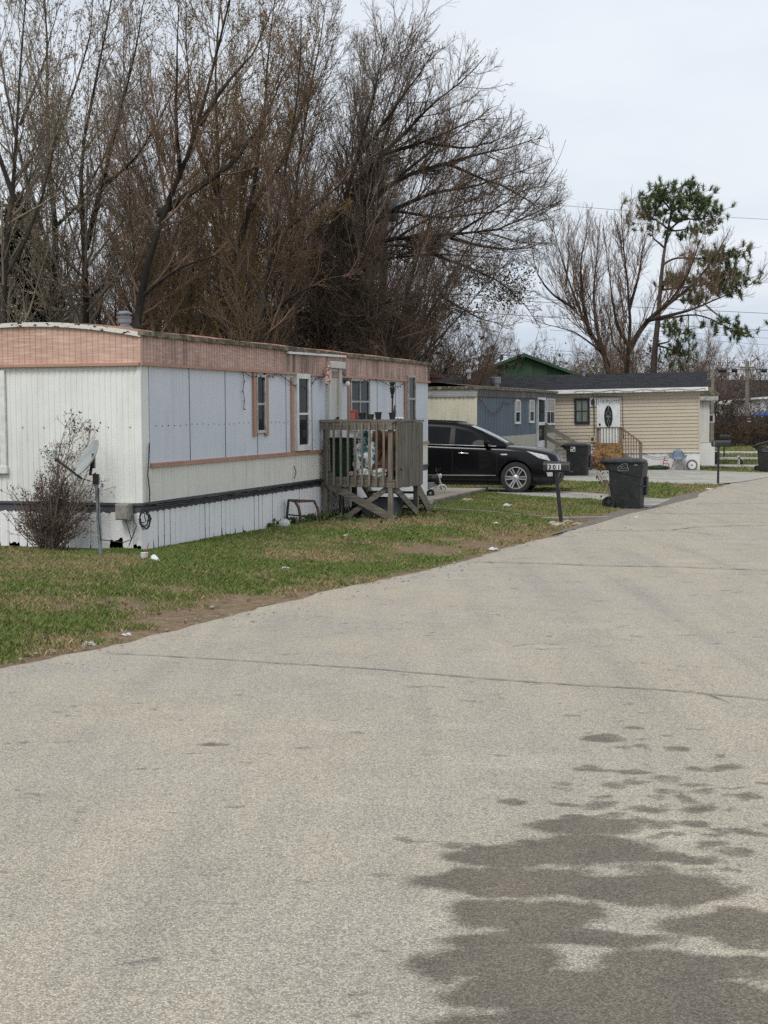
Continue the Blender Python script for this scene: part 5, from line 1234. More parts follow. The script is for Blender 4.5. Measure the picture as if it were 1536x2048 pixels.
q = PHs(1185,878); MB().box(q.x-.12,q.x+.12,-.06,0,q.z-.14,q.z+.14).build('outlet_box', 'vinyl', H); MB().box(q.x-.05,q.x+.05,-.07,-.06,q.z-.07,q.z+.05).build('outlet', 'dark_metal', H)
# icicle lights along the eave and round the door
m = MB(); rg = random.Random(14)
xs_ = np.linspace(PHs(1150,780).x, LH+.2, 40); pl = [(x, -ov-.045, zev+.07+.03*sin(x*5)) for x in xs_]; m.tube(pl, .008, 4)
for x, y, z in pl[::3]:
    e = rg.uniform(.08,.22); m.tube([(x,y,z),(x+rg.uniform(-.06,.06),y,z-e*.5),(x+rg.uniform(-.1,.1),y,z-e)], .007, 4)
xd0, xd1 = a-.1, b+.1
m.tube([(xd0-.1,-.05,z0+.1),(xd0,-.06,z0+1.2),(xd0-.02,-.06,z1+.05),(xd0+.1,-.09,z1+.1),(xd1,-.09,z1+.08),(xd1,-.06,z0+1.4),(xd1+.04,-.06,z0+.6)], .012, 4)
for i in range(14):
    x = xd0+.1+i*(xd1-xd0-.2)/13; m.tube([(x,-.09,z1-.02),(x+rg.uniform(-.05,.05),-.085,z1-.16-rg.uniform(0,.12))], .008, 4)
xx = PHs(1186,800).x; m.tube([(xx,-ov-.05,zev+.08),(xx+.02,-.05,zev-.2),(xx+.02,-.04,zev-1.4),(xx+.05,-.04,zsk+.2)], .012, 4)
m.tube([(PHs(px,py).x,-.06,PHs(px,py).z) for px,py in ((1284,905),(1295,911),(1315,915),(1335,912),(1348,904))], .012, 4)
o = m.build('icicle_lights', 'string_wire'); o.matrix_world = FH.M; tag(o, 'unlit icicle lights strung along the white eave and door of the beige house', 'string lights')
# entry deck and stair
EDp = thing('entry_deck', 'small brown entry deck with spindle railing before the oval window door', 'deck', FH.loc, rot=FH.rot)
ED = 1.15; e_ = lambda px, py: FH.on(px, py, 1, -ED)
x0, x1 = e_(1193,880).x, e_(1242,880).x; zt_ = e_(1217,857).z; zd_ = z0
MT['brown_stain'] = wood_mat('brown_stained_wood', (.24,.175,.13), (.16,.115,.085), ax=2)
MB().box(x0,x1+.1,-ED,-.05,zd_-.08,zd_).build('deck', 'brown_stain', EDp)
for x in (x0+.06, x1-.02): MB().box(x-.06,x+.06,-ED-.02,-ED+.1,-.2,zt_).build('post', 'brown_stain', EDp)
MB().box(x0-.05,x1+.06,-ED-.05,-ED+.08,zt_,zt_+.06).build('top_rail', 'brown_stain', EDp)
for i in range(7):
    x = x0+.16+i*(x1-x0-.28)/6; MB().box(x-.02,x+.02,-ED+.01,-ED+.05,zd_,zt_).build('baluster', 'grey_wood', EDp)
xe = e_(1282,900).x; ze = e_(1282,885).z
MB().beam((x1,-ED+.03,zt_+.03),(xe,-ED+.03,ze), .1,.06).build('stair_rail', 'brown_stain', EDp); MB().box(xe-.05,xe+.05,-ED-.02,-ED+.08,-.2,ze).build('post', 'brown_stain', EDp)
for i in range(7):
    t = (i+.7)/7.4; x = x1+(xe-x1)*t; zz = zt_+(ze-zt_)*t; MB().box(x-.018,x+.018,-ED+.02,-ED+.055,zz-1.02+.1*t,zz).build('baluster', 'brown_stain', EDp)
for k in range(3): MB().box(x1+.1+.28*k,x1+.4+.28*k,-ED,-.2,zd_-.2*(k+1)-.04,zd_-.2*(k+1)).build('step', 'brown_stain', EDp)
MB().beam((x1+.05,-ED+.05,zd_-.1),(xe,-ED+.05,.02), .05,.24).build('stringer', 'brown_stain', EDp)
MT['osb'] = mat('strand_board', (.30,.17,.065), (.12,.07,.032), scale=9, rough=.8, lo=.46, hi=.56, c3=(.42,.27,.12), s3=17, f3=.8)
def pane_px(pts, dy, th=.03):
    P = [FH.on(x, y, 1, dy) for x, y in pts]; return [(p.x, p.z) for p in P]
m = MB(); m.prism(pane_px([(1190,886),(1244,886),(1247,915),(1246,936),(1192,936)], -ED-.04), -ED-.075, -ED-.045, 'y')
o = m.build('strand_board', 'osb'); o.matrix_world = FH.M; tag(o, 'upright brown strand board sheet fixed below the entry deck railing', 'board')
m = MB(); P = pane_px([(1180,912),(1193,896),(1222,896),(1246,913),(1246,938),(1178,938)], -ED-.3); m.prism(P, -ED-.34, -ED-.31, 'y')
o = m.build('strand_board', 'osb'); o.matrix_world = FH.M; tag(o, 'odd-shaped brown strand board leaning in front of the entry deck', 'board')
# bicycle lying by the boards
def hposed(px, py, dy): q = FH.on(px, py, 1, dy); return q
def ground_at(px, py): return gp(px, py)
MT['bike_dark'] = mat('dark_bike_paint', (.03,.025,.03), (.09,.03,.05), rough=.5, scale=5)
MT['bike_orange'] = mat('orange_bike_part', (.42,.12,.04), rough=.5)
q = FH.M @ Vector((FH.on(1192,930,1,-1.75).x, -1.75, 0)); BI = thing('child_bicycle', 'small dark bicycle with orange parts leaning by the strand boards', 'bicycle', (q.x, q.y, tz(q.x,q.y)), azH)
for x, nm in ((-.35,'wheel'),(.4,'wheel')):
    m = MB(); M = Matrix.Translation((x,0,.22)) @ Matrix.Rotation(pi/2, 4, 'X'); m.tube([M @ Vector((.2*cos(t),.2*sin(t),0)) for t in np.linspace(0,2*pi,24,endpoint=False)], .025, 6, closed=True)
    wv = m.build(nm, 'rubber', BI, smooth=60); m = MB()
    for k in range(6): m.beam(M @ Vector((0,0,0)), M @ Vector((.19*cos(k*pi/3),.19*sin(k*pi/3),0)), .012,.012)
    m.build('spokes', 'bike_orange', wv)
m = MB(); m.tube([(-.35,0,.22),(-.1,0,.5),(.28,0,.52),(.4,0,.22)], .025, 6); m.tube([(-.35,0,.22),(.0,0,.24),(.28,0,.48)], .025, 6); m.tube([(0,0,.24),(-.14,0,.58)], .022, 6); m.build('frame', 'bike_dark', BI, smooth=60)
m = MB(); m.tube([(.27,-.2,.68),(.25,0,.62),(.27,.2,.68)], .018, 6); m.tube([(.25,0,.62),(.29,0,.5)], .018, 6); m.build('handlebar', 'bike_dark', BI, smooth=60)
m = MB(); m.blob((-.16,0,.61), .09, 2, 2, .1, (1.4,.8,.4)); MT['pinkish'] = mat('pink_saddle', (.45,.08,.2), (.5,.12,.25), rough=.5); m.build('saddle', 'pinkish', BI, smooth=60)

# things along the skirting
def hg(px, dy):
    w_ = FH.M @ Vector((FH.on(px, 930, 1, -dy).x, -dy, 0)); return Vector((w_.x, w_.y, tz(w_.x, w_.y)+.03))
MT['chair_blue'] = mat('grey_blue_shell', (.13,.18,.24), (.16,.2,.26), rough=.4); MT['chair_leg'] = mat('brown_leg', (.2,.12,.06), (.12,.07,.04), rough=.6)
q = hg(1355,.35); CH = thing('shell_chair', 'grey blue bucket chair on splayed thin legs against the white skirting', 'chair', (q.x, q.y-.05, q.z), azH)
m = MB(); rows = []
for t in np.linspace(0, 1, 9):
    r = []
    for u in np.linspace(-1, 1, 13):
        if t < .45: y = -.24+.48*t/.45*.9; z = .42+.03*u*u+.12*abs(u)**4-.02*sin(pi*t/.45); hx = .30
        else: k = (t-.45)/.55; y = .19+.09*k; z = .42+.42*k*(1-.25*abs(u)**3)+.1*abs(u)**4*(1-k); hx = .31*(1-.35*k**2)
        y -= .12*abs(u)**3*(t > .3); r.append((u*hx, y, z))
    rows.append(r)
m.loft(rows, closed=False, caps=False)
for s_ in (-1, 1): m.tube([(s_*.30,-.2,.52),(s_*.345,-.05,.60),(s_*.33,.08,.60)], .03, 8)
o = m.build('seat_shell', 'chair_blue', CH, smooth=60); o.modifiers.new('t', 'SOLIDIFY').thickness = .02
for sx in (-1, 1):
    for sy in (-1, 1): MB().tube([(sx*.13, sy*.1, .41), (sx*.27, sy*.22, 0)], [.014,.011], 8).build('leg', 'chair_leg', CH, smooth=60)
m = MB()
for sx in (-1, 1): m.tube([(sx*.13,-.1,.38),(-sx*.2,.16,.2)], .006, 6); m.tube([(sx*.13,.1,.38),(-sx*.2,-.16,.2)], .006, 6)
m.build('wire_brace', 'dark_metal', CH)
q = hg(1383,.1); WHp = thing('leaning_wheel', 'large grey rimmed white wheel propped on the white skirting', 'wheel', (q.x, q.y-.1, q.z+.22), azH)
M = Matrix.Rotation(pi/2, 4, 'X') @ Matrix.Rotation(0, 4, 'Z')
MT['wheel_grey'] = mat('grey_tyre', (.13,.145,.15), (.1,.11,.11), rough=.7)
MB().lathe([(.165,-.03),(.21,-.035),(.225,0),(.21,.035),(.165,.03),(.165,-.03)], 36, 0, M, cap=False).build('tyre', 'wheel_grey', WHp, smooth=40)
MB().lathe([(0,-.012),(.168,-.012),(.168,.012),(0,.012)], 36, 0, M, cap=False).build('disc', 'house_skirt', WHp); MB().lathe([(0,-.02),(.03,-.02),(.03,.03),(0,.03)], 12, 0, M, cap=False).build('hub', 'dark_metal', WHp)
q = hg(1331,.25); MT['pink_toy'] = mat('pink_plastic', (.5,.15,.3), (.42,.12,.25), rough=.5)
m = MB(); m.tube([(-.12,0,.05),(-.1,0,.25),(-.02,0,.55)], .02, 6); m.tube([(-.12,0,.28),(.12,0,.25),(.16,0,.05)], .02, 6); m.tube([(-.1,0,.4),(.1,0,.38)], .02, 6); m.tube([(-.15,0,.14),(.1,0,.1)], .018, 6)
o = m.build('toy_stroller', 'pink_toy', smooth=60); o.location = q; o.rotation_euler[2] = azH; tag(o, 'small pink toy stroller frame left of the grey blue chair', 'toy')
q = hg(1316,.4); m = MB(); m.blob((0,0,.09), .3, 8, 3, .15, (1.5,.5,.35)); MT['moss_green'] = mat('dark_green_fabric', (.02,.045,.015), (.035,.06,.02), scale=12, rough=.9)
o = m.build('rolled_mat', 'moss_green', smooth=50); o.location = q; tag(o, 'dark green rolled mat on the concrete below the pink toy', 'mat')

# ------------------------------------------------------------------ farther buildings
MT['pale_sheet'] = streak_mat('pale_ribbed_siding', (.62,.61,.55), (.4,.39,.34), .6, sx=5, base2=(.56,.55,.5))
F3 = Fr(at(1399, 900, 66.) - Vector((1.6,0,0)), R_(-4)); F3.loc.z = 0; F3 = Fr(F3.loc, R_(-4))
T3 = thing('mobile_home', 'pale cream mobile home with a window air conditioner, half hidden right of the beige house', 'mobile home', F3.loc, R_(-4))
q3 = lambda x, y: F3.on(x, y, 1, 0.); xr = q3(1419,850).x; zt3 = q3(1415,801).z; z3 = q3(1415,885).z; xf = q3(1435,800).x
m = MB(); sheet(m, 'x', -1.5, xr, z3, zt3, 0, -1, .3, .015); m.add([(xr,0,z3),(xr,12,z3),(xr,12,zt3),(xr,0,zt3)], [(0,1,2,3)]); m.build('wall', 'pale_sheet', T3)
m = MB(); m.box(-1.5,xr+.25,-.05,12,-.3,z3-.02); m.build('skirting', 'house_skirt', T3); MB().box(-1.45,xr-.03,.03,11.9,-.1,zt3).build('core', 'dark_void', T3)
m = MB(); m.box(-1.5, xf, -.25, 12.2, zt3, zt3+.24); b_ = m.build('fascia', 'frame_grey', T3)
m = MB(); m.loft([[(-1.6,y,zt3+.24),(xf-1.2,y,zt3+.62),(xf-.3,y,zt3+.6),(xf+.05,y,zt3+.26)] for y in (-.3, 12.3)], closed=False, caps=False); m.add([(-1.6,-.3,zt3+.24),(xf-1.2,-.3,zt3+.62),(xf-.3,-.3,zt3+.6),(xf+.05,-.3,zt3+.26)], [(0,1,2,3)]); m.build('roof', 'moss_trim', T3)
za, zb_ = q3(1427,845).z, q3(1427,828).z; m = MB(); m.box(xr, q3(1433.5,840).x, .6, 1.2, za, zb_); ac = m.build('air_conditioner', 'storm_white', T3); MB().box(xr+.03, q3(1429.5,840).x, .585, .6, za+.06, zb_-.06).build('grille', 'dark_metal', ac)
# low shed-like kennel and covered grill beside it
MT['tarp_black'] = mat('black_tarp', (.012,.012,.013), (.02,.02,.02), rough=.5)
q = gp(1411, 914); GR = thing('covered_grill', 'black covered grill with a pale lid between the house corner and the far mailbox', 'grill', (q.x, q.y, q.z))
m = MB(); m.blob((0,0,.45), .42, 5, 3, .15, (1.15,.8,.8)); m.box(-.4,.4,-.25,.25,0,.3); m.build('cover', 'tarp_black', GR, smooth=50); m = MB(); m.blob((.2,-.15,.62), .3, 9, 3, .1, (1,.7,.45)); m.build('lid', 'frame_grey', GR, smooth=50)
q = gp(1412, 929); m = MB(); m.box(-.6,.55,-.2,.2,0,.35); m.box(-.62,.6,-.22,.22,.35,.6); MT['old_wood_dark'] = wood_mat('dark_old_planks', (.06,.045,.035), (.03,.024,.02), ax=2)
o = m.build('timber_planter', 'old_wood_dark', bevel=.01); o.location = q; tag(o, 'low dark timber planter on the grass right of the beige house', 'planter')
# green metal barn behind the beige house
MT['barn_green'] = streak_mat('green_metal_siding', (.033,.078,.042), (.06,.09,.06), .4, sx=4, base2=(.04,.088,.05)); MT['barn_roof'] = mat('pale_green_roof', (.22,.28,.2), (.16,.21,.15), scale=1.2, rough=.5, c3=(.35,.33,.28), s3=5, f3=.6)
yb = 84.; pk = at(1050,707,yb); er = at(1172,747,yb); el = at(938,742,yb+6); W_ = er.x-pk.x; z0b = .3; dB = Vector((.97,-.24,0))
FB = Fr((pk.x-W_, yb+1, z0b), 0.); BN = thing('barn', 'green metal barn with a low gable roof above the dark shingle roof', 'barn', FB.loc, 0.)
eh_ = er.z-z0b-.1; ph_ = pk.z-z0b
m = MB(); sheet(m, 'x', 0, 2*W_, 0, 0, 0, -1, .9, .05, ztop=lambda x: eh_+(ph_-eh_)*(1-abs(x-W_)/W_)-.05); m.add([(0,0,0),(0,16,0),(0,16,eh_),(0,0,eh_)], [(0,1,2,3)]); m.add([(2*W_,0,0),(2*W_,16,0),(2*W_,16,eh_),(2*W_,0,eh_)], [(0,1,2,3)]); m.build('wall', 'barn_green', BN)
m = MB(); m.loft([[(-.3,y,eh_-.15),(W_,y,ph_+.05),(2*W_+.3,y,eh_-.15),(2*W_+.3,y,eh_-.28),(W_,y,ph_-.1),(-.3,y,eh_-.28)] for y in (-.3, 16.3)]); m.build('roof', 'barn_roof', BN)
m = MB(); m.loft([[(-.32,y,eh_-.3),(W_,y,ph_-.12),(2*W_+.32,y,eh_-.3),(2*W_+.32,y,eh_-.14),(W_,y,ph_+.07),(-.32,y,eh_-.14)] for y in (-.38,-.3)]); m.build('gable_trim', 'barn_green', BN)
# fence, far right
MT['fence_dark'] = wood_mat('dark_fence_boards', (.075,.06,.048), (.04,.033,.028), ax=2)
fa, fb = at(1416, 850, 93.), at(1600, 850, 99.); dF = fb-fa; LF = Vector((dF.x,dF.y,0)).length; azF = atan2(dF.y, dF.x)
FN = thing('plank_fence', 'dark weathered plank privacy fence at the far right', 'fence', (fa.x, fa.y, .5), azF)
ft = at(1480, 832, 95.).z-.5; rg = random.Random(3); m = MB(); x = 0
while x < LF:
    m.box(x, x+.135, rg.uniform(-.01,.01), .03, -.2, ft+rg.uniform(-.05,.05)); x += .15
m.build('boards', 'fence_dark', FN); MB().box(0,LF,.03,.1,.3,.4).box(0,LF,.03,.1,ft-.4,ft-.3).build('rails', 'fence_dark', FN)
q = at(1496, 840, 94.); MT['sign_red'] = mat('red_sign', (.28,.03,.035), (.22,.025,.03), rough=.5)
SG = thing('warning_sign', 'small red warning sign on the dark plank fence', 'sign', q, azF); MB().box(-.19,.19,-.1,-.08,-.12,.12).build('panel', 'sign_red', SG); m = MB(); m.box(-.19,.19,-.104,-.1,.10,.12).box(-.19,.19,-.104,-.1,-.12,-.085); m.build('border', 'sticker', SG)
# white buildings past the fence
def far_box(label, a, b, yt, Y, roof_px, name='mobile_home', wm='pale_sheet', rm='white_fascia', dep=8, group=None):
    p, q = at(a, yt, Y), at(b, yt, Y); t = thing(name, label, 'mobile home' if name == 'mobile_home' else 'trailer', (p.x, Y, .6))
    Wd = q.x-p.x; h = p.z-.6; rz = at(a, roof_px, Y).z-.6
    m = MB(); sheet(m, 'x', 0, Wd, 0, h, 0, -1, .4, .03); m.box(0, Wd, .04, dep, 0, h-.02); m.build('wall', wm, t)
    m = MB(); m.loft([[(-.25,y,h),(Wd*.5,y,rz),(Wd+.25,y,h-.1*0),(Wd+.25,y,h-.12),(-.25,y,h-.12)] for y in (-.3,dep+.2)]); m.build('roof', rm, t)
    for fx in (.45,.75): MB().box(Wd*fx-.4,Wd*fx+.4,-.05,.0,h*.45,h*.8).build('window', 'glass', t)
    return t
far_box('long white roofed mobile home seen through twigs above the fence', 1424, 1519, 806, 112., 799, wm='pale_sheet')
far_box('plain white trailer cut by the right edge above the fence', 1521, 1600, 795, 104., 791, name='box_trailer', wm='white_fascia')
q = at(1528, 830, 100.); CP = thing('canopy', 'blue pop up canopy at the right edge above the fence', 'canopy', (q.x, 100., .6)); MT['canopy_blue'] = mat('blue_canopy', (.02,.08,.3), (.03,.1,.34), rough=.6)
zc = at(1528,832,100.).z-.6; m = MB(); m.loft([[(-.55,-.6,zc),(2.2,-.6,zc),(2.2,1.4,zc),(-.55,1.4,zc)],[(-.55,-.6,zc+.1),(2.2,-.6,zc+.1),(2.2,1.4,zc+.1),(-.55,1.4,zc+.1)],[(.3,.2,zc+.36),(1.4,.2,zc+.36),(1.4,.6,zc+.36),(.3,.6,zc+.36)]]); m.build('top', 'canopy_blue', CP)
for x in (-.5,2.1): MB().tube([(x,-.5,-.1),(x,-.5,zc)], .03, 6).build('leg', 'galvanised', CP)
# dark shingled house roof among the far trees
q = at(1440, 800, 135.); FHs = thing('house', 'dark grey roofed house almost lost in the far thicket at right', 'house', (q.x, 135., .6)); 
a_, b_ = at(1440,760,135.).x-q.x, at(1560,760,135.).x-q.x; zt_ = at(1480,757,135.).z-.6; zl_ = at(1480,796,135.).z-.6
MB().box(0,b_,.5,8,0,zl_+.1).build('wall', 'pale_sheet', FHs); m = MB(); m.loft([[(x,0,zl_),(x,4,zt_),(x,8.5,zl_),(x,8.5,zl_-.2),(x,0,zl_-.2)] for x in (-.5,b_)]); m.build('roof', 'shingle', FHs)

# ------------------------------------------------------------------ poles and wires
MT['pole_wood'] = wood_mat('utility_pole_wood', (.25,.23,.2), (.17,.155,.135), ax=2)
def pole(px, pyb, pyt, Y, r, label, arm=0.):
    p = at(px, pyt, Y); z0 = tz(p.x, Y)-.2; t = thing('utility_pole', label, 'utility pole', (p.x, Y, z0)); h = p.z-z0
    MB().tube([(0,0,0),(0,0,h*.5),(0,0,h)], [r*1.15,r,r*.8], 10).build('shaft', 'pole_wood', t, smooth=60)
    if arm: MB().box(-arm,arm,-.06,.06,h-.5,h-.38).build('crossarm', 'pole_wood', t)
    return t, h
t, h = pole(768, 715, 398, 50.3, .14, 'tall grey utility pole with a transformer among the trees behind the pink banded roof')
hz_ = at(776, 420, 50.3).z-t.location.z
MB().lathe([(0,-.4),(.18,-.4),(.2,-.36),(.2,.32),(.17,.37),(0,.4)], 18, 0, Matrix.Translation((.34,-.1,hz_))).build('transformer', 'galvanised', t, smooth=40)
MB().box(-.05,.3,-.15,-.05,hz_-.1,hz_+.1).build('bracket', 'dark_metal', t)
pole(1426, 800, 737, 88., .11, 'shorter utility pole rising just right of the beige house roof')
pole(1495, 815, 722, 96., .14, 'grey utility pole standing above the dark fence at the right', .5)
def wire(pts, Y0, Y1, label, r=.012, sag=0.):
    r = r*.75
    n = len(pts); P = [at(x, y, Y0+(Y1-Y0)*i/(n-1)) for i, (x, y) in enumerate(pts)]
    m = MB(); Q = []
    for a, b in zip(P[:-1], P[1:]):
        for k in range(8): Q.append(a.lerp(b, k/8))
    Q.append(P[-1]); m.tube(Q, r, 5); o = m.build('overhead_wire', 'cable'); return tag(o, label, 'wire', 'overhead wires crossing the right of the sky')
LBL = 'overhead wire crossing the sky at the right'
wire([(768,405),(1000,404),(1150,413),(1350,429),(1560,440)], 60, 74, 'highest overhead wire, passing the pine crown', .012)
wire([(775,585),(1000,600),(1250,613),(1560,628)], 60, 74, 'middle overhead wire crossing the forked tree and the pine trunk', .016)
wire([(775,610),(1000,628),(1250,645),(1560,662)], 60, 74, 'overhead wire next below the middle one, across the pine trunk', .016)
for i, (y0, y1) in enumerate(((652,678),(660,692),(700,742),(706,748))): wire([(1100,y0),(1330,(y0+y1)/2-2),(1560,y1)], 78, 98, ('thin overhead wire low in the right sky, upper of the thin pair','thin overhead wire low in the right sky, lower of the thin pair','upper of two slack wires above the far fence','lower of two slack wires above the far fence')[i], .013)
wire([(1416,741),(1470,739.5),(1560,739)], 90, 98, 'thick black cable with splice cases between the two right poles', .03)
for x, w_ in ((1445,9),(1469,6),(1528,6)):
    a, b = at(x-w_,741,94.), at(x+w_,741,94.); tag(MB().tube([a,a.lerp(b,.1),a.lerp(b,.9),b],[.06,.13,.13,.06],8).build('splice_case', 'cable', smooth=50), {1445:'long black splice case on the cable left of the fence pole',1469:'shorter black splice case beside the fence pole',1528:'black splice case on the cable near the right edge'}[x], 'splice case')
wire([(1495,728),(1520,712),(1560,690)], 96, 90, 'slanting wire rising right from the pole above the fence', .015)

# ------------------------------------------------------------------ cat
MT['cat_fur'], nt_, b_ = mk('black_and_white_fur')
v = coords(nt_); sx_ = N(nt_, 'ShaderNodeSeparateXYZ', {0: v})
f = mathn(nt_, 'ADD', mathn(nt_, 'MULTIPLY', sx_.outputs['X'], 4.), mathn(nt_, 'MULTIPLY', mathn(nt_, 'SUBTRACT', noise(nt_, v, 9, 3), .5), 1.2))
setin(nt_, b_, 'Base Color', mixc(nt_, mapr(nt_, f, -.5, -.35), (.7,.68,.64), (.012,.012,.012))); b_.inputs['Roughness'].default_value = .9
q = gp(1481, 930)
verts = [((.05,0,.11),.095),((-.02,0,.2),.085),((-.08,0,.29),.06),((-.115,0,.35),.045),((-.14,0,.40),.062),((-.195,0,.385),.035),   # rump chest neck head muzzle
         ((-.09,.05,.15),.035),((-.12,.05,.06),.026),((-.135,.05,.015),.026),((-.09,-.05,.15),.035),((-.12,-.05,.06),.026),((-.135,-.05,.015),.026),
         ((.02,.1,.08),.055),((-.06,.11,.025),.03),((.02,-.1,.08),.055),((-.06,-.11,.025),.03),((.14,.03,.05),.03),((.2,.1,.03),.022),((.14,.18,.03),.018),
         ((-.135,.035,.455),.016),((-.135,-.035,.455),.016),((-.132,.045,.485),.006),((-.132,-.045,.485),.006)]
edges = [(0,1),(1,2),(2,3),(3,4),(4,5),(1,6),(6,7),(7,8),(1,9),(9,10),(10,11),(0,12),(12,13),(0,14),(14,15),(0,16),(16,17),(17,18),(4,19),(4,20),(19,21),(20,22)]
me = bpy.data.meshes.new('cat'); me.from_pydata([p for p, r in verts], edges, []); me.materials.append(MT['cat_fur'])
cat = bpy.data.objects.new('cat', me); COL.objects.link(cat); sk = cat.modifiers.new('skin', 'SKIN')
for i, (p, r) in enumerate(verts): me.skin_vertices[0].data[i].radius = (r, r)
me.skin_vertices[0].data[0].use_root = True
ss = cat.modifiers.new('s', 'SUBSURF'); ss.levels = 2; ss.render_levels = 2; apply_mods(cat)
for p in cat.data.polygons: p.use_smooth = True
cat.location = (q.x, q.y, q.z); cat.rotation_euler[2] = R_(25); tag(cat, 'black cat with a white chest sitting on the far driveway', 'cat')
# ------------------------------------------------------------------ trees
def in_poly(x, y, poly):
    c = np.zeros(x.shape, bool); n = len(poly)
    for i in range(n):
        x0, y0 = poly[i]; x1, y1 = poly[i-1]
        hit = ((y0 > y) != (y1 > y)) & (x < (x1-x0)*(y-y0)/(y1-y0+1e-12)+x0); c ^= hit
    return c
MT['grit'] = mat('road_grit', (.34,.3,.25), (.2,.18,.15), scale=7, rough=.95); MT['leaf_dead'] = mat('dead_leaf', (.26,.17,.09), (.15,.095,.055), scale=5, rough=.85)
def nrm(a): return a/np.maximum(np.linalg.norm(a, axis=-1, keepdims=True), 1e-9)
def tubes(pts, rad, S):
    """pts (n,k,3), rad (n,k) -> verts, quads"""
    n, k, _ = pts.shape
    t = nrm(np.gradient(pts, axis=1)); ref = np.where(abs(t[..., 2:3]) < .9, np.array([0,0,1.]), np.array([1.,0,0]))
    ref = np.repeat(ref[:, :1], k, 1); u = nrm(np.cross(t, ref)); v = np.cross(t, u)
    a = np.arange(S)*2*pi/S
    V = pts[:, :, None] + rad[:, :, None, None]*(u[:, :, None]*np.cos(a)[:, None] + v[:, :, None]*np.sin(a)[:, None])
    b = (np.arange(n)[:, None, None]*k + np.arange(k-1)[None, :, None])*S; i = np.arange(S)[None, None]; j = (i+1) % S
    return V.reshape(-1, 3), np.stack([b+i, b+j, b+S+j, b+S+i], -1).reshape(-1, 4)
def grow(P, D, L, R0, R1, k, wander, up, rs, droop=0.):
    n = len(P); pts = np.empty((n, k+1, 3)); pts[:, 0] = P; d = nrm(D); q = P.copy()
    for i in range(k):
        d = nrm(d + rs.normal(0, wander, (n, 3)) + np.array([0, 0, up - droop*i/k]))
        q = q + d*(L/k)[:, None]; pts[:, i+1] = q
    t = np.linspace(0, 1, k+1)[None]
    return pts, R0[:, None]*(1-t) + np.asarray(R1)[:, None]*t
def spawn(pts, rad, L, dens, tmin, ang, asd, lr, rr, rs, lmin=.15, rmin=.003, rmax=.2, lmax=4., taper=.55):
    cnt = np.maximum(1, np.round(L*dens*(1-tmin)*rs.uniform(.8, 1.2, len(L)))).astype(int); ix = np.repeat(np.arange(len(L)), cnt)
    n = len(ix); k = pts.shape[1]-1; t = tmin + (1-tmin)*rs.rand(n)**.8; f = t*k; i = np.minimum(f.astype(int), k-1); u = (f-i)[:, None]
    P = pts[ix, i]*(1-u) + pts[ix, i+1]*u; d = nrm(pts[ix, i+1]-pts[ix, i])
    a = np.radians(rs.normal(ang, asd, n))[:, None]; r = rs.normal(size=(n, 3)); perp = nrm(r - d*(r*d).sum(1, keepdims=True))
    D = d*np.cos(a) + perp*np.sin(a)
    Lc = np.clip(L[ix]*lr*(1-taper*t)*rs.uniform(.6, 1.25, n), lmin, lmax)
    Rc = np.clip((rad[ix, i]*(1-u[:, 0]) + rad[ix, i+1]*u[:, 0])*rr, rmin, rmax)
    return P, D, Lc, Rc
class Acc:
    def __init__(s): s.V = []; s.F = []; s.M = []; s.n = 0
    def add(s, V, F, mi=0):
        s.V.append(V); s.F.append(F+s.n); s.M.append(np.full(len(F), mi)); s.n += len(V)
    def mesh(s, name, mats, smooth=False): return arr_mesh(name, np.vstack(s.V), np.vstack(s.F), mats, np.concatenate(s.M), smooth)
def leaves(P, size, rs, droop=.0, asp=2.2):
    n = len(P); a = nrm(rs.normal(size=(n, 3)) + np.array([0, 0, -droop])); b = nrm(np.cross(a, rs.normal(size=(n, 3)))); s_ = size*rs.uniform(.6, 1.3, (n, 1))
    a = a*s_*asp*.5; b = b*s_*.5; c = np.cross(a, b)/np.maximum(s_, 1e-6)*.6
    V = np.stack([P, P+a+b+c, P+2*a, P+a-b+c], 1).reshape(-1, 3); return V, np.arange(4*n).reshape(-1, 4)
TW = [mat('bark_dark', (.02,.0165,.014), (.046,.038,.031), scale=5, rough=.95, st=(1,1,.25), bmp=.6, bscale=18),
      mat('bark_grey', (.07,.06,.049), (.036,.03,.025), scale=5, rough=.95, st=(1,1,.25), bmp=.6, bscale=18)]
MT['bark_dark'], MT['bark_grey'] = TW
for nm, c in (('twig_brown',(.235,.16,.115)),('twig_grey',(.27,.23,.185)),('twig_dark',(.17,.135,.105)),('twig_olive',(.25,.18,.085)),('twig_rust',(.19,.135,.10))):
    MT[nm] = mat(nm, c, tuple(x*.62 for x in c), scale=.9, rough=.95, spec=.1)
for nm, c in (('bud_olive',(.24,.17,.06)),('bud_rust',(.18,.115,.07)),('seed_tan',(.42,.34,.25)),('leaf_ivy',(.085,.075,.035)),('leaf_cedar',(.022,.032,.014)),('bud_dark',(.07,.05,.04)),('leaf_brown',(.1,.062,.035))):
    MT[nm] = mat(nm, c, tuple(x*.55 for x in c), scale=1.4, rough=.8, spec=.15)
def smooth_limb(pts, n, rs, wig):
    P = np.array(pts, float); d = np.r_[0, np.cumsum(np.linalg.norm(np.diff(P, axis=0), axis=1))]; q = np.linspace(0, d[-1], n)
    Q = np.stack([np.interp(q, d, P[:, i]) for i in range(3)], -1)
    for _ in range(2): Q[1:-1] = .25*Q[:-2]+.5*Q[1:-1]+.25*Q[2:]
    w_ = np.cumsum(rs.normal(0, wig, (n, 3)), 0)*np.linspace(0, 1, n)[:, None]; return Q + w_ - w_[:1], d[-1]
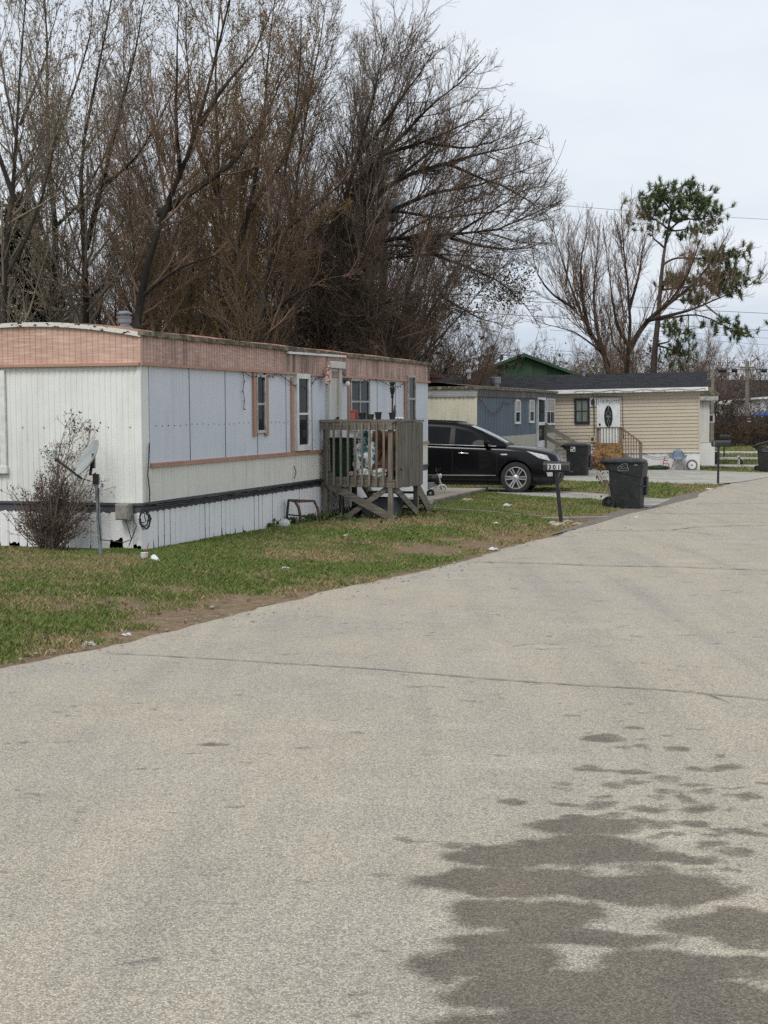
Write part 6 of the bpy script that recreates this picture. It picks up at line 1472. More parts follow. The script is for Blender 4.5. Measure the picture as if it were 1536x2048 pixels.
def tree_meshes(limbs, seed, d=(2.6, 5.2, 9.), lr=(.36, .5, .6), ang=(40, 36, 34), up=(.15, .12, .10), bark='bark_dark', twig='twig_brown',
                env=None, rr1=.5, bud=None, nbud=0, bsize=.05, lmax=(3.8, 1.9, .85), rm=(.012, .006, .0036), bdroop=.3, droop=.0, tmin=(.16,.12,.1), wander=.10, extra=None, k3=2):
    """limbs: list of (points, r0, r1) in world metres around the base -> trunk mesh, crown mesh"""
    rs = np.random.RandomState(seed); tr = Acc(); cr = Acc(); n = 15; LP = []; LR = []; LL = []
    for pts, r0, r1 in limbs:
        Q, L = smooth_limb(pts, n, rs, .035); r = np.linspace(0, 1, n); rad = r0*(1-r)**1.35 + r1*r
        V, Fq = tubes(Q[None], rad[None], 9 if r0 > .1 else 6); tr.add(V, Fq); LP.append(Q); LR.append(rad); LL.append(L)
    pts, rad, L = np.array(LP), np.array(LR), np.array(LL)
    def prune(P, D, L, Rc, up_, k_):
        if env is None: return P, D, L, Rc
        keep = np.zeros(len(P), bool); L = L.copy()
        for sc in (1., .6, .35):
            tip = P + nrm(D + np.array([0, 0, up_*k_*.5]))*(L*sc)[:, None]; ok = in_poly(tip[:, 0], tip[:, 2], env) & ~keep; L[ok] *= sc; keep |= ok
        keep |= rs.rand(len(P)) < .03
        return P[keep], D[keep], L[keep], Rc[keep]
    # limbs of the trunk system carry three orders of finer wood
    P, D, Lc, Rc = spawn(pts, rad, L, d[0], tmin[0], ang[0], 13, lr[0], rr1, rs, .6, rm[0], .05, lmax[0]); P, D, Lc, Rc = prune(P, D, Lc, Rc, up[0], 6)
    p1, r1 = grow(P, D, Lc, Rc, np.full(len(P), .006), 6, wander, up[0], rs, droop); V, Fq = tubes(p1, r1, 5); cr.add(V, Fq)
    P, D, L2, Rc = spawn(p1, r1, Lc, d[1], tmin[1], ang[1], 13, lr[1], .62, rs, .3, rm[1], .03, lmax[1]); P, D, L2, Rc = prune(P, D, L2, Rc, up[1], 4)
    p2, r2 = grow(P, D, L2, Rc, np.full(len(P), .0045), 4, wander*1.2, up[1], rs, droop); V, Fq = tubes(p2, r2, 3); cr.add(V, Fq)
    P, D, L3, Rc = spawn(p2, r2, L2, d[2], tmin[2], ang[2], 14, lr[2], .7, rs, .16, rm[2], .012, lmax[2]); P, D, L3, Rc = prune(P, D, L3, Rc, up[2], k3)
    p3, r3 = grow(P, D, L3, Rc, np.full(len(P), .003), k3, wander*1.3, up[2], rs, droop); V, Fq = tubes(p3, r3, 3); cr.add(V, Fq)
    if nbud:
        i = rs.randint(0, len(p3), nbud); j = rs.randint(1, k3+1, nbud); V, Fq = leaves(p3[i, j]+rs.normal(0, .02, (nbud, 3)), bsize, rs, bdroop); cr.add(V, Fq, 1)
    return tr.mesh('trunk', [bark], True), cr.mesh('crown', [twig, bud or twig])
def plant(name, label, base, meshes, cat='tree', group=None, rz=0., sc=1.):
    t = thing(name, label, cat, base, rz, group); t.scale = (sc, sc, sc) if not isinstance(sc, tuple) else sc
    o1 = arr_obj('trunk', meshes[0], t); o2 = arr_obj('crown', meshes[1], t); return t
def px_limbs(L, Y, base_px, seed, spread=2.2):
    """limb outlines measured in the photo at depth Y -> metres from the base"""
    rs = np.random.RandomState(seed); b = at(base_px[0], base_px[1], Y); z0 = tz(b.x, Y); B = Vector((b.x, Y, z0)); known = {}; out = []
    for pts, r0, r1 in L:
        n = len(pts); d0 = known.get(tuple(pts[0]), 0.); slope = rs.uniform(-spread, spread) if n > 2 else 0; row = []
        for i, p in enumerate(pts):
            dy = d0 + slope*i/(n-1); known.setdefault(tuple(p), dy); v = at(p[0], p[1], Y+dy); row.append(v-B)
        if tuple(pts[0]) == tuple(base_px): row.insert(0, Vector((row[0].x, row[0].y, -.3)))
        out.append((row, r0, r1))
    return B, out
def generic(seed, H, nst=2, lean=(.1,0), spread=.22, r=.15):
    rs = np.random.RandomState(seed); out = []
    for s_ in range(nst):
        d = np.array([lean[0]+rs.normal(0, spread), lean[1]+rs.normal(0, spread), 1.]); L = H*rs.uniform(.8, 1.05); n = 7; P = [np.array([rs.uniform(-.15,.15), rs.uniform(-.15,.15), -.2])]
        for i in range(n):
            d = nrm(d + rs.normal(0, .06, 3) + np.array([0,0,.03])); P.append(P[-1]+d*L/n)
        out.append((P, r*rs.uniform(.75, 1.1), .012))
        for b in range(3):
            i = rs.randint(1, 4); dd = nrm(np.array([rs.normal(0, .5), rs.normal(0, .5), .9])); Q = [P[i]]
            for j in range(5): dd = nrm(dd+rs.normal(0, .08, 3)+np.array([0,0,.06])); Q.append(Q[-1]+dd*L*.11)
            out.append((Q, r*.5, .01))
    return out

TREES = []
def special(label, L, Y, base, seed, spread=2.2, env=None, rk=.8, **kw):
    B, limbs = px_limbs(L, Y, base, seed, spread); limbs = [(p, a*rk, b*rk) for p, a, b in limbs]
    if env: kw['env'] = [tuple((at(x, y, Y)-B)[i] for i in (0, 2)) for x, y in env]
    t = plant('bare_tree', label, B, tree_meshes(limbs, seed, **kw)); TREES.append(t); return t
special('leftmost bare tree, its pale trunk at the left edge above the pink roof', [([(10,690),(6,560),(30,400),(40,250),(52,100),(60,-90)],.2,.02),([(30,400),(-20,260),(-50,120),(-40,-40)],.1,.015),([(6,560),(60,470),(110,330),(140,150)],.08,.012),([(40,250),(90,120),(120,-30)],.06,.01)],
        41, (10,690), 11, bark='bark_grey', twig='twig_grey', bud='seed_tan', nbud=3500, bsize=.034, d=(2.2,4.2,6.5), bdroop=1.2)
special('bare tree with two grey stems left of the evergreen, hung with pale seed clusters', [([(115,690),(108,600),(95,480),(60,380),(30,260),(8,120),(-10,-60)],.17,.02),([(108,600),(115,450),(95,330),(100,180),(92,30),(95,-110)],.15,.02),([(95,330),(130,230),(170,100),(180,-60)],.08,.012),([(115,450),(190,380),(250,330),(330,290)],.07,.012)],
        44, (115,690), 12, bark='bark_dark', twig='twig_grey', bud='seed_tan', nbud=8500, bsize=.036, d=(2.2,4.2,6.5), bdroop=1.5)
special('bare tree with an upright dark stem and tan dry seeds behind the roof vent', [([(170,690),(172,500),(150,400),(158,270),(192,130),(215,0),(230,-110)],.2,.02),([(172,500),(200,380),(235,240),(270,90),(300,-70)],.12,.015),([(200,380),(270,320),(330,240),(380,130)],.08,.012),([(170,600),(250,540),(320,500),(390,490)],.07,.01),([(172,560),(110,500),(60,480)],.06,.01)],
        43, (170,690), 13, bark='bark_dark', twig='twig_grey', bud='seed_tan', nbud=11000, bsize=.036, d=(2.3,4.4,7), bdroop=1.5)
special('bare tree with the thick dark trunk slanting up right above the roof vent', [([(265,690),(277,600),(315,430),(362,358),(400,250),(440,100),(482,-60)],.25,.03),([(315,430),(420,362),(480,330),(540,250),(590,150)],.16,.02),([(400,250),(440,180),(520,90),(560,-20)],.1,.012),([(362,358),(350,250),(350,120),(360,-40)],.1,.012),([(277,600),(340,540),(430,500),(520,480)],.09,.012)],
        42, (265,690), 14, bark='bark_dark', twig='twig_brown', bud='bud_olive', nbud=4000, bsize=.03)
special('tall bare tree with yellowish olive budding twigs over the middle of the pink roof', [([(450,700),(455,560),(440,400),(430,250),(440,80),(450,-90)],.2,.02),([(455,560),(500,420),(520,280),(530,120),(545,-50)],.14,.015),([(440,400),(390,280),(370,150),(365,0)],.1,.012),([(500,420),(570,320),(610,200),(640,60)],.1,.012),([(455,620),(540,540),(620,470),(680,400)],.09,.012)],
        45, (450,700), 15, env=[(280,760),(330,-220),(600,-220),(640,-20),(680,40),(720,400),(700,760)], bark='bark_dark', twig='twig_olive', bud='bud_olive', nbud=16000, bsize=.034, d=(2.8,5.4,9.5))
special('bare tree with rusty reddish twigs low over the middle of the pink roof', [([(520,710),(525,600),(545,480),(575,340),(600,180),(610,40)],.16,.02),([(525,600),(470,510),(440,420),(420,340)],.09,.012),([(545,480),(620,420),(690,350),(740,280)],.1,.012),([(525,640),(590,590),(670,560),(760,550)],.09,.012)],
        40.5, (520,710), 16, env=[(380,760),(400,320),(560,20),(620,40),(700,160),(770,280),(800,540),(760,760)], bark='bark_dark', twig='twig_rust', bud='bud_rust', nbud=3500, bsize=.03)
giant = special('huge spreading bare tree whose long limbs arch right toward the open sky', [([(605,720),(612,640),(640,540),(690,492),(800,472),(900,476),(1000,468),(1080,440),(1132,412)],.3,.02),
        ([(640,540),(705,430),(800,352),(900,330),(1000,305),(1090,285)],.2,.015),([(640,540),(670,430),(760,310),(850,230),(925,165),(965,125)],.2,.015),([(612,640),(660,500),(705,330),(742,180),(762,70)],.18,.015),
        ([(690,492),(780,420),(870,382),(960,370),(1045,340),(1105,318)],.14,.012),([(800,472),(890,520),(970,545),(1035,580),(1075,640)],.1,.012),([(605,720),(592,480),(602,300),(640,130),(660,10)],.2,.02),
        ([(760,310),(850,285),(940,245),(1020,235)],.1,.012),([(705,330),(790,220),(850,130),(880,90)],.1,.012),([(900,476),(990,420),(1060,380),(1110,360)],.07,.012),([(800,352),(860,300),(900,270),(980,210)],.08,.012),
        ([(605,720),(680,640),(780,600),(880,590),(980,600)],.12,.012),([(900,476),(980,500),(1050,500),(1100,480)],.07,.012),([(900,330),(1000,370),(1060,400),(1105,440)],.07,.012),([(780,420),(880,440),(980,430),(1060,410)],.08,.012),([(850,285),(930,300),(1010,290),(1075,260)],.07,.01),([(760,310),(800,180),(830,110),(835,60)],.08,.01),([(800,472),(850,440),(950,400),(1030,385)],.07,.01),([(640,540),(740,520),(860,510),(960,520),(1040,530)],.1,.01),([(880,590),(960,640),(1030,660)],.06,.01)], 48, (605,720), 17, spread=3.2, env=[(480,760),(550,300),(590,-200),(650,-60),(700,5),(745,22),(800,35),(870,75),(930,118),(985,160),(1030,212),(1080,250),(1108,300),(1106,340),(1138,392),(1145,430),(1120,470),(1098,520),(1090,600),(1080,680),(1000,735),(600,760)], bark='bark_dark', twig='twig_dark', bud='bud_dark', nbud=5000, bsize=.028, d=(4.4,6,9), lr=(.34,.5,.6), lmax=(2.8,1.7,.95), up=(.12,.08,.04), droop=.05)
# ivy on its lower right limb
rs = np.random.RandomState(5); A_ = Acc()
for (x, y, rx, ry, n) in ((965,552,60,26,700),(1010,590,40,22,500),(930,615,60,22,300),(1040,560,30,40,250),(870,640,70,30,300)):
    c = at(x, y, 48.6); s_ = 48.6/F_; P = np.array(c) + rs.normal(0, 1, (n, 3))*np.array([rx*s_*.6, .7, ry*s_*.6]); V, Fq = leaves(P-np.array(giant.location), .06, rs, .6, 1.5); A_.add(V, Fq)
arr_obj('ivy', A_.mesh('ivy', ['leaf_ivy']), giant)
special('bare forked tree leaning left behind the dark shingle roof', [([(1228,748),(1206,708),(1180,668),(1150,618),(1132,570),(1112,510),(1094,450)],.30,.02),([(1180,668),(1166,610),(1160,540),(1172,480),(1168,412)],.15,.012),([(1206,708),(1190,640),(1186,560),(1196,490),(1206,430)],.15,.012),
        ([(1150,618),(1105,590),(1070,545),(1055,490)],.1,.01),([(1200,700),(1150,665),(1105,655),(1060,640)],.08,.01),([(1132,570),(1140,500),(1135,430)],.08,.01)], 66, (1228,748), 18, rk=.72, rr1=.34, env=[(1180,760),(1030,650),(1035,520),(1062,450),(1085,418),(1110,425),(1130,410),(1165,392),(1180,405),(1200,422),(1225,410),(1290,760)], bark='bark_dark', twig='twig_brown', d=(4.2,5.2,6.5), lr=(.4,.55,.6), lmax=(3.2,1.8,1.0), up=(.22,.16,.12), rm=(.012,.0065,.0042), ang=(34,32,30))
special('bare tree with a long limb reaching right across the pine trunk', [([(1252,750),(1258,700),(1262,650),(1258,600),(1250,540),(1242,470),(1238,412)],.27,.02),([(1258,700),(1290,642),(1330,616),(1380,580),(1430,525),(1468,460)],.2,.015),([(1290,642),(1360,628),(1430,604),(1490,580),(1530,570)],.14,.012),([(1258,620),(1276,560),(1286,500),(1298,440)],.12,.01),
        ([(1256,690),(1234,655),(1228,600),(1220,540),(1214,470)],.12,.01),([(1330,616),(1372,560),(1400,500),(1425,450)],.1,.01),([(1430,525),(1480,500),(1515,480)],.07,.01),([(1258,720),(1225,690),(1222,640),(1208,585)],.1,.01)], 65, (1252,750), 19, rk=.72, rr1=.34, env=[(1200,760),(1195,430),(1225,398),(1250,392),(1270,408),(1300,430),(1325,470),(1380,465),(1420,440),(1455,436),(1500,462),(1536,490),(1545,560),(1530,620),(1490,650),(1300,760)], bark='bark_dark', twig='twig_brown', d=(4.2,5.2,6.5), lr=(.4,.55,.6), lmax=(3.2,1.8,1.0), up=(.22,.16,.12), rm=(.012,.0065,.0042), ang=(34,32,30))

# generic trees filling the wood behind
GEN = [tree_meshes(generic(100+i, 15.5, 2+(i % 2), r=.15), 100+i, d=(2.4,4.6,8), twig=('twig_dark','twig_brown','twig_grey','twig_brown')[i], bark=('bark_dark','bark_grey')[i % 2], bud='bud_dark', nbud=2500, bsize=.03, lr=(.34,.5,.6), lmax=(3.2,1.8,.85)) for i in range(4)]
rg = random.Random(77); k = 0
ROWS = [(53.5, [(300,.92),(420,1.04),(530,.98),(610,.84)]), (50, [(-40,.62),(60,.6),(215,.66),(350,.95),(500,1.08),(590,.98),(680,.84),(745,.70)]), (57, [(-10,.66),(130,.66),(290,.9),(430,1.15),(560,1.0),(650,.88),(720,.84),(800,.68),(880,.52)]),
        (70, [(40,.7),(180,.75),(330,1.05),(480,1.22),(600,1.0),(700,.95),(790,.76),(860,.62),(925,.48)])]
for Y, row in ROWS:
    for x, s_ in row:
        p = at(x+rg.uniform(-15, 15), 800, Y+rg.uniform(-2.5, 2.5)); k += 1
        plant('bare_tree', 'one of the many bare brown trees massed behind the pink roofed mobile home', (p.x, p.y, tz(p.x, p.y)-.1), GEN[k % 4], group='bare trees in the wood behind the near mobile home', rz=rg.uniform(-.9, .9), sc=(s_*.95, s_*.95, s_*rg.uniform(.97,1.06)))
for x, Y, s_, lab in ((1175,92,.55,'fuzzy bare tree far behind the left-leaning fork'),(1090,90,.52,'small bare tree above the green barn roof'),(1405,100,.62,'hazy bare tree right of the pine foot'),(1345,96,.55,'bare tree low behind the pine trunk'),(1275,98,.6,'bare tree far between the fork and the pine'),
                      (1470,118,.62,'bare tree behind the fence pole'),(1530,125,.72,'bare tree at the right edge beyond the white trailer'),(905,78,.5,'bare tree beside the left slope of the green barn')):
    p = at(x, 800, Y); k += 1; plant('bare_tree', lab, (p.x, p.y, tz(p.x, p.y)-.1), GEN[(k*3+1) % 4], rz=rg.uniform(0, 6.28), sc=s_)

# brush and far wood: nobody could count these
def brush(name, spots, seed, mats, k=5, dens=(5.5, 6), rr=(.02,.008,.005), nleaf=0, leafsize=.07, lean=.35, leafdroop=.6):
    rs = np.random.RandomState(seed); A_ = Acc(); S_ = np.array(spots)       # x, y, z, height
    cnt = 6; P = np.repeat(S_[:, :3], cnt, 0) + rs.normal(0, .25, (len(S_)*cnt, 3))*np.array([1,1,0]); H = np.repeat(S_[:, 3], cnt)*rs.uniform(.5, 1.05, len(P))
    D = np.c_[rs.normal(0, lean, (len(P), 2)), np.ones(len(P))]
    p0, r0 = grow(P, D, H, np.full(len(P), rr[0])*(.5+H/6), np.full(len(P), .005), 6, .13, .0, rs, .12); V, Fq = tubes(p0, r0, 4); A_.add(V, Fq)
    P, D, L, R = spawn(p0, r0, H, dens[0], .15, 45, 16, .38, .5, rs, .3, rr[1], .03, 2.6); p1, r1 = grow(P, D, L, R, np.full(len(P), .004), 4, .14, .0, rs, .1); V, Fq = tubes(p1, r1, 3); A_.add(V, Fq, 0)
    P, D, L, R = spawn(p1, r1, L, dens[1], .1, 42, 16, .5, .7, rs, .2, rr[2], .02, 1.); p2, r2 = grow(P, D, L, R, np.full(len(P), .003), 2, .16, .0, rs); V, Fq = tubes(p2, r2, 3); A_.add(V, Fq, 1)
    if nleaf:
        i = rs.randint(0, len(p2), nleaf); V, Fq = leaves(p2[i, rs.randint(0, 3, nleaf)], leafsize, rs, leafdroop); A_.add(V, Fq, 2)
    o = arr_obj(name, A_.mesh(name, mats)); o['kind'] = 'stuff'; return o
rg = random.Random(8); sp_ = []
for i in range(120):
    x = rg.uniform(-60, 885); Y = rg.uniform(40.5, 47) if x < 700 else rg.uniform(69, 80)
    if x < 700 and Y < 39: continue
    p = at(x, 800, Y); sp_.append((p.x, p.y, tz(p.x, p.y)-.1, rg.uniform(2.4, 5.2) if x < 700 else rg.uniform(3.5, 7)))
tag(brush('thicket', sp_, 21, ['bark_grey','twig_brown','leaf_brown'], nleaf=9000, leafsize=.045), 'tangled brown undergrowth behind the near mobile home', 'thicket')
sp_ = []
for i in range(150):
    p = at(rg.uniform(-60, 880), 800, rg.uniform(60, 105)); sp_.append((p.x, p.y, tz(p.x, p.y)-.1, rg.uniform(4, 10)))
tag(brush('far_wood', sp_, 22, ['bark_dark','twig_dark','leaf_brown'], dens=(2.5, 2.2), rr=(.05,.02,.012), nleaf=16000, leafsize=.13), 'dark wood filling in behind the bare trees', 'wood')
sp_ = []
for i in range(210):
    Y = rg.uniform(92, 165); x = rg.uniform(1010, 1640); p = at(x, 800, Y); sp_.append((p.x, p.y, tz(p.x, p.y)-.1, rg.uniform(4.5, 10.5)*Y/130*(1 if x < 1420 else .8)))
tag(brush('far_wood', sp_, 23, ['bark_grey','twig_brown','leaf_brown'], dens=(2.4, 2.), rr=(.05,.022,.014), nleaf=9000, leafsize=.15), 'hazy brown far wood behind the beige house and fence', 'wood')
sp_ = []
for i in range(34):
    p = at(rg.uniform(1418, 1580), 800, rg.uniform(89, 92)); sp_.append((p.x, p.y, tz(p.x, p.y)-.05, rg.uniform(.9, 2.1)))
tag(brush('fence_brush', sp_, 24, ['bark_grey','twig_rust','leaf_brown'], dens=(4, 3), rr=(.02,.01,.008), nleaf=2500, leafsize=.07), 'reddish brush growing along the dark fence', 'brush')
sp_ = []
for i in range(14):
    p = at(rg.uniform(1425, 1560), 800, rg.uniform(99, 101)); sp_.append((p.x, p.y, tz(p.x, p.y), rg.uniform(2.6, 4.2)))
tag(brush('sapling_scrub', sp_, 26, ['bark_grey','twig_grey','leaf_brown'], dens=(2.5, 2), rr=(.02,.012,.009)), 'thin saplings rising behind the dark fence', 'scrub')

# ------------------------------------------------------------------ evergreen at the far left
rs = np.random.RandomState(9); p = at(45, 800, 47.5); CEp = plant('cedar_tree', 'dark green cedar behind the leftmost bare trunks', (p.x, p.y, tz(p.x, p.y)-.1), tree_meshes([([(0,0,-.2),(.05,0,3),(0,.1,9.2)],.16,.02)], 9, d=(5,3,3), ang=(78,50,45), lr=(.34,.5,.5), up=(.05,.02,0)))
A_ = Acc(); n = 42000; h = rs.beta(1.3, 1.6, n)*9.2+.3; rmax = 3.0*(1-(h/9.8))**.75; a = rs.uniform(0, 2*pi, n); lump = .72+.28*np.sin(a*3+h*2.2)*np.sin(h*3.1+1); rr_ = rmax*lump*np.sqrt(rs.uniform(.25, 1, n))
V, Fq = leaves(np.c_[rr_*np.cos(a), rr_*np.sin(a), h], .11, rs, .3, 2.4); A_.add(V, Fq); arr_obj('foliage', A_.mesh('foliage', ['leaf_cedar']), CEp)

# ------------------------------------------------------------------ pine
Yp = 68.; MT['needles'] = mat('pine_needles', (.125,.165,.06), (.065,.09,.036), scale=1.6, rough=.7, spec=.2); MT['bark_pine'] = mat('pine_bark', (.10,.075,.06), (.055,.042,.035), scale=4, rough=.95, bmp=.7, bscale=14, st=(1,1,.4))
LP = [([(1306,750),(1312,690),(1318,640),(1322,580),(1326,530),(1328,495),(1338,460),(1345,425),(1350,395)],.24,.03)]
BR = [[(1328,495),(1300,470),(1305,440)],[(1338,460),(1300,430),(1290,415)],[(1345,425),(1318,385),(1316,372)],[(1345,425),(1360,390),(1350,378)],[(1338,460),(1375,430),(1395,400)],[(1345,440),(1400,440),(1420,430)],[(1338,460),(1370,465),(1400,465)],[(1345,425),(1380,395),(1385,388)],[(1345,430),(1340,400),(1335,385)],
      [(1326,530),(1345,515),(1385,517),(1430,530),(1460,545)],[(1385,517),(1430,515),(1450,505)],[(1322,580),(1370,575),(1420,570),(1470,565)],[(1322,570),(1345,560),(1350,568)],[(1318,640),(1360,632),(1400,630),(1440,650),(1475,668),(1500,668)],[(1312,690),(1340,680),(1352,660)],[(1360,600),(1385,600),(1400,600)],[(1420,570),(1450,580),(1475,575)],[(1312,690),(1345,700),(1360,720)]]
BP, limbs = px_limbs(LP + [(b, .055, .012) for b in BR], Yp, (1306,750), 30, 1.6)
tr = Acc(); rs = np.random.RandomState(31); TIP = []
for pts, r0, r1 in limbs:
    Q, L = smooth_limb(pts, 14, rs, .03); V, Fq = tubes(Q[None], np.linspace(r0, r1, 14)[None], 7); tr.add(V, Fq)
PINE = thing('pine_tree', 'tall crooked green pine standing above the dark shingle roof', 'tree', BP)
arr_obj('trunk', tr.mesh('trunk', ['bark_pine'], True), PINE)
CL = [(1350,395,26,14,50),(1318,385,18,12,34),(1385,398,24,16,52),(1300,415,26,16,44),(1340,425,38,18,60),(1400,435,28,16,56),(1370,455,34,14,44),(1315,445,22,12,26),(1420,425,16,10,24),(1355,380,16,8,18),(1330,405,30,14,36),(1290,425,14,10,16),(1385,470,22,10,18),
      (1440,540,34,18,70),(1450,510,22,10,26),(1468,562,26,10,36),(1410,570,28,12,36),(1350,564,12,8,16),(1335,568,14,7,12),(1395,603,24,7,22),(1455,585,22,7,16),(1440,650,26,8,18),(1480,668,26,7,22),(1352,665,18,16,30),(1352,710,16,20,30),(1410,520,20,8,16)]
TP = []
for x, y, rx, ry, n in CL:
    c = np.array(at(x, y, Yp) - BP); s_ = Yp/F_; n = int(n*(.6 if y < 480 else 1.2)); TP.append(c + rs.normal(0, 1, (n, 3))*np.array([rx*s_*.95, .75, ry*s_*.95]))
TP = np.vstack(TP); nn = 54; n = len(TP)
ax_ = nrm(rs.normal(0, .45, (n, 3)) + np.array([0, 0, .9])); dirs = nrm(np.repeat(ax_, nn, 0)*.9 + rs.normal(0, .62, (n*nn, 3))); base = np.repeat(TP, nn, 0) + np.repeat(ax_, nn, 0)*rs.uniform(-.1, .16, (n*nn, 1))
ln = rs.uniform(.16, .3, (n*nn, 1)); sd_ = nrm(np.cross(dirs, rs.normal(size=dirs.shape)))*.015
V = np.stack([base-sd_, base+sd_, base+dirs*ln], 1).reshape(-1, 3); arr_obj('needles', arr_mesh('needles', V, np.arange(len(V)).reshape(-1, 3), ['needles']), PINE)
# twigs tying the tufts to the boughs
A_ = Acc(); allp = np.vstack([smooth_limb(p_, 14, rs, .0)[0] for p_, _, _ in limbs]); dd = ((TP[:, None]-allp[None])**2).sum(-1); q_ = allp[dd.argmin(1)]
mid = (q_+TP)/2 - np.array([0,0,.06]); V, Fq = tubes(np.stack([q_, mid, TP], 1), np.tile(np.array([.016,.012,.008]), (n, 1)), 4); A_.add(V, Fq); arr_obj('branchlets', A_.mesh('branchlets', ['bark_pine']), PINE)

# ------------------------------------------------------------------ bare shrub by the dish
q = gp(100, 1104); rs = np.random.RandomState(40); A_ = Acc(); n = 92
D = np.c_[rs.normal(0, .5, (n, 2)), np.ones(n)]; H = rs.uniform(.75, 1.35, n)*(1.12-.45*np.minimum(1, np.hypot(D[:, 0], D[:, 1]))); H[:5] = rs.uniform(1.5, 1.95, 5); D[:5, :2] *= .25; D[:5, 0] += .08
P = rs.normal(0, .09, (n, 3))*np.array([1,1,0]); p0, r0 = grow(P, D, H, rs.uniform(.007,.014,n), np.full(n, .003), 8, .10, .02, rs); V, Fq = tubes(p0, r0, 5); A_.add(V, Fq)
P, D, L, R = spawn(p0, r0, H, 11, .15, 38, 14, .34, .65, rs, .1, .003, .01, .55); p1, r1 = grow(P, D, L, R, np.full(len(P), .002), 4, .13, .05, rs); V, Fq = tubes(p1, r1, 4); A_.add(V, Fq)
P, D, L, R = spawn(p1, r1, L, 15, .15, 42, 14, .5, .8, rs, .05, .0022, .006, .25); p2, r2 = grow(P, D, L, R, np.full(len(P), .0016), 2, .15, .04, rs); V, Fq = tubes(p2, r2, 3); A_.add(V, Fq)
MT['twig_shrub'] = mat('shrub_twig', (.2,.16,.125), (.12,.09,.07), scale=3, rough=.9); SH = thing('bare_shrub', 'bare twiggy shrub with dark red buds in front of the white end wall', 'shrub', q)
arr_obj('branches', A_.mesh('branches', ['twig_shrub']), SH)
MT['bud_red'] = mat('dark_red_buds', (.09,.028,.026), (.06,.04,.03), scale=6, rough=.7)
A_ = Acc(); m_ = 3600; i = rs.randint(0, len(p2), m_); V, Fq = leaves(p2[i, rs.randint(1, 3, m_)], .02, rs, 0., 1.5); A_.add(V, Fq); arr_obj('buds', A_.mesh('buds', ['bud_red']), SH)
# tall weed by the nearest bin, weeds under porch
q = gp(1226, 1003); rs = np.random.RandomState(43); A_ = Acc(); n = 12; p0, r0 = grow(rs.normal(0,.06,(n,3))*[1,1,0], np.c_[rs.normal(0,.3,(n,2)),np.ones(n)], rs.uniform(.5,.9,n), np.full(n,.008), np.full(n,.003), 6, .14, 0, rs); V, Fq = tubes(p0, r0, 4); A_.add(V, Fq)
P, D, L, R = spawn(p0, r0, rs.uniform(.5,.9,n), 14, .3, 45, 12, .35, .7, rs, .08, .003, .01, .3); p1, r1 = grow(P, D, L, R, np.full(len(P), .002), 3, .2, 0, rs); V, Fq = tubes(p1, r1, 3); A_.add(V, Fq); V, Fq = leaves(p1[:, -1], .05, rs, .2, 1.6); A_.add(V, Fq, 1)
o = arr_obj('dry_weed', A_.mesh('dry_weed', ['twig_grey','leaf_brown'])); o.location = q; tag(o, 'dry branching weed just left of the nearest bin', 'weed')

# ------------------------------------------------------------------ grass
def grass(name, x0, x1, y0, y1, n, hgt, wid, seed, label):
    rs = np.random.RandomState(seed); x = rs.uniform(x0, x1, n); y = rs.uniform(y0, y1, n)
    vis = (abs(x) < y*.27*1.25+1.5); x, y = x[vis], y[vis]
    d = edge_dist(x, y); ok = d > -(.02+.9*fbm(x, y, 2.1, 33)**4)
    for Fm, W_, L_ in ((F1, W1, L1), (F2, W2, L2), (FH, WH, LH)):
        I = np.array(Fm.I); lx = I[0,0]*x+I[0,1]*y+I[0,3]; ly = I[1,0]*x+I[1,1]*y+I[1,3]; ok &= ~((lx > -.0) & (lx < L_) & (ly > -.01) & (ly < W_))
    for p_ in DRIVES: ok &= ~in_poly(x, y, p_)
    I = np.array((BWK.matrix_basis).inverted()); lx = I[0,0]*x+I[0,1]*y+I[0,3]; ly = I[1,0]*x+I[1,1]*y+I[1,3]; ok &= ~((lx > 0) & (lx < LW) & (ly > -.05) & (ly < 1.3))
    x, y, d = x[ok], y[ok], d[ok]
    b = bare_at(x, y, d); st = straw_at(x, y); dens = np.clip(1.15-1.25*b, 0, 1)*(.45+.75*fbm(x, y, 2.6, 61)); keep = rs.rand(len(x)) < dens
    x, y, b, st = x[keep], y[keep], b[keep], st[keep]; n = len(x)
    z = terrain(x, y) + .0; tall = (.55+.9*fbm(x, y, 1.7, 71))*(1-.45*b)
    I = np.array(F1.I); wy_ = I[1,0]*x+I[1,1]*y+I[1,3]; wx_ = I[0,0]*x+I[0,1]*y+I[0,3]; dw = np.hypot(np.maximum(0,np.maximum(-wy_,wy_-W1)), np.maximum(0,np.maximum(-wx_,wx_-L1)))
    h = hgt*rs.uniform(.5, 1.25, n)*tall*np.clip(.35+dw*1.6, 0, 1); a = rs.uniform(0, 2*pi, n); w_ = wid*rs.uniform(.6, 1.3, n); le = rs.uniform(.2, 1.1, n)*h; la = rs.uniform(0, 2*pi, n)
    bx_, by_ = np.cos(a)*w_, np.sin(a)*w_; mx_, my_ = np.cos(la)*le, np.sin(la)*le
    V = np.stack([np.stack([x-bx_, y-by_, z-.01], -1), np.stack([x+bx_, y+by_, z-.01], -1), np.stack([x+bx_*.7+mx_*.35, y+by_*.7+my_*.35, z+h*.6], -1), np.stack([x+mx_, y+my_, z+h], -1)], 1).reshape(-1, 3)
    tint = np.clip(st*.8 + b*.6 + rs.normal(0, .25, n) - .06, 0, 1)
    me = arr_mesh(name, V, np.arange(4*n).reshape(-1, 4), ['grass'], attrs={'tint': np.repeat(tint, 4), 'shade': np.repeat(rs.rand(n), 4)})
    return tag(arr_obj(name, me), label, 'grass', kind='stuff')
m_g, nt_, b_ = mk('grass_blades'); MT['grass'] = m_g
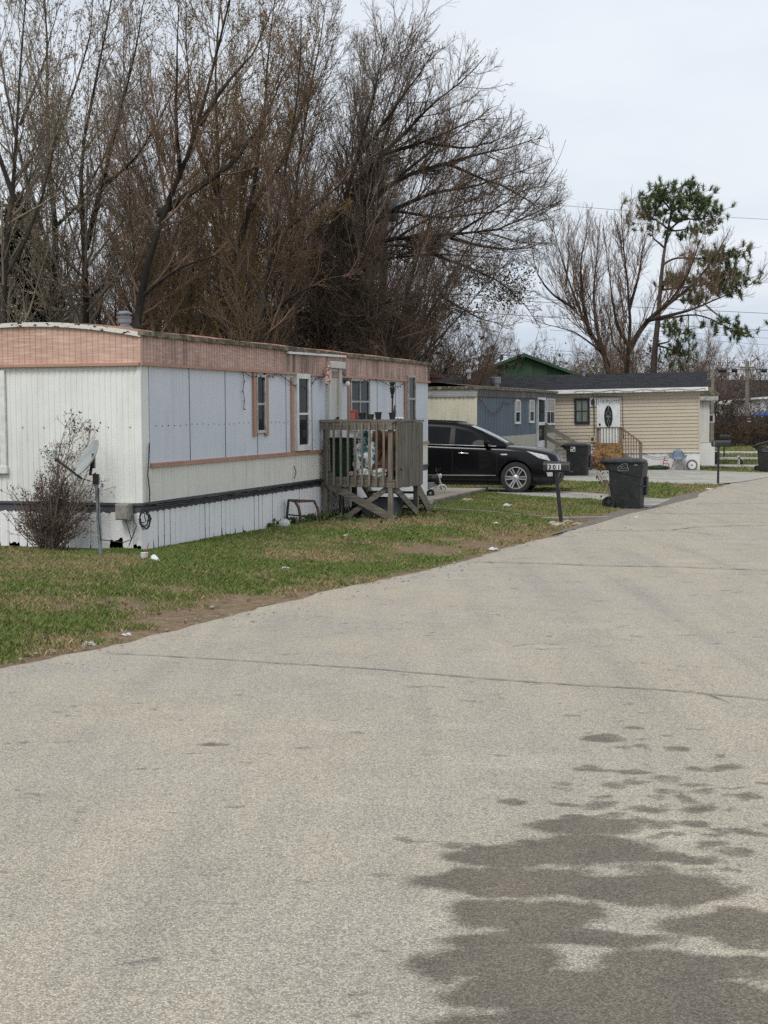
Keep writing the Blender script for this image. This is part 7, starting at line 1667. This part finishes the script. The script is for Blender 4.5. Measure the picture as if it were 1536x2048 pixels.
g1 = mixc(nt_, attr(nt_, 'shade'), (.098,.152,.03), (.22,.265,.085)); s1 = mixc(nt_, attr(nt_, 'shade'), (.42,.34,.19), (.27,.205,.11))
setin(nt_, b_, 'Base Color', mixc(nt_, mapr(nt_, attr(nt_, 'tint'), .38, .72), g1, s1)); b_.inputs['Roughness'].default_value = .75; b_.inputs['Specular IOR Level'].default_value = .2
grass('grass', -7.5, 2.5, 9.8, 21.5, 430000, .055, .0042, 1, 'short green and straw grass of the near lawn')
grass('grass', -3.5, 6.5, 21.5, 40, 330000, .065, .0065, 2, 'short green grass of the lawn by the porch and mailbox')
grass('grass', 0., 17, 36, 62, 190000, .08, .011, 3, 'patchy grass between the driveways')
grass('grass', 12, 32, 56, 100, 70000, .11, .02, 4, 'grass strips between the far driveways')
# loose grit and stones along the road's edge
rs = np.random.RandomState(70); bmx = bmesh.new(); bmesh.ops.create_icosphere(bmx, subdivisions=1, radius=1); iv = np.array([v.co[:] for v in bmx.verts]); if_ = np.array([[v.index for v in f.verts] for f in bmx.faces]); bmx.free()
k = rs.randint(0, len(EA)-4, 700); t = rs.rand(700)[:, None]; p_ = EA[k]*(1-t)+EA[k+1]*t; dv = nrm(EA[k+1]-EA[k]); nv_ = np.c_[dv[:, 1], -dv[:, 0]]
p_ = p_ + nv_*(rs.normal(.1, .35, (700, 1))); far = rs.rand(700) < .12; p_[far] += nv_[far]*rs.uniform(0, 4, (far.sum(), 1)); p_ = p_[(p_[:, 1] > 5) & (p_[:, 1] < 45)]; n = len(p_); r = rs.gamma(2., .003, n)+.003
V = (iv[None]*(1+rs.normal(0, .2, (n, len(iv), 1)))*np.array([1.2, 1, .7]))*r[:, None, None] + np.c_[p_, terrain(p_[:, 0], p_[:, 1])+.018+r*.3][:, None]
o = arr_obj('road_grit', arr_mesh('road_grit', V.reshape(-1, 3), (if_[None]+np.arange(n)[:, None, None]*len(iv)).reshape(-1, 3), ['grit'])); tag(o, 'loose grit and pebbles along the road edge', 'grit', kind='stuff')
# dead leaves lying on the lawn
rs = np.random.RandomState(71); n = 1500; x = rs.uniform(-6, 6, n); y = rs.uniform(11, 40, n); d = edge_dist(x, y); I = np.array(F1.I); ok = (d > .05) & (I[1,0]*x+I[1,1]*y+I[1,3] < -.05); x, y = x[ok], y[ok]
V, Fq = leaves(np.c_[x, y, terrain(x, y)+rs.uniform(.015, .05, len(x))], .035, rs, .0, 1.5); o = arr_obj('dead_leaves', arr_mesh('dead_leaves', V, Fq, ['leaf_dead'])); tag(o, 'dead brown leaves scattered over the lawn', 'leaves', kind='stuff')
# taller weeds along the skirting and below the porch
rs = np.random.RandomState(60); n = 900; A_ = Acc(); t = rs.uniform(0, 1, n); ix = rs.rand(n) < .8
lx = np.where(ix, rs.uniform(6.3, 10.8, n), rs.uniform(4.6, 7.2, n)); ly = np.where(ix, -rs.uniform(.0, 1.75, n)*rs.rand(n)-.02, -rs.uniform(.02, .18, n)); W_ = np.array([F1.M @ Vector((a, b, 0)) for a, b in zip(lx, ly)]); W_[:, 2] = terrain(W_[:, 0], W_[:, 1])+rs.uniform(.01, .09, n)
V, Fq = leaves(W_, .055, rs, -.7, 1.5); A_.add(V, Fq); MT['weed_green'] = mat('weed_green', (.06,.11,.025), (.10,.14,.04), scale=3, rough=.7)
o = arr_obj('ground_weeds', A_.mesh('ground_weeds', ['weed_green'])); tag(o, 'small broad leaved weeds under the porch and along the skirting', 'weeds', kind='stuff')
